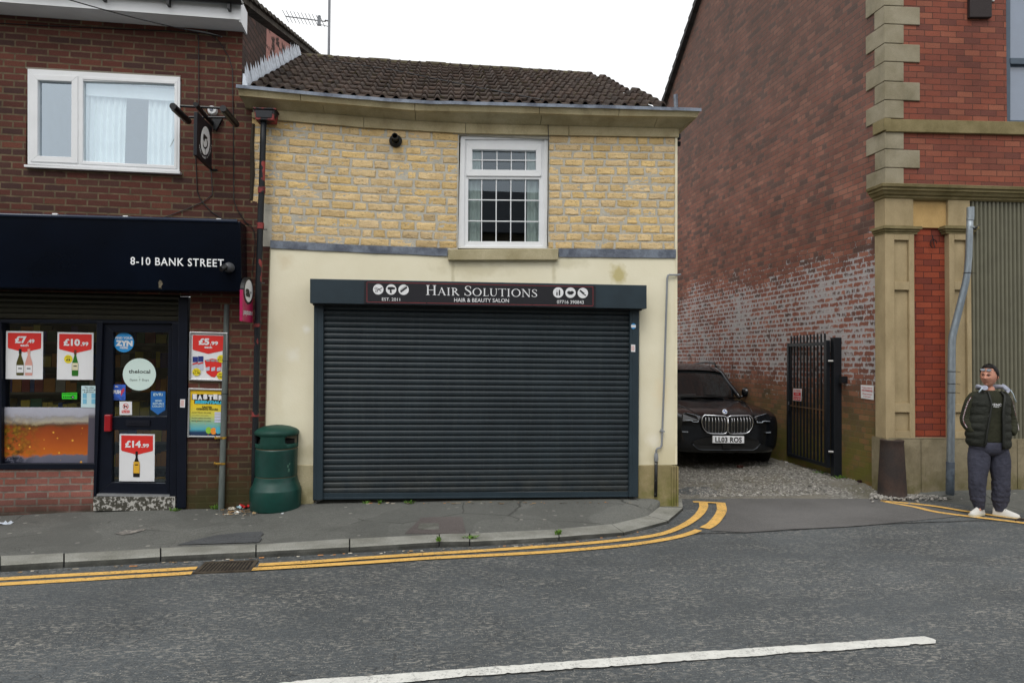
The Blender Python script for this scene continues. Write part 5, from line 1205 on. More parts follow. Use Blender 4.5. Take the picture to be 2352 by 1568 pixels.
for r in range(NR):
    v0=r/NR; v1=(r+1)/NR+.012
    for k in range(ncol):
        xa_=XA+k*cw+(0 if r%2==0 else 0); xm=xa_+cw/2
        if xm>E1.x+rcx*v0+.06: continue
        if xm<E0.x+ -.05 and r>0: continue
        tone=rs.uniform(.7,1.25); wr=rs.uniform(0,.12); col=(tone*(1+wr),tone,tone*(1-wr*.6)); sk=rs.uniform(-.004,.006); dx=rs.uniform(-.004,.004)
        prof=[(0,.004),(.1,0),(.42,0),(.5,.006),(.55,.03),(.63,.05),(.73,.058),(.83,.05),(.91,.03),(.96,.006),(1.02,.003)]
        top=[];bot=[];und=[]
        for a,h in prof:
            x=xa_+cw*a+dx
            top.append(Vector((x,-.02+slope_y*v1,zr(x,v1)+h+.004))); bot.append(Vector((x,-.02+slope_y*v0-.01,zr(x,v0)+h+.034+sk))); und.append(Vector((x,-.02+slope_y*v0-.008,zr(x,v0)+h+.012+sk)))
        n_=len(prof); m.add(top+bot+und,[(i,i+1,n_+i+1,n_+i) for i in range(n_-1)]+[(n_+i,n_+i+1,2*n_+i+1,2*n_+i) for i in range(n_-1)],0,col)
rf=m.build('roof',RTM,salon,recalc=False)
m=MB(); m.add([Vector((E0.x-.1,0,zr(E0.x,0)-.06)),Vector((E1.x+.1,0,zr(E1.x,0)-.06)),Vector((R1.x-.02,2.93,R1.z-.09)),Vector((R0.x-.6,2.93,R0.z-.06)),Vector((R1.x+.0,6,4.6)),Vector((R0.x-.6,6,4.6)),Vector((E1.x+.1,6,4.4))],[(0,1,2,3),(3,2,4,5),(1,6,4,2)])
m.build('roof_underlay',mat('roof_felt',(30,28,26),.95),salon,recalc=False)
m=MB(); nrt=16
for k in range(nrt):
    a=R0.lerp(R1,k/nrt)-Vector((.3*(1-k/nrt),0,0));b=R0.lerp(R1,(k+1)/nrt)-Vector((.3*(1-(k+1)/nrt),0,0)); zo=rs.uniform(-.008,.008)
    rg=[[q+Vector((0,.11*math.cos(R(an)),.07*math.sin(R(an))+zo-.02)) for an in range(-20,201,20)] for q in(a,b+Vector((.02,0,0)))]
    m.loft(rg,0,(1,.95,.85))
m.build('ridge_tile',two('ridge_lichen',(92,86,66),(70,62,52),14,.4,.6,.95,.8,50),rf)
# stepped lead soakers against the shop gable
m=MB(); n_=27; xx=L.P(we,0,0).x+.012
for k in range(n_):
    v=k/n_; y=-.04+slope_y*v*.98; zb_=zr(E0.x,v)+.02; zb2_=zr(E0.x,v+.8/n_)+.02; h=.25+rs.uniform(-.03,.04); t_=rs.uniform(-.012,.012); o=xx+rs.uniform(.002,.02)
    m.add([Vector((o+.05,y,zb_-.02)),Vector((o+.06,y+.082,zb2_-.02)),Vector((o+.02,y+.078+t_,zb2_+h*.5)),Vector((o,y+.045+t_*2,zb_+h)),Vector((o+.012,y+.008+t_,zb_+h*.55))],[(0,1,2,3,4)])
    m.add([Vector((o+.05,y,zb_-.02)),Vector((o+.012,y+.008+t_,zb_+h*.55)),Vector((o-.01,y+.008+t_,zb_+h*.55)),Vector((o-.01,y,zb_))],[(0,1,2,3)])
m.build('step_flashing',mat('bright_lead',(196,204,214),.45,var=.2,vs=20,metal=.1),salon,recalc=False)
# aerial
o=thing('tv_aerial','thin television aerial mast with sideways yagi boom above the salon ridge','aerial',tuple(rpt(755,131,3.3)))
ALM=mat('aerial_metal',(120,122,126),.4,metal=.6)
def ap_(x,y,d=3.3): return rpt(x,y,d)
m=MB(); m.tube([ap_(755,140),ap_(757,-30)],.022,8); m.build('mast',ALM,o)
m=MB(); m.tube([ap_(656,38,3.0),ap_(748,50,3.4)],.009,6)
for k in range(11):
    q=ap_(656,38,3.0).lerp(ap_(748,50,3.4),k/11); m.tube([q+Vector((-.03,-.10,.05)),q+Vector((.03,.10,-.05))],.005,4)
m.tube([ap_(746,47),ap_(755,49)],.012,6); m.build('boom',ALM,o)
m=MB(); q=ap_(733,48); m.box(q,(.05,.04,.16)); q=ap_(722,57,3.35); m.tube([ap_(733,56),ap_(756,62)],.006,4); m.build('dipole_box',mat('aerial_grey',(120,124,130),.5),o)
cable('thin black cable lying slantwise across the salon roof tiles',Fr((0,1.1,0),(1,0,0),(0,-1,0)),[(870,170),(930,190)],.004,.0) if False else None
m=MB()
pr_=[(745,165,.78),(900,190,.62),(1010,210,.42),(1120,228,.22),(1200,236,.08),(1252,239,-.0)]
Pp=[]
for x,y,v in pr_:
    q=rpt(x,y,-.02+slope_y*v); Pp.append(Vector((q.x,-.02+slope_y*v,zr(q.x,v)+.075)))
m.tube(Pp,.006,6); tag(m.build('roof_cable',BLK),'thin dark cable lying slantwise across the salon roof tiles','cable')
# ================================================================ CORNER BRICK BUILDING (right) and alley wall
BRR=brick('red_facing_brick',[(136,72,56),(148,80,60),(122,68,56),(154,90,68),(138,74,58),(114,66,56)],(98,66,56),.232,.0845,.006,stain=.22)
BRD=brick('red_pier_brick',[(146,62,40),(156,68,44),(122,56,44),(164,74,48),(134,58,40)],(84,48,40),.232,.0845,.005,stain=.15)
BRW=brick('alley_brick',[(146,88,72),(158,98,80),(128,82,70),(170,110,90),(140,86,72),(106,78,70)],(120,100,90),.232,.0845,.0085,moss=(.2,1.5,(100,98,42)),white=True,squash=.5,sf=4,stain=.35,dark=(5.5,8.5,.2))
bld=thing('corner_brick_building','tall red brick corner building with stone quoins and carved ground floor pilasters','building',tuple(KC))
V=lambda px,py,n=0: RF.uv(px,py,n)
W=lambda px,py,n=0: RS.uv(px,py,n)
SST=stone_mat('quoin_stone',(154,146,126),(130,122,100),(98,95,78),3,60,.35)
SSY=stone_mat('pilaster_stone',(178,160,126),(152,136,104),(112,104,84),3.5,60,.35,st=(1,1,.5),green=(-.1,.45,(120,112,74)))
SSP=stone_mat('building_plinth_stone',(146,136,112),(120,110,88),(84,82,60),3,16,.6,green=(-.1,.35,(96,92,52)))
MOS=stone_mat('mossy_cornice_stone',(140,128,94),(112,102,70),(78,76,46),4,60,.5)
ZT=9.5
# alley wall
a=W(1610,0);b=W(1530,239); 
s_=(a[1]-b[1])/(a[0]-b[0])
print('alley wall', a,b)
m=MB(); ub=b[0]-.3; zb_=b[1]
top=12.5; ut=a[0]+(top-a[1])/s_
m.prism(RS,[(.0,-.3),(.0,top),(ut,top),(ub,zb_-.1),(ub,-.3)],-.3,0)
m.build('side_wall',BRW,bld,fr=RS)
m=MB()
for k in range(24):
    u0=ub-.2+(ut-ub)*k/24; z0=zb_+s_*(u0-b[0]); u1=u0+(ut-ub)/24*1.15; z1=zb_+s_*(u1-b[0])+.0
    m.prism(RS,[(u0,z0-.05),(u1,z1-.05),(u1,z1+.07),(u0,z0+.13)],-.6,.12)
m.build('roof_verge',mat('dark_verge_tile',(52,50,50),.85,bump=.5),bld)
m=MB(); m.q(RS,[(1547,218),(1552,216),(1553,246),(1548,247)],0,.05); m.build('lead_strip',LEAD,bld)
# front wall: brick field above cornice, pier brick between pilasters
m=MB(); zc=V(2300,452)[1]; yw0=V(2313,280)[0]; zw0=V(2313,282)[1]
def rr(a,b,c,d,n0=-.3,n1=0,mi=0): m.prism(RF,[(a,c),(b,c),(b,d),(a,d)],n0,n1,mi)
rr(0,yw0,zc,ZT); rr(yw0,yw0+1.3,zc,zw0); rr(yw0+1.3,9,zc,ZT); rr(0,9,-.3,zc,-.4,-.2); m.build('wall',BRR,bld,fr=RF)
m=MB(); x0=V(2096,700,-.04)[0];x1=V(2178,700,-.04)[0]; rr(x0,x1,-.2,V(2130,520)[1],-.2,-.05); m.build('brick_infill',BRD,bld,fr=RF)
# quoins
m=MB(); yb=[-75,-30,15,57,101,143,188,231,273]
def quoin(y0,y1,long,side_long):
    z1=V(2037,y0)[1];z0=V(2037,y1)[1]; g=.004; fw=V(2111 if long else 2074,y1)[0]; swd=-W(1992,300)[0] if side_long else -W(2012,300)[0]
    m.prism(RF,[(-.022,z0+g),(fw,z0+g),(fw,z1-g),(-.022,z1-g)],-.05,.022); m.prism(RS,[(-swd,z0+g),(0.022,z0+g),(.022,z1-g),(-swd,z1-g)],-.05,.0225)
for i in range(len(yb)-1): lg=(i%2==1); quoin(yb[i],yb[i+1],not lg,lg)
quoin(303,343.5,False,True); quoin(343.5,386,True,False); quoin(386,427,False,True)
m.build('quoin',SST,bld,bevel=.008)
# string course
m=MB(); m.q(RF,[(2036,273),(2700,287),(2700,317),(2036,302)],-.05,.05); z1=V(2037,274)[1];z0=V(2037,302)[1]; m.prism(RS,[(-.2,z0),(.05,z0),(.05,z1),(-.2,z1)],-.05,.05); m.build('string_course',MOS,bld,bevel=.008)
# main cornice stepped profile wrapping the corner
def wrap(m,prof,endu,back=.22,fr_n=0,mi=0,start=0):
    """prof: list of (z,projection); runs along front from corner to endu and back along the side by 'back'"""
    for (za,pa),(zb2,pb) in zip(prof,prof[1:]):
        # path points: side end, corner, front end
        def pts(z,p):
            c=RF.P(0,0,p)+RS.N*p; c=KC+ (RF.N+RS.N*1.0)*p
            return [RS.P(-back,z,p)-Vector((0,0,0)),Vector((c.x,c.y,z)),RF.P(endu,z,p)]
        A=pts(za,pa);B=pts(zb2,pb); m.add(A+B,[(0,1,4,3),(1,2,5,4)],mi)
    # end caps
    for e in(0,1):
        P_=[(RS.P(-back,z,p) if e==0 else RF.P(endu,z,p)) for z,p in prof]+[(RS.P(-back,z,-.0) if e==0 else RF.P(endu,z,-.0)) for z in(prof[-1][0],prof[0][0])]
        m.add(P_,[tuple(range(len(P_)))],mi)
zA=V(2036,427)[1]+0; zB=V(2036,458)[1]; h=zA-zB
m=MB(); pf_=[(zB,.02),(zB+h*.12,.05),(zB+h*.25,.05),(zB+h*.3,.08),(zB+h*.5,.10),(zB+h*.55,.125),(zB+h*.72,.125),(zB+h*.76,.15),(zB+h*.95,.16),(zB+h,.14),(zB+h*1.02,-.02)]
wrap(m,pf_,9,.2); m.build('cornice',MOS,bld)
# capitals and pilasters
def pil(xa,xb,side):
    m=MB()
    # capital block
    y0,y1=458,519
    a=V(xa,480,.03)[0];b=V(xb,480,.03)[0]; z1=V(xa,y0)[1];z0=V(xa,y1)[1]
    m.prism(RF,[(a,z0),(b,z0),(b,z1+.01),(a,z1+.01)],-.2,.03)
    if side: m.prism(RS,[(-.19,z0),(.03,z0),(.03,z1+.01),(-.19,z1+.01)],-.1,.03)
    m.build('capital_block',SSY,bld,bevel=.006)
    # moulding
    m=MB(); zt_=V(xa,521)[1];zb3=V(xa,538)[1]; hh=zt_-zb3
    for k,(f0,f1,pj) in enumerate(((0,.3,.05),(.3,.6,.07),(.6,1,.095))):
        m.prism(RF,[(a-(pj if not side else .03),zb3+hh*f0),(b+pj*.9,zb3+hh*f0),(b+pj*.9,zb3+hh*f1),(a-(pj if not side else .03),zb3+hh*f1)],-.15,pj)
        if side: m.prism(RS,[(-.19,zb3+hh*f0),(pj,zb3+hh*f0),(pj,zb3+hh*f1),(-.19,zb3+hh*f1)],-.1,pj+.001)
    m.build('capital_moulding',MOS,bld,bevel=.004)
    # shaft with recessed panels
    m=MB(); bq=V(xb,800,.03)[0]; z1=zb3; z0=V(xa,1006)[1]
    w_=b-a; ia=a+w_*.24; ib=b-w_*.20
    zs=[z0,V(xa,989)[1],V(xa,946)[1],V(xa,925)[1],V(xa,666)[1],V(xa,647)[1],V(xa,552)[1],z1]
    n1=.045;nr=.006
    m.prism(RF,[(a,z0),(ia,z0),(ia,z1),(a,z1)],-.2,n1); m.prism(RF,[(ib,z0),(b,z0),(b,z1),(ib,z1)],-.2,n1)
    for k in(0,2,4,6): m.prism(RF,[(ia,zs[k]),(ib,zs[k]),(ib,zs[k+1]),(ia,zs[k+1])],-.2,n1)
    for k in(1,3,5): m.prism(RF,[(ia,zs[k]),(ib,zs[k]),(ib,zs[k+1]),(ia,zs[k+1])],-.2,nr)
    if side: m.prism(RS,[(-.17,z0),(.045,z0),(.045,z1),(-.17,z1)],-.02,.0455)
    m.build('pilaster',SSY,bld,bevel=.006)
pil(2038,2098,True); pil(2178,2228,False)
m=MB(); m.q(RF,[(2096,457),(2180,459),(2180,524),(2096,522)],-.2,-.02); m.build('panel_block',stone_mat('warm_panel_stone',(192,160,108),(170,140,92),(140,120,84),3,60,.3),bld)
# plinth
m=MB(); zp=V(2040,1006)[1]
def pstone(xa,xb,n1):
    a=V(xa,1050)[0];b=V(xb,1050)[0]; k=6
    m.grid(lambda i,j:RF.P(a+.004+(b-a-.008)*i,-.25+(zp+.25)*j,n1+(.018*mnoise.noise((i*4+xa,j*3,0)) if 0<i<1 and 0<j<1 else -.01)),10,8)
for xa,xb in((2037,2110),(2110,2178),(2178,2330),(2330,2480),(2480,2700)): pstone(xa,xb,.06)
m.prism(RS,[(-.24,-.3),(.06,-.3),(.06,zp),(-.24,zp)],-.1,.05); rr(0,4,-.3,zp,-.3,.03)
m.prism(RF,[(0,zp),(1.4,zp),(1.4,zp+.012),(0,zp+.012)],-.2,.055)
m.build('plinth',SSP,bld)
# ribbed cladding
RIB=mat('ribbed_cladding',(108,106,90),.6,var=.08,spec=.3); m=MB(); a=V(2229,700,-.02)[0]; z1=V(2260,461)[1]; pit=.061
secs=[]
x=a
while x<a+4: secs+=[(x,-.015),(x+.012,.012),(x+.038,.012),(x+.048,-.015)]; x+=pit
m.add([RF.P(x,z,n) for z in(zp,z1) for x,n in secs],[(i,i+1,len(secs)+i+1,len(secs)+i) for i in range(len(secs)-1)]); m.build('ribbed_cladding',RIB,bld,recalc=False)
# window top right
m=MB(); BLU=mat('slate_blue_frame',(70,84,98),.4)
def q4(a,b,c,d): return [(a,c),(b,c),(b,d),(a,d)]
ringframe(m,RF,[(2311,-130),(2540,-130),(2540,289),(2311,284)],[(2321,-110),(2530,-110),(2530,280),(2321,276)],-.16,-.05)
m.q(RF,[(2321,133),(2530,137),(2530,151),(2321,147)],-.12,-.04); wf=m.build('window',BLU,bld,bevel=.004)
m=MB(); m.flat(RF,[V(x,y,-.1) for x,y in((2318,-120),(2535,-120),(2535,285),(2318,282))],-.1)
m.build('pane',mat('reflecting_pane',(120,132,150),.04,spec=1.0,var=.05),wf,recalc=False)
# air vent grille box
m=MB(); m.q(RF,[(2228,-40),(2279,-40),(2279,40),(2228,40)],0,.06); gq=m.build('vent_grille',mat('dark_mesh_grille',(40,30,30),.7,bump=1,bs=120),bld,bevel=.01)
m=MB(); 
for px in(2228,2281): m.lathe([(0,0),(.02,0),(.014,.012),(0,.014)],RF.P(*V(px,2,.01),.01),12,M=MS)
m.build('fixing',mat('pale_fixing',(200,200,196),.5),gq)
m=MB(); c_=RF.P(*V(2142,560,-.03),-.03); m.tube([c_+RF.U*(.05*math.cos(k*.5))+Vector((0,0,.06*math.sin(k*.5)))+RF.N*.02 for k in range(11)]+[c_+Vector((0,0,.12))],.006,6); m.build('iron_hook',BLK,bld)
# ---------------- iron guard stone
b0=atd(2049,1070,9.30); rb=30.5/168.6; rt=24/168.6
zb2=-.14; ztp=1.675-(1007-831)/168.6
m=MB(); prof=[(rb*1.05,zb2-.05),(rb*1.05,zb2+.02)]+[(rb+(rt-rb)*k/8,zb2+.03+(ztp-zb2-.06)*k/8) for k in range(9)]+[(rt*1.04,ztp-.02),(rt*1.03,ztp),(rt*.8,ztp+.004),(0,ztp-.01)]
m.lathe(prof,(b0.x,b0.y,0),28); tag(m.build('iron_guard_post',two('rusty_iron',(58,52,50),(74,60,54),4,.4,.65,.75,.5,60,metal=.2),smooth=True,auto=50),'squat tapering rust-brown guard post at the foot of the building corner','bollard')
# ---------------- bent lamp column
GAL=two('galvanised_steel',(122,132,140),(150,158,164),5,.4,.65,.45,.2,60,metal=.5,st=(1,1,.3))
o=thing('bent_post','bent galvanised grey steel post standing before the corner building beside the man','post',tuple(gnd(2182,1132,-.11)))
def bp_(x,y,d=9.02): return atd(x,y,d)
m=MB(); pp=[(2182,1136),(2183,1060),(2184.5,950),(2185.5,860),(2186,790),(2188,770),(2196,738),(2208,690),(2218,648),(2222,625),(2225,590),(2227,530),(2228,500)]
m.tube([bp_(*q) for q in pp],[.048,.047,.046,.046,.046,.045,.044,.043,.042,.041,.041,.04,.04],16); m.build('column',GAL,o,smooth=True)
m=MB(); m.tube([bp_(2228,506),bp_(2229,496),bp_(2229,476)],[.046,.046,.045],14); m.tube([bp_(2229,520),bp_(2229,524)],.046,12); m.build('top_sleeve',GAL,o,smooth=True,auto=40)
m=MB(); m.tube([bp_(2182,1134),bp_(2183,1060)],0.0505,16); m.build('dark_base',two('dark_grey_band',(66,74,84),(104,116,128),4,.45,.6,.6,.2,40),o,smooth=True)
m=MB(); 
for y,x in((627,2222),(853,2185.5),(881,2185.3),(901,2185)): 
    c_=bp_(x,y); m.lathe([(.049,-.004),(.049,.004)],c_,16); m.tube([c_+Vector((.05,-.03,0)),c_+Vector((.10,-.03,-.01))],.004,4)
m.tube([bp_(2232,524),bp_(2246,519),bp_(2251,515)],.006,5); m.tube([bp_(2236,526),bp_(2244,522)],.014,6); m.build('cable_tie',BLK,o)
# ---------------- gate
GM=mat('black_gate_paint',(20,24,30),.45,var=.2,vs=20)
g_b=atd(1903,1074,10.42);g_t=atd(1903,784,10.42); h_b=atd(1811,1046,11.72)
HB=Vector((g_b.x,g_b.y,0)); HE=Vector((h_b.x,h_b.y,0)); dirg=(HE-HB).normalized(); zg0=.02; 
GF=Fr(HB,dirg,Vector((dirg.y,-dirg.x,0)) if True else None)
if GF.N.x>0: GF.N=-GF.N
gw=(HE-HB).length; zg0=g_b.z; zg1=g_t.z
gate=thing('iron_gate','open black iron bar gate folded back along the whitewash-stained alley wall','gate',tuple(HB))
m=MB(); Z=Vector((0,0,1))
def vbar(u,z0,z1,r,mm): mm.prism(GF,[(u-r,z0),(u+r,z0),(u+r,z1),(u-r,z1)],-r,r)
vbar(.03,zg0,zg1+.02,.03,m); vbar(gw-.03,zg0,zg1,.03,m)
for z in(zg0+.03,zg1-.03): m.prism(GF,[(.03,z-.025),(gw-.03,z-.025),(gw-.03,z+.025),(.03,z+.025)],-.024,.024)
m.build('frame',GM,gate)
nb=11
for k in range(nb):
    m=MB(); u_=.1+(gw-.2)*k/(nb-1); m.prism(GF,[(u_-.011,zg0+.03),(u_+.011,zg0+.03),(u_+.011,zg1+.10),(u_,zg1+.13),(u_-.011,zg1+.10)],-.011,.011); m.build('bar',GM,gate)
m=MB(); m.prism(GF,[(.03,zg0+.86),(gw-.03,zg0+.86),(gw-.03,zg0+.875),(.03,zg0+.875)],-.01,.014); m.build('mid_rail',mat('rusty_rail',(90,70,50),.7),gate)
pp_=atd(1921,1090,10.38); zg=pp_.z
m=MB(); 
m.box((pp_.x,pp_.y,(zg-.1+zg1+.06)/2),(.12,.12,zg1+.06-zg+.1),-YAW); m.build('hinge_post',GM,gate,bevel=.004)
m=MB(); 
for z in(zg1-.30,zg0+.25): m.tube([HB+Z*z+Vector((-.02,-.03,0)),Vector((pp_.x,pp_.y-.04,z))],.02,8)
m.build('hinge',mat('hinge_steel',(120,120,118),.4,metal=.6),gate)
m=MB(); m.tube([GF.P(gw-.06,1.0,.02),GF.P(gw-.12,.95,.05),GF.P(gw-.12,.85,.05),GF.P(gw-.06,.8,.02)],.012,6); m.build('latch',GM,gate)
m=MB(); q=on_plane(1938,860,RS.O,RS.N); m.box((q.x-.03,q.y-.05,1.42),(.1,.08,.1)); m.build('wall_bracket',GM,gate)
def flatsign(name,label,fr,n,P,base,rows,col,panel=None):
    o=thing(name,label,'sign',tuple(fr.P(*fr.uv(*P[3],n),n)))
    m=MB(); m.q(fr,P,n-.006,n); m.build('plate',base,o)
    if panel: m=MB(); addflat(m,fr,n+.002,P,panel[1]); m.build('panel',panel[0],o,recalc=False)
    for s_,x0,x1,y,h,mt_ in rows:
        a=bl(P,x0,y);b=bl(P,x1,y); text(fr,n+.004,s_,a[0],a[1],b[0],b[1],h,mt_,o,bold=.02)
    return o
DR=mat('sign_red',(190,24,34),.5,var=.03)
flatsign('no_parking_sign','red and white no parking sign fixed to the open iron gate',GF,.03,[(1822,892),(1840.5,892.5),(1839.5,921),(1821.5,919)],WHITE,[('NO PARKING',.06,.94,.24,5,DR),('24 HOUR',.3,.7,.47,2.8,WHITE),('ACCESS REQUIRED',.1,.9,.68,2.8,WHITE),('AT ALL TIMES',.15,.85,.88,2.8,WHITE)],WHITE,(DR,[(.04,.30),(.96,.30),(.96,.96),(.04,.96)]))
flatsign('wall_notice','white private property notice with red lettering on the alley brick wall',RS,.012,[(1977,883.5),(2006,885),(2006,918),(1977.5,914)],WHITE,[('Private property',.08,.9,.22,2.6,DR),('NO PARKING',.08,.92,.46,4.6,DR),('Wheel clamping',.12,.88,.68,2.8,DR),('in operation',.2,.8,.86,2.6,DR)],WHITE)
# ================================================================ STREET OBJECTS
# litter bin
bc=pav(632.5,1181); zb=bc.z+.004; hd_r=(bc-CAMP); hd_r.z=0; bc=bc+hd_r.normalized()*.28
GB=two('green_plastic',(4,50,44),(8,62,54),2.5,.35,.65,.42,.12,180,spec=.5); GB2=two('green_cap_plastic',(12,56,48),(24,66,56),3,.35,.65,.55,.12,180)
bn=thing('litter_bin','round green litter bin with domed hood standing on the pavement by the drainpipe','litter bin',(bc.x,bc.y,zb))
k_=1/206.
m=MB(); m.lathe([(.262,0),(.276,.012),(.28,.03),(.284,.15),(.286,.215),(.283,.238),(.272,.262),(.254,.308),(.247,.325),(.242,.345),(.238,.375),(.226,.385)],(bc.x,bc.y,zb),48); m.build('base',GB,bn,smooth=True,auto=16)
m=MB(); m.lathe([(.22,.382),(.229,.39),(.233,.396),(.236,.69),(.23,.70),(.22,.703)],(bc.x,bc.y,zb),48); m.build('body',GB,bn,smooth=True,auto=30)
m=MB(); m.lathe([(.222,.37),(.2285,.385),(.2285,.398)],(bc.x,bc.y,zb),40); m.lathe([(.222,.69),(.229,.70),(.229,.716)],(bc.x,bc.y,zb),40); m.build('seam',mat('bin_seam',(96,84,62),.8),bn)
SEG=72; prof=[(.222,.708),(.234,.712),(.238,.722),(.238,.765),(.238,.775),(.238,.845),(.239,.855),(.246,.862),(.249,.885),(.243,.902),(.215,.925),(.155,.948),(.08,.962),(0,.966)]
def slot(i,k):
    a=(k+.5)/SEG*360; 
    d=min(abs((a-c+180)%360-180) for c in(-22,202,90)); return i in(4,) and d<34 or (i in(3,5) and d<30)
m=MB(); m.lathe(prof,(bc.x,bc.y,zb),SEG,skip=slot); hd=m.build('hood',GB2,bn,smooth=True,auto=40)
hd.modifiers.new('s','SOLIDIFY').thickness=.008
m=MB(); m.lathe([(.20,.39),(.20,.80),(0,.82)],(bc.x,bc.y,zb),24); m.build('liner',mat('bin_inside',(8,10,9),.9),bn)
m=MB(); 
P=[Vector((bc.x-.236*math.cos(.0)*math.sin(a)+.0,bc.y-.0,0)) for a in(0,)]
for (az_,z0,z1,mt_) in ((-66,.44,.52,0),): 
    pass
def onb(az_,z,r=.238): return Vector((bc.x+r*math.sin(R(az_)),bc.y-r*math.cos(R(az_)),zb+z))
mb=MB()
for (a0,a1,z0,z1) in((42,47,.50,.53),(44,50,.45,.49),(47,52,.53,.55)): mb.add([onb(a0,z0),onb(a1,z0),onb(a1+1,z1),onb(a0+1,z1)],[(0,1,2,3)])
mb.build('scuff',mat('bin_scuff',(70,106,92),.7,var=.3,vs=60),bn,recalc=False)
# leaning grey pole left
POL=two('grey_green_pole',(84,92,90),(104,110,106),4,.4,.65,.5,.15,80,st=(1,1,.3))
o=thing('leaning_pole','plain grey-green pole leaning slightly before the framed posters with two yellow bracket stubs','pole',tuple(gnd(508,1168,-.03)))
m=MB(); dlo,dhi=7.36,7.5
A=pav(508,1169); dlo=(A-CAMP).dot(CR@Vector((0,0,-1))); B=atd(521.5,700,dlo+.12); m.tube([A-Vector((0,0,.1)),A,A.lerp(B,.5),B],[.034,.034,.033,.032],16); m.build('shaft',POL,o,smooth=True,auto=50)
m=MB(); m.tube([B,B+Vector((0,0,.004))],[.034,.03],16); m.build('end_cap',POL,o)
YB=two('worn_yellow_band',(176,136,36),(96,70,40),20,.4,.6,.7,.3,80)
for y in(1007,1066):
    m=MB(); c_=A.lerp(B,(1170-y)/470); m.lathe([(.037,-.012),(.038,0),(.037,.012)],c_,14); m.tube([c_+Vector((-.075,-.02,0)),c_+Vector((.0,-.035,.0))],.012,6); m.tube([c_+Vector((-.075,-.02,0)),c_+Vector((-.085,-.02,0))],.02,8); m.build('bracket_stub',YB,o)
m=MB()
for y in(831,906): c_=A.lerp(B,(1170-y)/470); m.lathe([(.035,-.003),(.035,.003)],c_,14); m.tube([c_+Vector((.03,-.02,0)),c_+Vector((.09,-.03,-.008))],.003,4)
m.build('cable_tie',BLK,o)
# litter scraps by the bin
rs=random.Random(21)
def scrap(px,py,s,col,label,z=-.018,name='litter_scrap'):
    v=pav(px,py+(10 if py<1172 else 2),.01); m=MB(); sd=rs.random()*50; ang=rs.random()*6; c,s2=math.cos(ang),math.sin(ang); asp=rs.uniform(.5,.9)
    def fn(i,j):
        x=(i-.5)*s;y=(j-.5)*s*asp; h=abs(mnoise.noise((i*3+sd,j*3,sd)))*s*.7+.004; x+=mnoise.noise((i*2,j*2,sd))*s*.25
        return Vector((v.x+x*c-y*s2,v.y+x*s2+y*c,v.z+h))
    m.grid(fn,5,5); return tag(m.build(name,mat('litter_%d_%d_%d'%col,col,.6,var=.3,vs=60)),label,'litter','scraps of litter beside the green bin')
scrap(563,1157,.10,(200,44,44),'crumpled red and white wrapper leaning against the foot of the green bin')
scrap(551,1158,.08,(160,190,200),'pale blue crumpled scrap between the pole and the red wrapper')
scrap(532,1163,.09,(170,164,150),'dull beige scrap nearest to the foot of the grey-green pole')
scrap(545,1169,.05,(212,212,206),'small white scrap at the front edge of the litter heap')
scrap(541,1153,.09,(120,112,100),'grey-brown crumpled scrap at the back of the litter heap')
scrap(584,1180,.05,(176,150,112),'tan scrap of card at the front foot of the green bin')
o=scrap(648,1181,.035,(200,204,206),'tiny silver can end lying at the front of the green bin'); 
o=scrap(9,1206,.13,(196,204,214),'flat white paper scrap on the pavement at the left edge',-.03); del o['group']
m=MB()
for k in range(420):
    r=rs.random()
    if r<.35: px,py,z=rs.gauss(545,22),rs.gauss(1176,5),-.02
    elif r<.6:
        px=rs.uniform(0,1500); py=None
        kb=[(0,1315),(369,1291),(803,1270),(1081,1257),(1284,1246),(1432,1229),(1534,1202)]
        for (a,b),(c,d) in zip(kb,kb[1:]):
            if a<=px<=c: py=b+(d-b)*(px-a)/(c-a)
        if py is None: continue
        py+=abs(rs.gauss(0,2.5)); z=-.142
    elif r<.8: px,py,z=rs.uniform(690,1460),1154+abs(rs.gauss(0,2.5)),-.004
    else: px,py,z=rs.uniform(680,725),rs.gauss(1162,3),-.01
    v=gnd(px,py,z) if z==-.142 else pav(px,py,.008); col=rs.choice([(.35,.22,.1),(.30,.26,.2),(.5,.46,.38),(.18,.13,.08),(.42,.2,.08)]); s=rs.uniform(.005,.016); a=rs.random()*3.1
    d=Vector((math.cos(a)*s*rs.uniform(1,2.2),math.sin(a)*s,0)); n=Vector((-d.y,d.x,0))*rs.uniform(.15,.4)
    m.add([v-d-n,v+d-n,v+d+n+Vector((0,0,.004)),v-d+n+Vector((0,0,.006))],[(0,1,2,3)],0,col)
tag(m.build('leaf_debris',PEB,recalc=False),kind='stuff')
# weeds
WEED=two('weed_leaf',(74,112,36),(100,136,48),30,.4,.6,.6,0)
def weed(px,py,z,n,h,label,spread=.05,fr=None):
    v=gnd(px,py,z) if px>1400 else pav(px,py+(6 if py<1200 else 0),.002); m=MB()
    for k in range(n):
        a=rs.random()*6.28; l=h*rs.uniform(.4,1); s=spread*rs.uniform(.3,1); b=v+Vector((rs.gauss(0,spread*.5),rs.gauss(0,spread*.25),0)); d=Vector((math.cos(a)*s,math.sin(a)*s*.6,l)); w_=rs.uniform(.004,.009); n_=Vector((-math.sin(a),math.cos(a),0))*w_
        m.add([b-n_*.4,b+n_*.4,b+d*.6+n_,b+d+Vector((d.x*.3,d.y*.3,-l*.1)),b+d*.6-n_],[(0,1,2,3,4)])
    return tag(m.build('weed',WEED,recalc=False),label,'weed','weeds in the joints of the street')
weed(401,1168,-.03,26,.05,'low green weed at the right end of the shop doorstep')
weed(497,1163,-.02,24,.08,'yellow-green weed growing at the foot of the leaning grey pole')
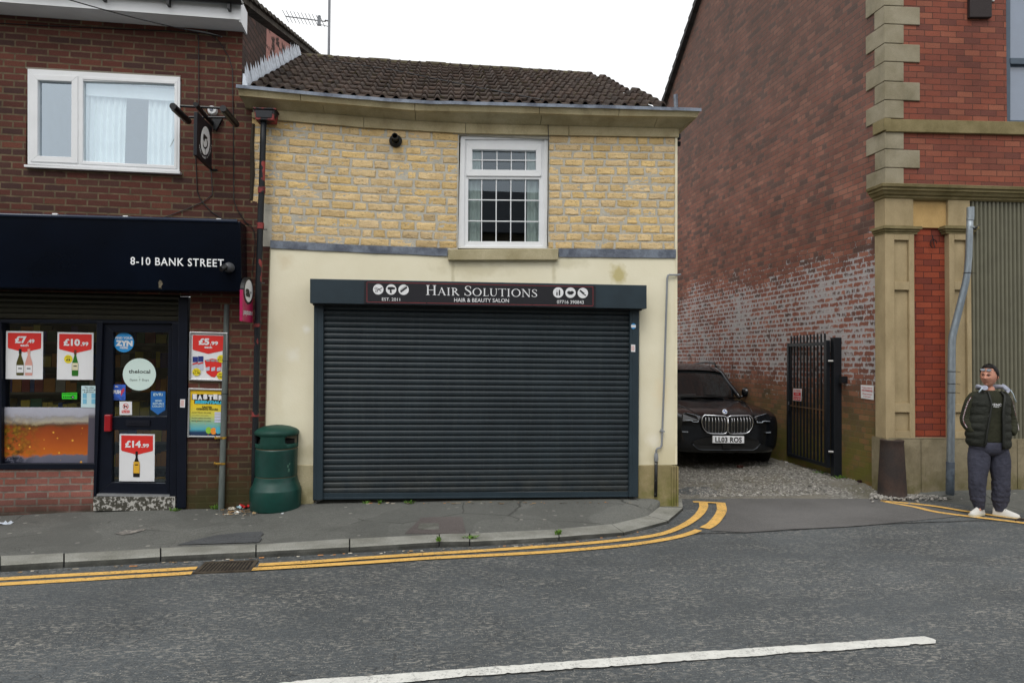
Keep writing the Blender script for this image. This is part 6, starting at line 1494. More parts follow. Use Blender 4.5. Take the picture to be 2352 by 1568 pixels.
weed(842,1151,0,14,.05,'left of the two small weeds under the shutter edge',.04); weed(872,1151,0,16,.06,'small upright weed just left of the middle weeds under the shutter',.03); weed(942,1150,0,18,.05,'low spreading weed under the shutter above the pavement patch',.06)
weed(1007,1243,-.10,24,.07,'weed in the kerb joint left of the short kerb stone',.02); weed(1079,1236,-.05,26,.04,'pale green leafy weed lying over the kerb joint by the utility cover',.05); weed(1281,1227,-.07,30,.07,'mossy weed tuft in the right-hand kerb joint',.03)
weed(2356/1,1107,-.05,30,.06,'x',.05) if False else None
weed(2359-100,1112,-.06,34,.07,'green weed at the foot of the stone plinth behind the man',.06)
weed(2310,1109,-.05,10,.03,'tiny weed at the foot of the plinth right of the man',.03)
GR=thing('grass_tuft','bright grass tuft at the foot of the gate hinge post','grass tuft') if False else None
weed(1890,1092,-.10,90,.09,'bright grass tuft on the gravel in front of the gate foot',.11)
weed(1935,1100,-.07,50,.07,'thin grass tuft right of the gate hinge post',.10)
weed(1768,1052,-.12,60,.10,'green tuft by the alley wall beside the car wheel',.14)
weed(1840,1066,-.10,60,.07,'low grass along the wall under the gate leaf',.22)
# brick fragment, dark can
v=gnd(1700,1076+0,-.135); m=MB(); m.box(v+Vector((0,0,.03)),(.10,.07,.06),.4); tag(m.build('brick_fragment',two('broken_brick',(96,54,44),(70,46,40),20,.4,.6,.9,.6,60),bevel=.01),'small brown broken brick lying on the gravel in front of the black car','brick')
v=gnd(2029-5+2,1110,-.06); 
v=gnd(1979,1111,-.075); m=MB(); m.tube([v+Vector((-.05,0,.03)),v+Vector((.05,.02,.03))],.03,10); tag(m.build('crushed_can',mat('dark_can',(40,22,26),.4)),'dark crushed can lying on the gravel at the foot of the alley wall','can')
v=gnd(2273-36,1109,-.06)
# white thing: fallen stick right
m=MB(); v=gnd(2345,1196,-.14); m.tube([v+Vector((-.07,0,.012)),v+Vector((0,.01,.02)),v+Vector((.08,-.01,.012))],[.01,.018,.008],6); tag(m.build('dead_leaf',mat('dead_leaf_brown',(46,36,28),.8)),'curled dark dead leaf on the yellow line at the right edge','leaf')
# ================================================================ CAR  (local: +x = image right, +y = towards its tail, z up from ground)
PAINT=NT('black_car_paint'); t=PAINT; p=t.pos(); t.base((.006,.007,.009,1)); t.set(.2,0,.35,.25); t.b.inputs['Coat Roughness'].default_value=.06
t.l(t.mr(t.noise(p,6,5),.35,.65,.1,.2),t.b.inputs['Roughness']); PAINT=t.m
CHR=mat('chrome_trim',(196,198,202),.16,metal=1,var=.05); BPL=mat('black_trim',(12,12,13),.5,var=.1); TYR=mat('tyre_rubber',(20,20,20),.85,bump=.4,bs=50)
CGL=NT('car_glass'); t=CGL; t.base((.010,.012,.013,1)); t.set(.05,0,.4); CGL=t.m
c0=atd(1669,1000,11.3); CA=R(-5.2)
car=thing('parked_car','black SUV with chrome twin kidney grille parked nose-out in the gravel alley','car',(c0.x,c0.y,-.15),CA)
def cb(mb,name,mt,parent=car,**k):
    EXTRA.clear(); o=mb.build(name,mt,None,local=True,**k); o.parent=parent
    for q in EXTRA: q.parent=parent
    return o
def section(y,w,zb,zt,sh,zm=.72,zs=.98):
    # half outline bottom centre -> top centre ; sh= shoulder roundness
    return [(0,zb),(w*.72,zb),(w*.93,zb+.04),(w*.985,zb+.16),(w,zm),(w*.99,zs-.08),(w*.955,zs),(w*.86,zs+(zt-zs)*.55),(w*.55,zt-.005),(w*.25,zt),(0,zt)]
st=[(.0,.68,.38,.88,0,.66,.82),(.035,.80,.32,.93,0,.68,.87),(.12,.90,.29,.965,0,.7,.91),(.28,.965,.27,1.0,0,.7,.945),(.5,.995,.26,1.03,0,.7,.97),(.8,1.03,.34,1.055,0,.72,.98),(1.2,1.01,.3,1.10,0,.72,1.0),(1.65,.98,.25,1.15,0,.72,1.03),(2.2,.98,.25,1.14,0,.72,1.04),(3.4,.985,.25,1.14,0,.72,1.04),(4.2,.99,.28,1.14,0,.74,1.04),(4.75,.9,.35,1.1,0,.74,1.0),(4.9,.8,.4,1.0,0,.74,.95)]
rings=[]
for y,w_,zb,zt,_,zm,zs in st:
    h=section(y,w_,zb,zt,0,zm,zs); sag=.0
    rings.append([Vector((x,y+ (.0),z)) for x,z in h]+[Vector((-x,y,z)) for x,z in reversed(h[1:-1])])
m=MB(); m.loft(rings); bd_=cb(m,'body',PAINT,smooth=True,sub=2)
# greenhouse
def gsec(y,wb,wt,zb,zt):
    h=[(wb,zb),(wb*.97+wt*.03,zb+(zt-zb)*.3),((wb+wt)/2*1.02,zb+(zt-zb)*.62),(wt*1.04,zb+(zt-zb)*.88),(wt*.9,zt-.02),(wt*.5,zt),(0,zt+.008)]
    return [Vector((x,y,z)) for x,z in h]+[Vector((-x,y,z)) for x,z in reversed(h[:-1])]
gs=[(1.42,.42,.38,1.08,1.15),(1.62,.66,.58,1.08,1.25),(1.90,.80,.64,1.1,1.40),(2.3,.86,.64,1.1,1.63),(2.7,.875,.64,1.1,1.75),(3.4,.885,.65,1.1,1.765),(4.2,.87,.63,1.1,1.70),(4.75,.82,.6,1.08,1.50),(4.88,.8,.6,1.05,1.1)]
m=MB(); m.loft([gsec(*g) for g in gs],cap=True,closed=False); cb(m,'window_glass',CGL,smooth=True,sub=1)
# roof skin + pillars
m=MB(); RF_=[gsec(*g) for g in gs]
def lift(v,c=.012): 
    d=Vector((v.x,0,(v.z-1.1)*1.2)); return v+d.normalized()*c
roof=[]
for ri_,g in list(enumerate(gs))[3:8]:
    r=RF_[ri_]; roof.append([lift(v,.02) for v in r[3:10]])
m.loft(roof,closed=False); cb(m,'roof',PAINT,smooth=True,sub=1)
m=MB()
for s_ in(1,-1):
    pts_=[]
    for i in range(0,4):
        g=gs[i]; r=RF_[i]; v=r[3]*(1-.0)+Vector((0,0,0)); v=lift(v,.012); pts_.append(Vector((s_*abs(v.x),v.y,v.z)))
    pts_[0]=Vector((s_*.80,1.68,1.13)); pts_[1]=Vector((s_*.77,1.80,1.22)); pts_[2]=Vector((s_*.715,2.05,1.38)); pts_[3]=Vector((s_*.665,2.36,1.60)); 
    for g,i in ((gs[4],4),(gs[5],5),(gs[6],6)):
        v=lift(RF_[i][3],.012); pts_.append(Vector((s_*abs(v.x),v.y,v.z)))
    m.tube(pts_,[.035,.045,.045,.04,.03,.03,.03],8,sq=.7)
cb(m,'pillar',PAINT,smooth=True)
m=MB()
for s_ in(1,-1): m.tube([Vector((s_*.60,2.5,1.71)),Vector((s_*.61,2.65,1.79)),Vector((s_*.62,3.3,1.805)),Vector((s_*.61,4.2,1.76))],.018,8)
cb(m,'roof_rail',BPL,smooth=True)
# wheels
for x in(.86,-.86):
    for y in(.92,3.9):
        Mx=Matrix.Rotation(R(90),3,'Y'); m=MB(); m.lathe([(.23,-.12),(.33,-.13),(.365,-.10),(.375,-.03),(.375,.03),(.365,.10),(.33,.13),(.23,.12)],(x,y,.375),32,M=Mx); w_=cb(m,'wheel',TYR,smooth=True)
        m=MB(); sx=1 if x>0 else -1; m.lathe([(.0,.06*sx),(.07,.07*sx),(.22,.05*sx),(.25,.115*sx),(.255,.0)],(x,y,.375),20,M=Mx); cb(m,'rim',mat('dark_alloy',(60,62,66),.3,metal=.8),w_)
m=MB()
for x in(.995,-.995):
    for y in(.92,3.9):
        s_=1 if x>0 else -1
        rg=[]
        for k in range(13):
            a=R(180*k/12); rg.append([Vector((x-s_*.06,y+r*math.cos(a),.375+r*math.sin(a))) for r in(.40,)]+[Vector((x+s_*.012,y+.41*math.cos(a),.375+.41*math.sin(a))),Vector((x+s_*.006,y+.46*math.cos(a),.375+.46*math.sin(a)))])
        m.loft(rg,closed=False)
cb(m,'wheel_arch',BPL)
# front details. Z(y_crop) heights ; X(x_crop)
def CX(x): return (x-600)*.001585
def CZ(y): return (1266-y)*.001585
def fp(x,z,d=0): # front surface depth at (x,z) approx of body
    ax=abs(x); y=.0
    y=.02*(ax/.5)**2 if ax<.5 else .02+.10*((ax-.5)/.35)**2
    if z>.84: y+=.25*(z-.84)**1.0
    return y-.03+d
def fpoly(mb,pts,d,th=.02,mi=0):
    P=[(CX(x),CZ(y)) for x,y in pts]; k=len(P)
    mb.add([Vector((x,fp(x,z,d-th),z)) for x,z in P]+[Vector((x,fp(x,z,d+.03),z)) for x,z in P],[tuple(range(k)),tuple(range(2*k-1,k-1,-1))]+[(i,(i+1)%k,k+(i+1)%k,k+i) for i in range(k)],mi)
KL=[(333,712),(345,690),(365,674),(560,680),(585,690),(594,712),(596,790),(590,840),(575,858),(545,865),(420,862),(385,852),(360,828),(340,795),(330,750)]
KR=[(1200-x+ -8,y-3) for x,y in KL]; KR=[(1192-x+2,y-2) for x,y in KL]
gr=thing('g','x','y') if False else None
m=MB()
for K in(KL,KR): fpoly(m,K,-.02,.012)
gback=cb(m,'grille',mat('grille_void',(6,6,7),.6))
m=MB()
for K in(KL,KR):
    P=[Vector((CX(x),fp(CX(x),CZ(y),-.045),CZ(y))) for x,y in K]; P=P+[P[0],P[1]]; m.tube(P,.0115,8,cap=False)
m.tube([Vector((CX(600),fp(0,.9,-.05),CZ(684))),Vector((CX(600),fp(0,.8,-.055),CZ(845)))],.012,6)
cb(m,'grille_surround',CHR,gback,smooth=True)
m=MB()
for K,xs in((KL,[368,402,436,470,503,537,566]),(KR,[640,664,700,735,768,800,832])):
    cxk=sum(x for x,_ in K)/len(K)
    for x in xs:
        # vertical extents inside kidney
        ys=[]; 
        for (xa,ya),(xb,yb) in zip(K,K[1:]+K[:1]):
            if (xa-x)*(xb-x)<0: ys.append(ya+(yb-ya)*(x-xa)/(xb-xa))
        if len(ys)<2: continue
        y0,y1=min(ys)+4,max(ys)-4; off=(x-cxk)*.04
        P=[(x-off,y0),(x+2,y0+(y1-y0)*.25),(x+off*.6,(y0+y1)/2),(x+off*.3,y1-(y1-y0)*.2),(x-off*1.6,y1)]
        m.tube([Vector((CX(a),fp(CX(a),CZ(b),-.038-.012*math.sin(i/4*3.14)),CZ(b))) for i,(a,b) in enumerate(P)],.0065,6)
cb(m,'grille_bar',CHR,gback,smooth=True)
# bonnet emblem
m=MB(); Mb=Matrix.Rotation(R(68),3,'X'); cpos=Vector((CX(592),.055,CZ(640)+.0)); m.lathe([(0,.004),(.026,.005),(.041,.004),(.043,-.004)],cpos,24,M=Mb); em=cb(m,'emblem',mat('emblem_silver',(190,194,200),.3,metal=.5)); 
m=MB()
for q,mi in((0,0),(1,1),(2,0),(3,1)):
    vs=[cpos+Mb@Vector((0,0,.009))]+[cpos+Mb@Vector((.028*math.cos(R(q*90+k*15)),.028*math.sin(R(q*90+k*15)),.009)) for k in range(7)]; m.add(vs,[tuple(range(8))],mi)
cb(m,'emblem_quarter',[mat('emblem_white',(220,222,224),.4),mat('emblem_blue',(30,90,180),.4)],em,recalc=False)
# headlights
HL=mat('headlight_lens',(22,24,28),.08,spec=.9); HLG=mat('headlight_glow',(176,184,194),.25,var=.05)
def mirror(P): return [(1200-x,y) for x,y in P]
HP=[(888,690),(930,672),(1020,650),(1052,668),(1062,700),(1062,740),(905,748),(896,726)]
for K in(HP,mirror(HP)):
    m=MB(); fpoly(m,K,-.02,.018); hl=cb(m,'headlight',HL,smooth=False)
    m=MB()
    f=(lambda P:P) if K is HP else mirror
    P=f([(905,732),(912,745),(962,745),(968,733),(990,730),(1050,735)]); m.tube([Vector((CX(x),fp(CX(x),CZ(y),-.045),CZ(y))) for x,y in P],.0065,6)
    P=f([(888,690),(930,675),(1018,654)]); m.tube([Vector((CX(x),fp(CX(x),CZ(y),-.042),CZ(y))) for x,y in P],.003,6); cb(m,'light_strip',HLG,hl,smooth=True)
# bonnet shut line / creases
m=MB(); 
for s_ in(1,-1): m.tube([Vector((s_*.46,.02,.93)),Vector((s_*.52,.3,1.0)),Vector((s_*.62,.8,1.062)),Vector((s_*.74,1.5,1.125))],.006,6)
cb(m,'bonnet_crease',PAINT,smooth=True)
m=MB(); m.tube([Vector((-.78,1.66,1.14)),Vector((-.4,1.46,1.16)),Vector((0,1.38,1.165)),Vector((.4,1.46,1.16)),Vector((.78,1.66,1.14))],.014,6); cb(m,'wiper_cowl',BPL,smooth=True)
m=MB(); m.tube([Vector((-.62,1.58,1.18)),Vector((-.1,1.46,1.2))],.009,5); m.tube([Vector((.05,1.46,1.2)),Vector((.55,1.56,1.18))],.009,5); cb(m,'wiper',BPL)
# lower bumper intake and trims
m=MB(); fpoly(m,[(240,955),(262,985),(300,1020),(340,1032),(868,1030),(900,1010),(940,970),(930,940),(800,905),(400,905),(300,930)],-.01,.012); it=cb(m,'lower_intake',mat('intake_mesh',(9,9,10),.7,bump=.8,bs=120))
m=MB(); P=[(240,975),(262,1000),(300,1028),(340,1034),(868,1032),(905,1012),(945,965)]; m.tube([Vector((CX(x),fp(CX(x),CZ(y),-.03),CZ(y))) for x,y in P],.008,6); cb(m,'trim_line',mat('satin_trim',(74,78,84),.3,metal=.5),it,smooth=True)
m=MB(); fpoly(m,[(545,975),(632,975),(632,1018),(545,1018)],-.03,.012); cb(m,'radar_cover',BPL,it)
for f in((lambda P:P),mirror):
    m=MB(); fpoly(m,f([(1000,850),(1010,842),(1068,838),(1068,854),(1010,862)]),-.02,.012); fl=cb(m,'fog_lamp',mat('fog_lens',(60,64,70),.2))
    m=MB(); 
    for x in(1016,1030,1044,1058): fpoly(m,f([(x-4,846),(x+4,845),(x+4,854),(x-4,856)]),-.033,.004)
    cb(m,'fog_led',HLG,fl)
# plate
PLP=[(440,886),(768,886),(768,960),(440,960)]
m=MB(); P=[(CX(x),CZ(y)) for x,y in PLP]; yy=-.075
m.add([Vector((x,yy,z)) for x,z in P]+[Vector((x,yy+.05,z)) for x,z in P],[(0,1,2,3),(7,6,5,4),(0,4,5,1),(1,5,6,2),(2,6,7,3),(3,7,4,0)]); pl=cb(m,'number_plate',mat('plate_white',(240,242,246),.4,var=.03),bevel=.004)
vs,fs=text_mesh('LL03 ROS',.035,1.05); mn=min(v[0] for v in vs);mx=max(v[0] for v in vs); x0,x1=CX(466),CX(742); zb_=CZ(948); hh=(948-898)*.001585
m=MB(); m.add([Vector((x0+(a-mn)/(mx-mn)*(x1-x0),yy-.003,zb_+b/(_cap['H']+.035)*hh)) for a,b in vs],fs); cb(m,'lettering',BLACK,pl,recalc=False)
# mirrors
for s_ in(1,-1):
    m=MB(); c_=Vector((s_*1.04,1.92,1.235)); rg=[]
    for a,sx in((-.12,.3),(-.10,.75),(-.03,1),(.05,1),(.10,.8),(.115,.4)):
        rg.append([c_+Vector((s_*a*1.0,(.07*math.cos(k*.5236))*sx*1.1+.0,(.095*math.sin(k*.5236))*sx)) for k in range(12)])
    m.loft(rg); m.tube([Vector((s_*.86,1.95,1.12)),c_+Vector((-s_*.06,0,-.06))],.025,8); cb(m,'wing_mirror',PAINT,smooth=True)
# windscreen stickers
def wsp(x,z): # on windscreen plane approx
    return Vector((x,1.50+(z-1.18)*2.2+(abs(x)**2)*.35,z+.015))
m=MB(); cxx,czz=.43,1.30; m.add([wsp(cxx+.045*math.cos(k*.42),czz+.035*math.sin(k*.42)) for k in range(15)],[tuple(range(15))]); cb(m,'yellow_sticker',YLW,recalc=False)
m=MB(); 
for x,z,a,b in((-.10,1.50,.04,.015),(.22,1.56,.045,.009),(.53,1.2,.03,.01)): m.add([wsp(x-a,z-b),wsp(x+a,z-b),wsp(x+a,z+b),wsp(x-a,z+b)],[(0,1,2,3)])
cb(m,'white_sticker',LBL,recalc=False)
# headrests/seat silhouettes not visible through the dark glass
# ================================================================ MAN
# local: x = image right, -y = towards camera, z up
mc=atd(2273,1183,8.22)
MANZ=-.142
man=thing('person','man in dark padded gilet, green sweatshirt, grey trousers and white trainers, hands in pockets','person',(mc.x,mc.y,MANZ),-YAW-R(32)*0); man.scale=(.945,.945,1.0)
K=1/721.
def X(x): return (x-455)*K
def Zc(z): return (1440-z)*K
def hb(mb,name,mt,parent=man,**k):
    EXTRA.clear(); o=mb.build(name,mt,None,local=True,**k); o.parent=parent
    for q in EXTRA: q.parent=parent
    return o
SKIN=NT('skin'); t=SKIN; p=t.n('ShaderNodeTexCoord').outputs['Object']; c=t.mix(t.mr(t.noise(p,14,5),.35,.65),lin((184,128,106)),lin((206,150,128))); t.base(c); t.set(.55,0,.4); t.b.inputs['Subsurface Weight'].default_value=.08; t.b.inputs['Subsurface Radius'].default_value=(.01,.004,.002); t.bump(t.noise(p,160,3),.15,.002); SKIN=t.m
# ---- body: one skinned mesh
V_=[];E_=[];RR=[]
def nd(p,r,frm=None):
    V_.append(Vector(p)); RR.append(r); i=len(V_)-1
    if frm is not None: E_.append((frm,i))
    return i
pel=nd((0,0,.90),.13); sp1=nd((0,.0,1.08),.125,pel); ch=nd((0,.01,1.28),.14,sp1); nk0=nd((X(470),.01,1.44),.07,ch); nk=nd((X(468),.0,1.50),.058,nk0); nk2=nd((X(462),-.005,1.56),.058,nk)
for s_,kn,an,ft in((-1,(X(345),-.02,.50),(X(365),0,.12),(X(335),-.04,.05)),(1,(X(560),-.02,.50),(X(552),0,.12),(X(570),-.05,.05))):
    hp=nd((s_*.10,0,.86),.105,pel); k_=nd(kn,.065,hp); a_=nd(an,.034,k_); nd(ft,.022,a_)
for s_,sh_,el,wr in((-1,(X(322),.02,1.39),(X(268),.06,1.14),(X(292),-.01,1.03)),(1,(X(612),.02,1.39),(X(682),.06,1.14),(X(632),-.01,1.01))):
    s1=nd(sh_,.055,ch); e1=nd(el,.036,s1); w1=nd(wr,.026,e1); h1=nd((wr[0]*.80,-.055,wr[2]-.05),.026,w1)
    for q in range(4): f1=nd((wr[0]*.68,-.07+(q-1.5)*.016,wr[2]-.10),.011,h1); nd((wr[0]*.6,-.07+(q-1.5)*.015,wr[2]-.125+.008*abs(q-1.5)),.009,f1)
    nd((wr[0]*.72,-.09,wr[2]-.06),.010,h1)
me=bpy.data.meshes.new('b'); me.from_pydata([tuple(v) for v in V_],E_,[]); bo=bpy.data.objects.new('b',me); COL.objects.link(bo)
sk=bo.modifiers.new('s','SKIN'); 
for i,v in enumerate(me.skin_vertices[0].data): v.radius=(RR[i],RR[i]); v.use_root=(i==0)
sb=bo.modifiers.new('d','SUBSURF'); sb.levels=1; sb.render_levels=1
bpy.context.view_layer.update(); bm_=bpy.data.meshes.new_from_object(bo.evaluated_get(bpy.context.evaluated_depsgraph_get()))
mb=MB(); mb.add([v.co.copy() for v in bm_.vertices],[tuple(p.vertices) for p in bm_.polygons]); bpy.data.objects.remove(bo)
# ---- head (turned to image left), sculpted sphere, same mesh
HC=Vector((X(452),-.015,Zc(238))); HT=Matrix.Rotation(R(-52),3,'Z')@Matrix.Rotation(R(3),3,'Y')
def headpt(th,ph):
    # th 0 = front (-y local), ph -90..90
    ct,stt=math.cos(th),math.sin(th); cp,sp_=math.cos(ph),math.sin(ph)
    a,b,c=.089,.124,.131   # half width, depth, height
    x=a*stt*cp; y=-b*ct*cp; z=c*sp_
    front=max(0,ct)
    if z<0: # jaw taper
        k=-z/c; x*=1-.30*k**1.4; y=y*(1-.18*k) if y<0 else y*(1-.35*k)
    if z<-.02 and ct<0: y*=.92
    # brow, eye sockets, nose, mouth, chin
    if ct>0:
        def g(px,pz,sx,sz): return math.exp(-((x-px)/sx)**2-((z-pz)/sz)**2)
        y-= .008*g(0,.030,.05,.010)               # brow ridge
        y+= .016*(g(.030,.010,.015,.011)+g(-.030,.010,.015,.011))
        y-= .006*(g(.030,.009,.010,.006)+g(-.030,.009,.010,.006))
        y-= .034*g(0,-.024,.0135,.014)+.022*g(0,-.004,.009,.020)+.008*(g(.012,-.026,.008,.008)+g(-.012,-.026,.008,.008))
        y-= .010*g(0,-.055,.022,.006)+.009*g(0,-.068,.019,.005); y+=.006*g(0,-.0615,.024,.003)+.006*g(0,-.080,.018,.008)
        y-= .014*g(0,-.100,.022,.014); y-=.005*(g(.045,-.018,.016,.018)+g(-.045,-.018,.016,.018)); y+=.006*(g(.046,-.055,.015,.02)+g(-.046,-.055,.015,.02))
    return HC+HT@Vector((x,y,z))
NU,NVv=64,48
vs=[];fs=[]
for j in range(NVv+1):
    ph=R(-90+180*j/NVv)
    for i in range(NU): vs.append(headpt(2*math.pi*i/NU,ph))
for j in range(NVv):
    for i in range(NU): fs.append((j*NU+i,j*NU+(i+1)%NU,(j+1)*NU+(i+1)%NU,(j+1)*NU+i))
mb.add(vs,fs)
for s_ in(1,-1): # ears
    rg=[]
    for k in range(7):
        a=k/6; rg.append([HC+HT@Vector((s_*(.079+.018*math.sin(a*3.14)+.004),.012+.006*a+.018*math.cos(q*.785)*(.35+.65*math.sin(a*3.0+.1)),-.036+.066*a+.003*math.sin(q*.785))) for q in range(8)])
    mb.loft(rg)
body=hb(mb,'body',SKIN,smooth=True)
# eyes, brows, lips
def sf(x,z,off=0):
    ph=math.asin(max(-1,min(1,z/.130))); th=math.asin(max(-1,min(1,x/(.089*math.cos(ph)*(1-.30*max(0,-z/.130)**1.4)))))
    return headpt(th,ph)+HT@Vector((0,-off,0))
m=MB()
for s_ in(1,-1): m.lathe([(0,-.009),(.008,-.007),(.011,0),(.008,.007),(0,.009)],sf(s_*.032,.010,-.004),12)
ey=hb(m,'eye',mat('eye_white',(150,138,128),.3),smooth=True)
m=MB()
for s_ in(1,-1): m.lathe([(0,0),(.0062,0),(.005,-.002),(0,-.002)],sf(s_*.032-.003,.009,.006),10,M=HT@Matrix.Rotation(R(90),3,'X'))
hb(m,'iris',mat('iris_dark',(26,20,16),.3),ey)
HAIR=two('dark_hair',(20,17,17),(34,30,30),30,.4,.6,.6,.8,220,st=(1,1,.3))
m=MB()
for s_ in(1,-1): m.tube([sf(s_*a,b,.001) for a,b in((.012,.025),(.022,.030),(.034,.031),(.050,.025))],[.002,.004,.0035,.0015],6)
hb(m,'eyebrow',HAIR)
m=MB()
for s_ in(1,-1): m.tube([sf(s_*a,b,.003) for a,b in((.016,.012),(.025,.018),(.034,.019),(.046,.013))],[.002,.004,.004,.002],6)
hb(m,'eyelid',mat('eyelid_skin',(128,80,66),.6))
m=MB(); m.tube([sf(a,-.0605,.0015) for a in(-.027,-.013,0,.013,.027)],[.0015,.003,.003,.003,.0015],6); hb(m,'mouth',mat('lip',(110,58,52),.5))
# upper lids / shadow-producing sockets handled by geometry; stubble
# hair
def hairpt(i,j,off=.0):
    th=2*math.pi*i; ct=math.cos(th)
    # lower boundary of hair
    lo=(50 if ct>.55 else (50-(.55-ct)*80 if ct>-.2 else -10)); lo=max(lo,-14)
    ph=R(lo+(90-lo)*j); p=headpt(th,ph); d=(p-HC).normalized()
    n_=mnoise.noise((math.cos(th)*5,math.sin(th)*5,j*5))*.006
    tk=.012+.010*math.sin(min(1,j*2)*1.57)+n_
    if j==0: tk=.001
    if j>0 and ct>.4 and j<.35: tk+=.006
    return p+d*tk
m=MB(); m.grid(hairpt,64,16); rr_=random.Random(2)
for k in range(500):
    i=rr_.random(); j=rr_.random()**.8*.95; p0=hairpt(i,j); th=2*math.pi*i
    d=(p0-HC).normalized(); tang=(hairpt(i,max(0,j-.1))-p0).normalized(); q1=p0+d*.006+tang*.016+Vector((rr_.gauss(0,.004),rr_.gauss(0,.004),0)); sd2=tang.cross(d)*.003
    m.add([p0-sd2-d*.004,p0+sd2-d*.004,q1],[(0,1,2)])
hb(m,'hair',HAIR,smooth=True,recalc=False)
# sunglasses on the head
m=MB()
gl=[]
for s_ in(1,-1):
    c_=HC+HT@Vector((s_*.033,-.116,.080)); Mg=HT@Matrix.Rotation(R(58),3,'X')
    m.add([c_+Mg@Vector((.026*math.cos(k*.393)*(1 if abs(math.cos(k*.393))<.9 else 1.05),.017*math.sin(k*.393),.004*math.cos(k*.393)**2)) for k in range(16)],[tuple(range(16))])
sg_=hb(m,'sunglasses',mat('sunglass_lens',(110,116,126),.08,spec=1),recalc=False)
m=MB()
for s_ in(1,-1):
    c_=HC+HT@Vector((s_*.033,-.117,.081)); Mg=HT@Matrix.Rotation(R(58),3,'X')
    m.tube([c_+Mg@Vector((.0275*math.cos(k*.393),.0185*math.sin(k*.393),0)) for k in range(17)],.0022,5); m.tube([HC+HT@Vector((s_*.060,-.110,.082)),HC+HT@Vector((s_*.094,-.05,.068)),HC+HT@Vector((s_*.099,.03,.035))],.003,5)
m.tube([HC+HT@Vector((-.006,-.122,.084)),HC+HT@Vector((.006,-.122,.084))],.003,5)
hb(m,'glasses_frame',BLACK,sg_)
# ---- clothes by lofted rings
def fab(name,c1,c2,sc_=8,bs=140,b=.25,rough=.9):
    t=NT(name); p=t.n('ShaderNodeTexCoord').outputs['Object']; c=t.mix(t.mr(t.noise(p,sc_,5),.35,.65),lin(c1),lin(c2)); t.base(c); t.set(rough,0,.2); t.b.inputs['Sheen Weight'].default_value=.0
    t.bump(t.noise(t.stretch(p,(1,1,2.0)),16,6,.65),b*1.6,.03); return t.m
TRO=fab('charcoal_trousers',(56,57,68),(70,71,84),6); SWE=fab('olive_sweatshirt',(44,45,34),(56,57,44),6); GIL=fab('dark_gilet',(34,36,31),(44,46,40),8,b=.35,rough=.62); HOO=fab('grey_hood',(148,152,168),(166,170,184),8)
def ring(cx,cy,z,rx,ry,n=28,wr=0,seed=0,tilt=0,pw=2.4):
    o=[]
    for k in range(n):
        a=2*math.pi*k/n; c,s_=math.cos(a),math.sin(a); cc=math.copysign(abs(c)**(2/pw),c); ss=math.copysign(abs(s_)**(2/pw),s_)
        r=1+wr*mnoise.noise((c*2.2,s_*2.2,z*9+seed))-wr*.8*abs(mnoise.noise((c*3+seed,s_*3,z*24+c*4)))*2; o.append(Vector((cx+rx*cc*r,cy+ry*ss*r,z+tilt*cc*rx)))
    return o
# trousers: waist + two legs
m=MB()
m.loft([ring(X(452),0,Zc(z),rx,ry,wr=.03,seed=3) for z,rx,ry in((775,.235,.135),(830,.242,.145),(860,.235,.145),(890,.205,.13),(915,.15,.10),(930,.05,.05))])
for pts_,sd in(([(850,368,.108,.135),(900,362,.118,.14),(950,360,.124,.14),(1000,357,.122,.135),(1060,350,.114,.125),(1130,342,.103,.115),(1200,341,.098,.11),(1260,344,.092,.105),(1310,350,.086,.10),(1338,357,.072,.09),(1366,362,.062,.08),(1388,364,.056,.07)],1.3),([(850,540,.108,.135),(900,546,.118,.14),(950,549,.124,.14),(1000,549,.122,.135),(1060,552,.112,.125),(1130,556,.106,.115),(1200,559,.107,.112),(1260,557,.103,.11),(1310,555,.098,.105),(1350,552,.078,.09),(1382,550,.062,.08),(1404,550,.056,.072)],7.7)):
    rg=[]
    for i in range((len(pts_)-1)*7+1):
        q=i/7; a=min(int(q),len(pts_)-2); f=q-a; z,x,rx,ry=[pts_[a][k]+(pts_[a+1][k]-pts_[a][k])*f for k in range(4)]
        fold=1+.022*math.sin(z*.13+sd)*max(0,min(1,(z-1100)/120)); rg.append(ring(X(x),.0+.01*math.sin(z*.01),Zc(z),rx*fold*1.0,ry*fold*.85,n=44,wr=.05+.05*max(0,min(1,(z-1050)/200)),seed=sd,pw=2.1,tilt=.10*math.sin(z*.035+sd)*max(0,min(1,(z-1060)/100))))
    m.loft(rg)
hb(m,'trousers',TRO,smooth=True,sub=1)
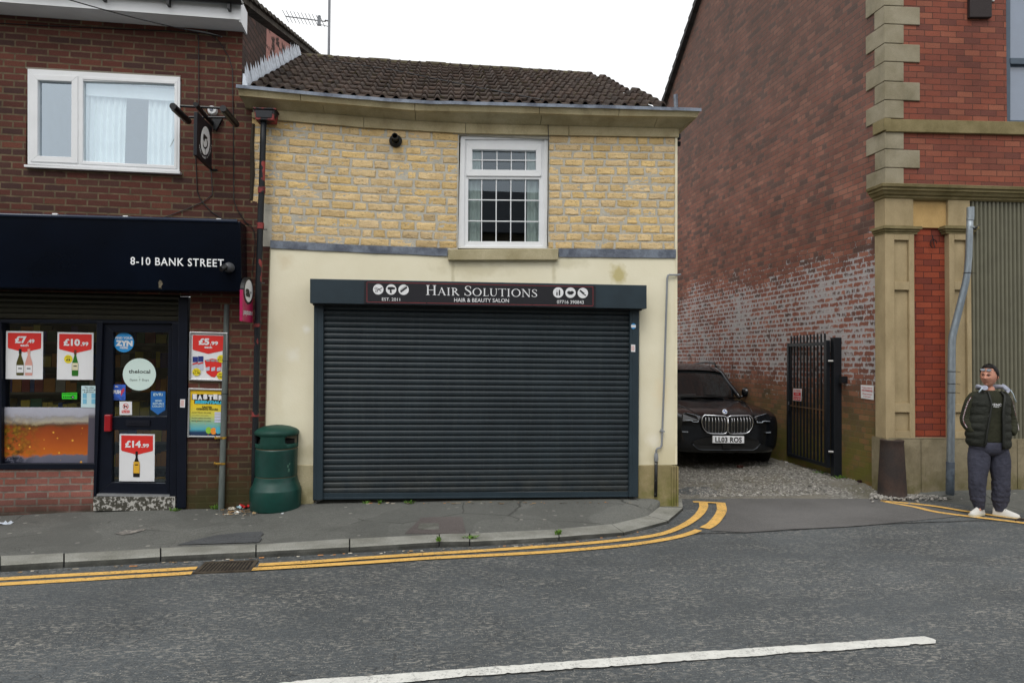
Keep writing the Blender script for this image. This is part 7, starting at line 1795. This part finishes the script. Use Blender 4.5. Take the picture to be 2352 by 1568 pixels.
# sweatshirt body + sleeves
m=MB()
m.loft([ring(X(cx),.005,Zc(z),rx,ry,wr=.02,seed=5) for z,cx,rx,ry in((820,455,.215,.135),(800,455,.225,.145),(740,455,.225,.145),(650,458,.215,.14),(560,462,.215,.14),(480,466,.222,.135),(430,468,.220,.12),(395,468,.175,.10),(375,468,.11,.085),(362,468,.075,.072),(356,468,.069,.066))])
slv=[]
for pts_,sd in(([(335,.01,402,.055),(302,.02,418,.068),(278,.03,460,.072),(262,.045,520,.070),(250,.055,575,.070),(243,.055,615,.074),(243,.03,650,.072),(250,-.005,682,.062),(260,-.035,702,.052),(272,-.045,714,.036)],2.2),([(590,.01,398,.055),(628,.02,412,.068),(655,.03,455,.073),(678,.045,515,.072),(695,.055,575,.072),(706,.055,620,.076),(703,.03,662,.074),(692,-.005,698,.064),(678,-.035,718,.052),(664,-.045,730,.036)],9.1)):
    P=[Vector((X(a+(28 if sd<5 else -26)),y,Zc(z))) for a,y,z,_ in pts_]; rr2=[q[3] for q in pts_]
    Q=[];Rq=[]
    for i in range(len(P)-1):
        for k in range(3): 
            f=k/3; Q.append(P[i].lerp(P[i+1],f)); wv=1+.05*math.sin((i*3+k)*2.2+sd)*(i>3); Rq.append((rr2[i]*(1-f)+rr2[i+1]*f)*wv)
    Q.append(P[-1]);Rq.append(rr2[-1]); m.tube(Q,Rq,16); slv.append(Q)
sw=hb(m,'sweatshirt',SWE,smooth=True,sub=1)
# contrast stripe down the sleeves
m=MB()
for Q,s_ in zip(slv,(-1,1)):
    m.tube([q+Vector((s_*.060,-.036,.0)) for i,q in enumerate(Q[3:22])],.007,5)
hb(m,'sleeve_stripe',two('stripe_print',(190,184,186),(110,60,66),60,.45,.55,.8,0),sw)
# lettering on chest
for s_,x0,x1,y,h in(('VENC',405,500,487,20),('PARIS',428,478,500,9)):
    vs,fs=text_mesh(s_,.02,1.1); mn=min(v[0] for v in vs);mx=max(v[0] for v in vs); mb=MB()
    mb.add([Vector((X(x0)+(a-mn)/(mx-mn)*(x1-x0)*K,-.141+.25*(X(x0)+(a-mn)/(mx-mn)*(x1-x0)*K)**2,Zc(y)+b/(_cap['H']+.02)*h*K)) for a,b in vs],fs); hb(mb,'lettering',WHITE,sw,recalc=False)
# gilet: padded open front. angles: opening in front from a0 to a1
def gring(z,cx,rx,ry,xo0,xo1,puff,n=40,th=.0):
    o=[]
    # param from right opening edge around the back to left opening edge
    # ellipse angle where x=xo : front y negative
    a0=math.acos(max(-1,min(1,(xo1-cx)/rx))); a1=math.acos(max(-1,min(1,(xo0-cx)/rx)))
    # go from angle -a0 (front right edge) up through 0 (right), 90 (back), 180 (left) to 360-a1
    A=-a0; B=2*math.pi-a1
    for k in range(n+1):
        a=A+(B-A)*k/n; c,s_=math.cos(a),math.sin(a); e=min(1,min(k,n-k)/2.5)
        o.append(Vector((cx+(rx+puff*e+th)*c,(ry+puff*e+th)*s_-.0,z)))
    return o
rows=[810,765,705,640,575,510,455,418,395]
prof_={}
def gp(z): # z crop-> cx,rx,ry,xo0,xo1
    t_=[(835,(452,.262,.160,338,505)),(805,(450,.272,.168,350,498)),(740,(448,.280,.172,352,498)),(660,(450,.272,.168,368,500)),(570,(456,.255,.162,385,500)),(480,(462,.255,.155,402,512)),(430,(466,.25,.14,402,530)),(408,(467,.245,.125,402,540)),(390,(467,.225,.115,400,542)),(378,(467,.185,.105,400,540)),(366,(467,.12,.09,408,528))]
    for (a,pa),(b,pb) in zip(t_,t_[1:]):
        if b<=z<=a: f=(a-z)/(a-b); return [pa[i]+(pb[i]-pa[i])*f for i in range(5)]
    return t_[0][1] if z>835 else t_[-1][1]
m=MB(); rg=[]; zs_=[]
bands=[(835,770),(770,705),(705,640),(640,570),(570,500),(500,440)]
for a,b in bands:
    for k in range(6): zs_.append((a+(b-a)*k/6,.013*math.sin(math.pi*k/6)**.6-.002))
for z in(440,425,410,398,388,380,372,366): zs_.append((z,.004))
for z,pf2 in zs_:
    cx,rx,ry,x0,x1=gp(z); rx*=.965; wob=.004*mnoise.noise((z*.03,1,2)); tl=(z-820)*.0 
    r=gring(Zc(z),X(cx),rx,ry,X(x0),X(x1),pf2+wob)
    for k,v in enumerate(r):
        v.z+=.004*mnoise.noise((v.x*14,v.y*14,z*.02)); 
        v.z-= .03*max(0,(z-700)/135)*(1 if v.x>0 else .2)*(1 if v.y<0 else .3)
    rg.append(r)
m.loft(rg,closed=False)
gi=hb(m,'gilet',GIL,smooth=True,sub=1); so_=gi.modifiers.new('t','SOLIDIFY'); so_.thickness=.012; so_.offset=-1
# armhole shoulders: small caps; zip plackets
m=MB()
for side in(0,1):
    P=[]
    for z,pf2 in zs_[::3]+[zs_[-1]]:
        cx,rx,ry,x0,x1=gp(z); xo=X(x0 if side==0 else x1); c=(xo-X(cx))/rx; y=-ry*math.sqrt(max(0,1-c*c)); P.append(Vector((xo,y-.012,Zc(z)-.03*max(0,(z-700)/135)*(1 if side else .2))))
    m.tube(P,.008 if side==0 else .010,6,sq=1.6)
hb(m,'zip_placket',mat('placket_dark',(30,32,28),.6),gi,smooth=True)
m=MB(); 
for x,z in((366,575),(512,710),(338,372),(372,560)): m.lathe([(0,0),(.004,0),(.003,-.003),(0,-.004)],Vector((X(x),-.168,Zc(z))),8,M=Matrix.Rotation(R(90),3,'X'))
hb(m,'stud',mat('stud_metal',(150,150,150),.3,metal=.7),gi)
# hood: collar lying on shoulders + drawstring
m=MB()
def hoodlobe(P,rr2): m.tube([Vector(q) for q in P],rr2,12,sq=1)
hoodlobe([(X(395),-.115,Zc(350)),(X(370),-.095,Zc(332)),(X(345),-.06,Zc(325)),(X(350),.01,Zc(322)),(X(400),.085,Zc(340)),(X(470),.11,Zc(345)),(X(540),.085,Zc(330)),(X(580),.02,Zc(322)),(X(588),-.05,Zc(335)),(X(570),-.10,Zc(360)),(X(545),-.125,Zc(345)),(X(528),-.10,Zc(312))],[.010,.016,.020,.026,.032,.034,.032,.026,.022,.020,.016,.010])
m.add([Vector((X(520),-.085,Zc(292))),Vector((X(545),-.11,Zc(300))),Vector((X(615),-.07,Zc(338))),Vector((X(600),-.11,Zc(352))),Vector((X(568),-.135,Zc(386))),Vector((X(548),-.13,Zc(358)))],[(0,1,5),(1,2,3,5),(3,4,5)])
m.add([Vector((X(340),-.08,Zc(314))),Vector((X(400),-.10,Zc(308))),Vector((X(392),-.13,Zc(346))),Vector((X(350),-.13,Zc(358))),Vector((X(330),-.11,Zc(340)))],[(0,1,2,3,4)])
hd_=hb(m,'hood',HOO,smooth=True,sub=1)
m=MB(); m.tube([Vector((X(600),-.11,Zc(350))),Vector((X(616),-.125,Zc(385))),Vector((X(630),-.125,Zc(425))),Vector((X(648),-.115,Zc(452)))],[.005,.005,.005,.008],8); m.tube([Vector((X(345),-.11,Zc(335))),Vector((X(322),-.125,Zc(350))),Vector((X(306),-.12,Zc(372)))],.008,8); hb(m,'drawstring',mat('pale_cord',(176,190,200),.8),hd_,smooth=True)
# trainers
SHO=mat('white_leather',(206,204,198),.5,var=.06); SOL=mat('off_white_sole',(196,190,168),.6,var=.08)
for (ax,az,tx_,ty_,tz_) in((395,1412,232,-.10,1418),(525,1430,650,-.16,1452)):
    z0=(1440-az)*K-.008; A=Vector((X(ax),.03,0)); B=Vector((X(tx_),ty_,0)); d=(B-A); ln=.285; d.z=0; d=d.normalized(); A=A-d*.03; n_=Vector((-d.y,d.x,0)); zb_=-.0 if az<1420 else -.012
    m=MB(); rg=[]
    for s_,w_,h in((0,.020,.02),(.0,.030,.075),(.06,.037,.105),(.16,.040,.112),(.30,.041,.108),(.45,.042,.088),(.62,.047,.066),(.78,.049,.055),(.9,.043,.046),(.98,.026,.034),(1.0,.012,.024)):
        c_=A+d*(ln*s_); rg.append([c_+n_*(w_*math.cos(a))*(1 if math.sin(a)<.2 else .86)+Vector((0,0,zb_+.018+max(0,math.sin(a))**.8*h)) for a in [R(x) for x in(-30,0,30,55,75,90,105,125,150,180,210)]])
    m.loft(rg); shq=hb(m,'trainer',SHO,smooth=True,sub=1)
    m=MB(); rg=[]
    for s_,w_ in((-.01,.015),(.02,.034),(.12,.042),(.35,.041),(.6,.049),(.8,.051),(.93,.041),(1.0,.020),(1.02,.006)):
        c_=A+d*(ln*s_); rg.append([c_+n_*w_*x+Vector((0,0,zb_+z)) for x,z in((1,.0),(1.02,.012),(1,.026),(-1,.026),(-1.02,.012),(-1,0))])
    m.loft(rg); hb(m,'sole',SOL,shq,smooth=True,auto=50)
    m=MB()
    for k in range(5): c_=A+d*(ln*(.34+.075*k)); h=zb_+.018+(.106-.013*k); m.tube([c_-n_*.022+Vector((0,0,h-.012)),c_+Vector((0,0,h+.004)),c_+n_*.022+Vector((0,0,h-.012))],.0035,5)
    hb(m,'laces',mat('lace_grey',(120,118,112),.8),shq)
# ================================================================ TERRACE ACROSS THE STREET (seen only as a reflection)
terr=thing('stone_terrace','dark stone terrace across the street, seen reflected in the window panes','building',(0,-24,0))
TB=Fr((0,-23,0),(-1,0,0),(0,1,0)); m=MB(); m.prism(TB,[(-26,-.3),(26,-.3),(26,7.6),(-26,7.6)],-6,0); m.build('wall',brick('opposite_stone',[(120,104,80),(100,88,68),(134,116,88)],(88,80,66),.4,.16,.012),terr,fr=TB)
m=MB(); m.add([TB.P(u,z,n) for u in(-26.2,26.2) for z,n in((7.5,.3),(10.2,-3),(7.5,-6.3))],[(0,1,2),(3,4,5),(0,1,4,3),(1,2,5,4),(0,2,5,3)]); m.build('roof',mat('opposite_slate',(62,62,66),.7),terr)
for k in range(9):
    for z in(.9,4.4):
        m=MB(); u_=-24+k*6; m.prism(TB,[(u_,z),(u_+1.1,z),(u_+1.1,z+1.6),(u_,z+1.6)],-.05,.02); w_=m.build('window',PVC,terr); m=MB(); m.prism(TB,[(u_+.08,z+.08),(u_+1.02,z+.08),(u_+1.02,z+1.52),(u_+.08,z+1.52)],-.05,.03); m.build('pane',mat('opposite_pane',(40,44,50),.1),w_)
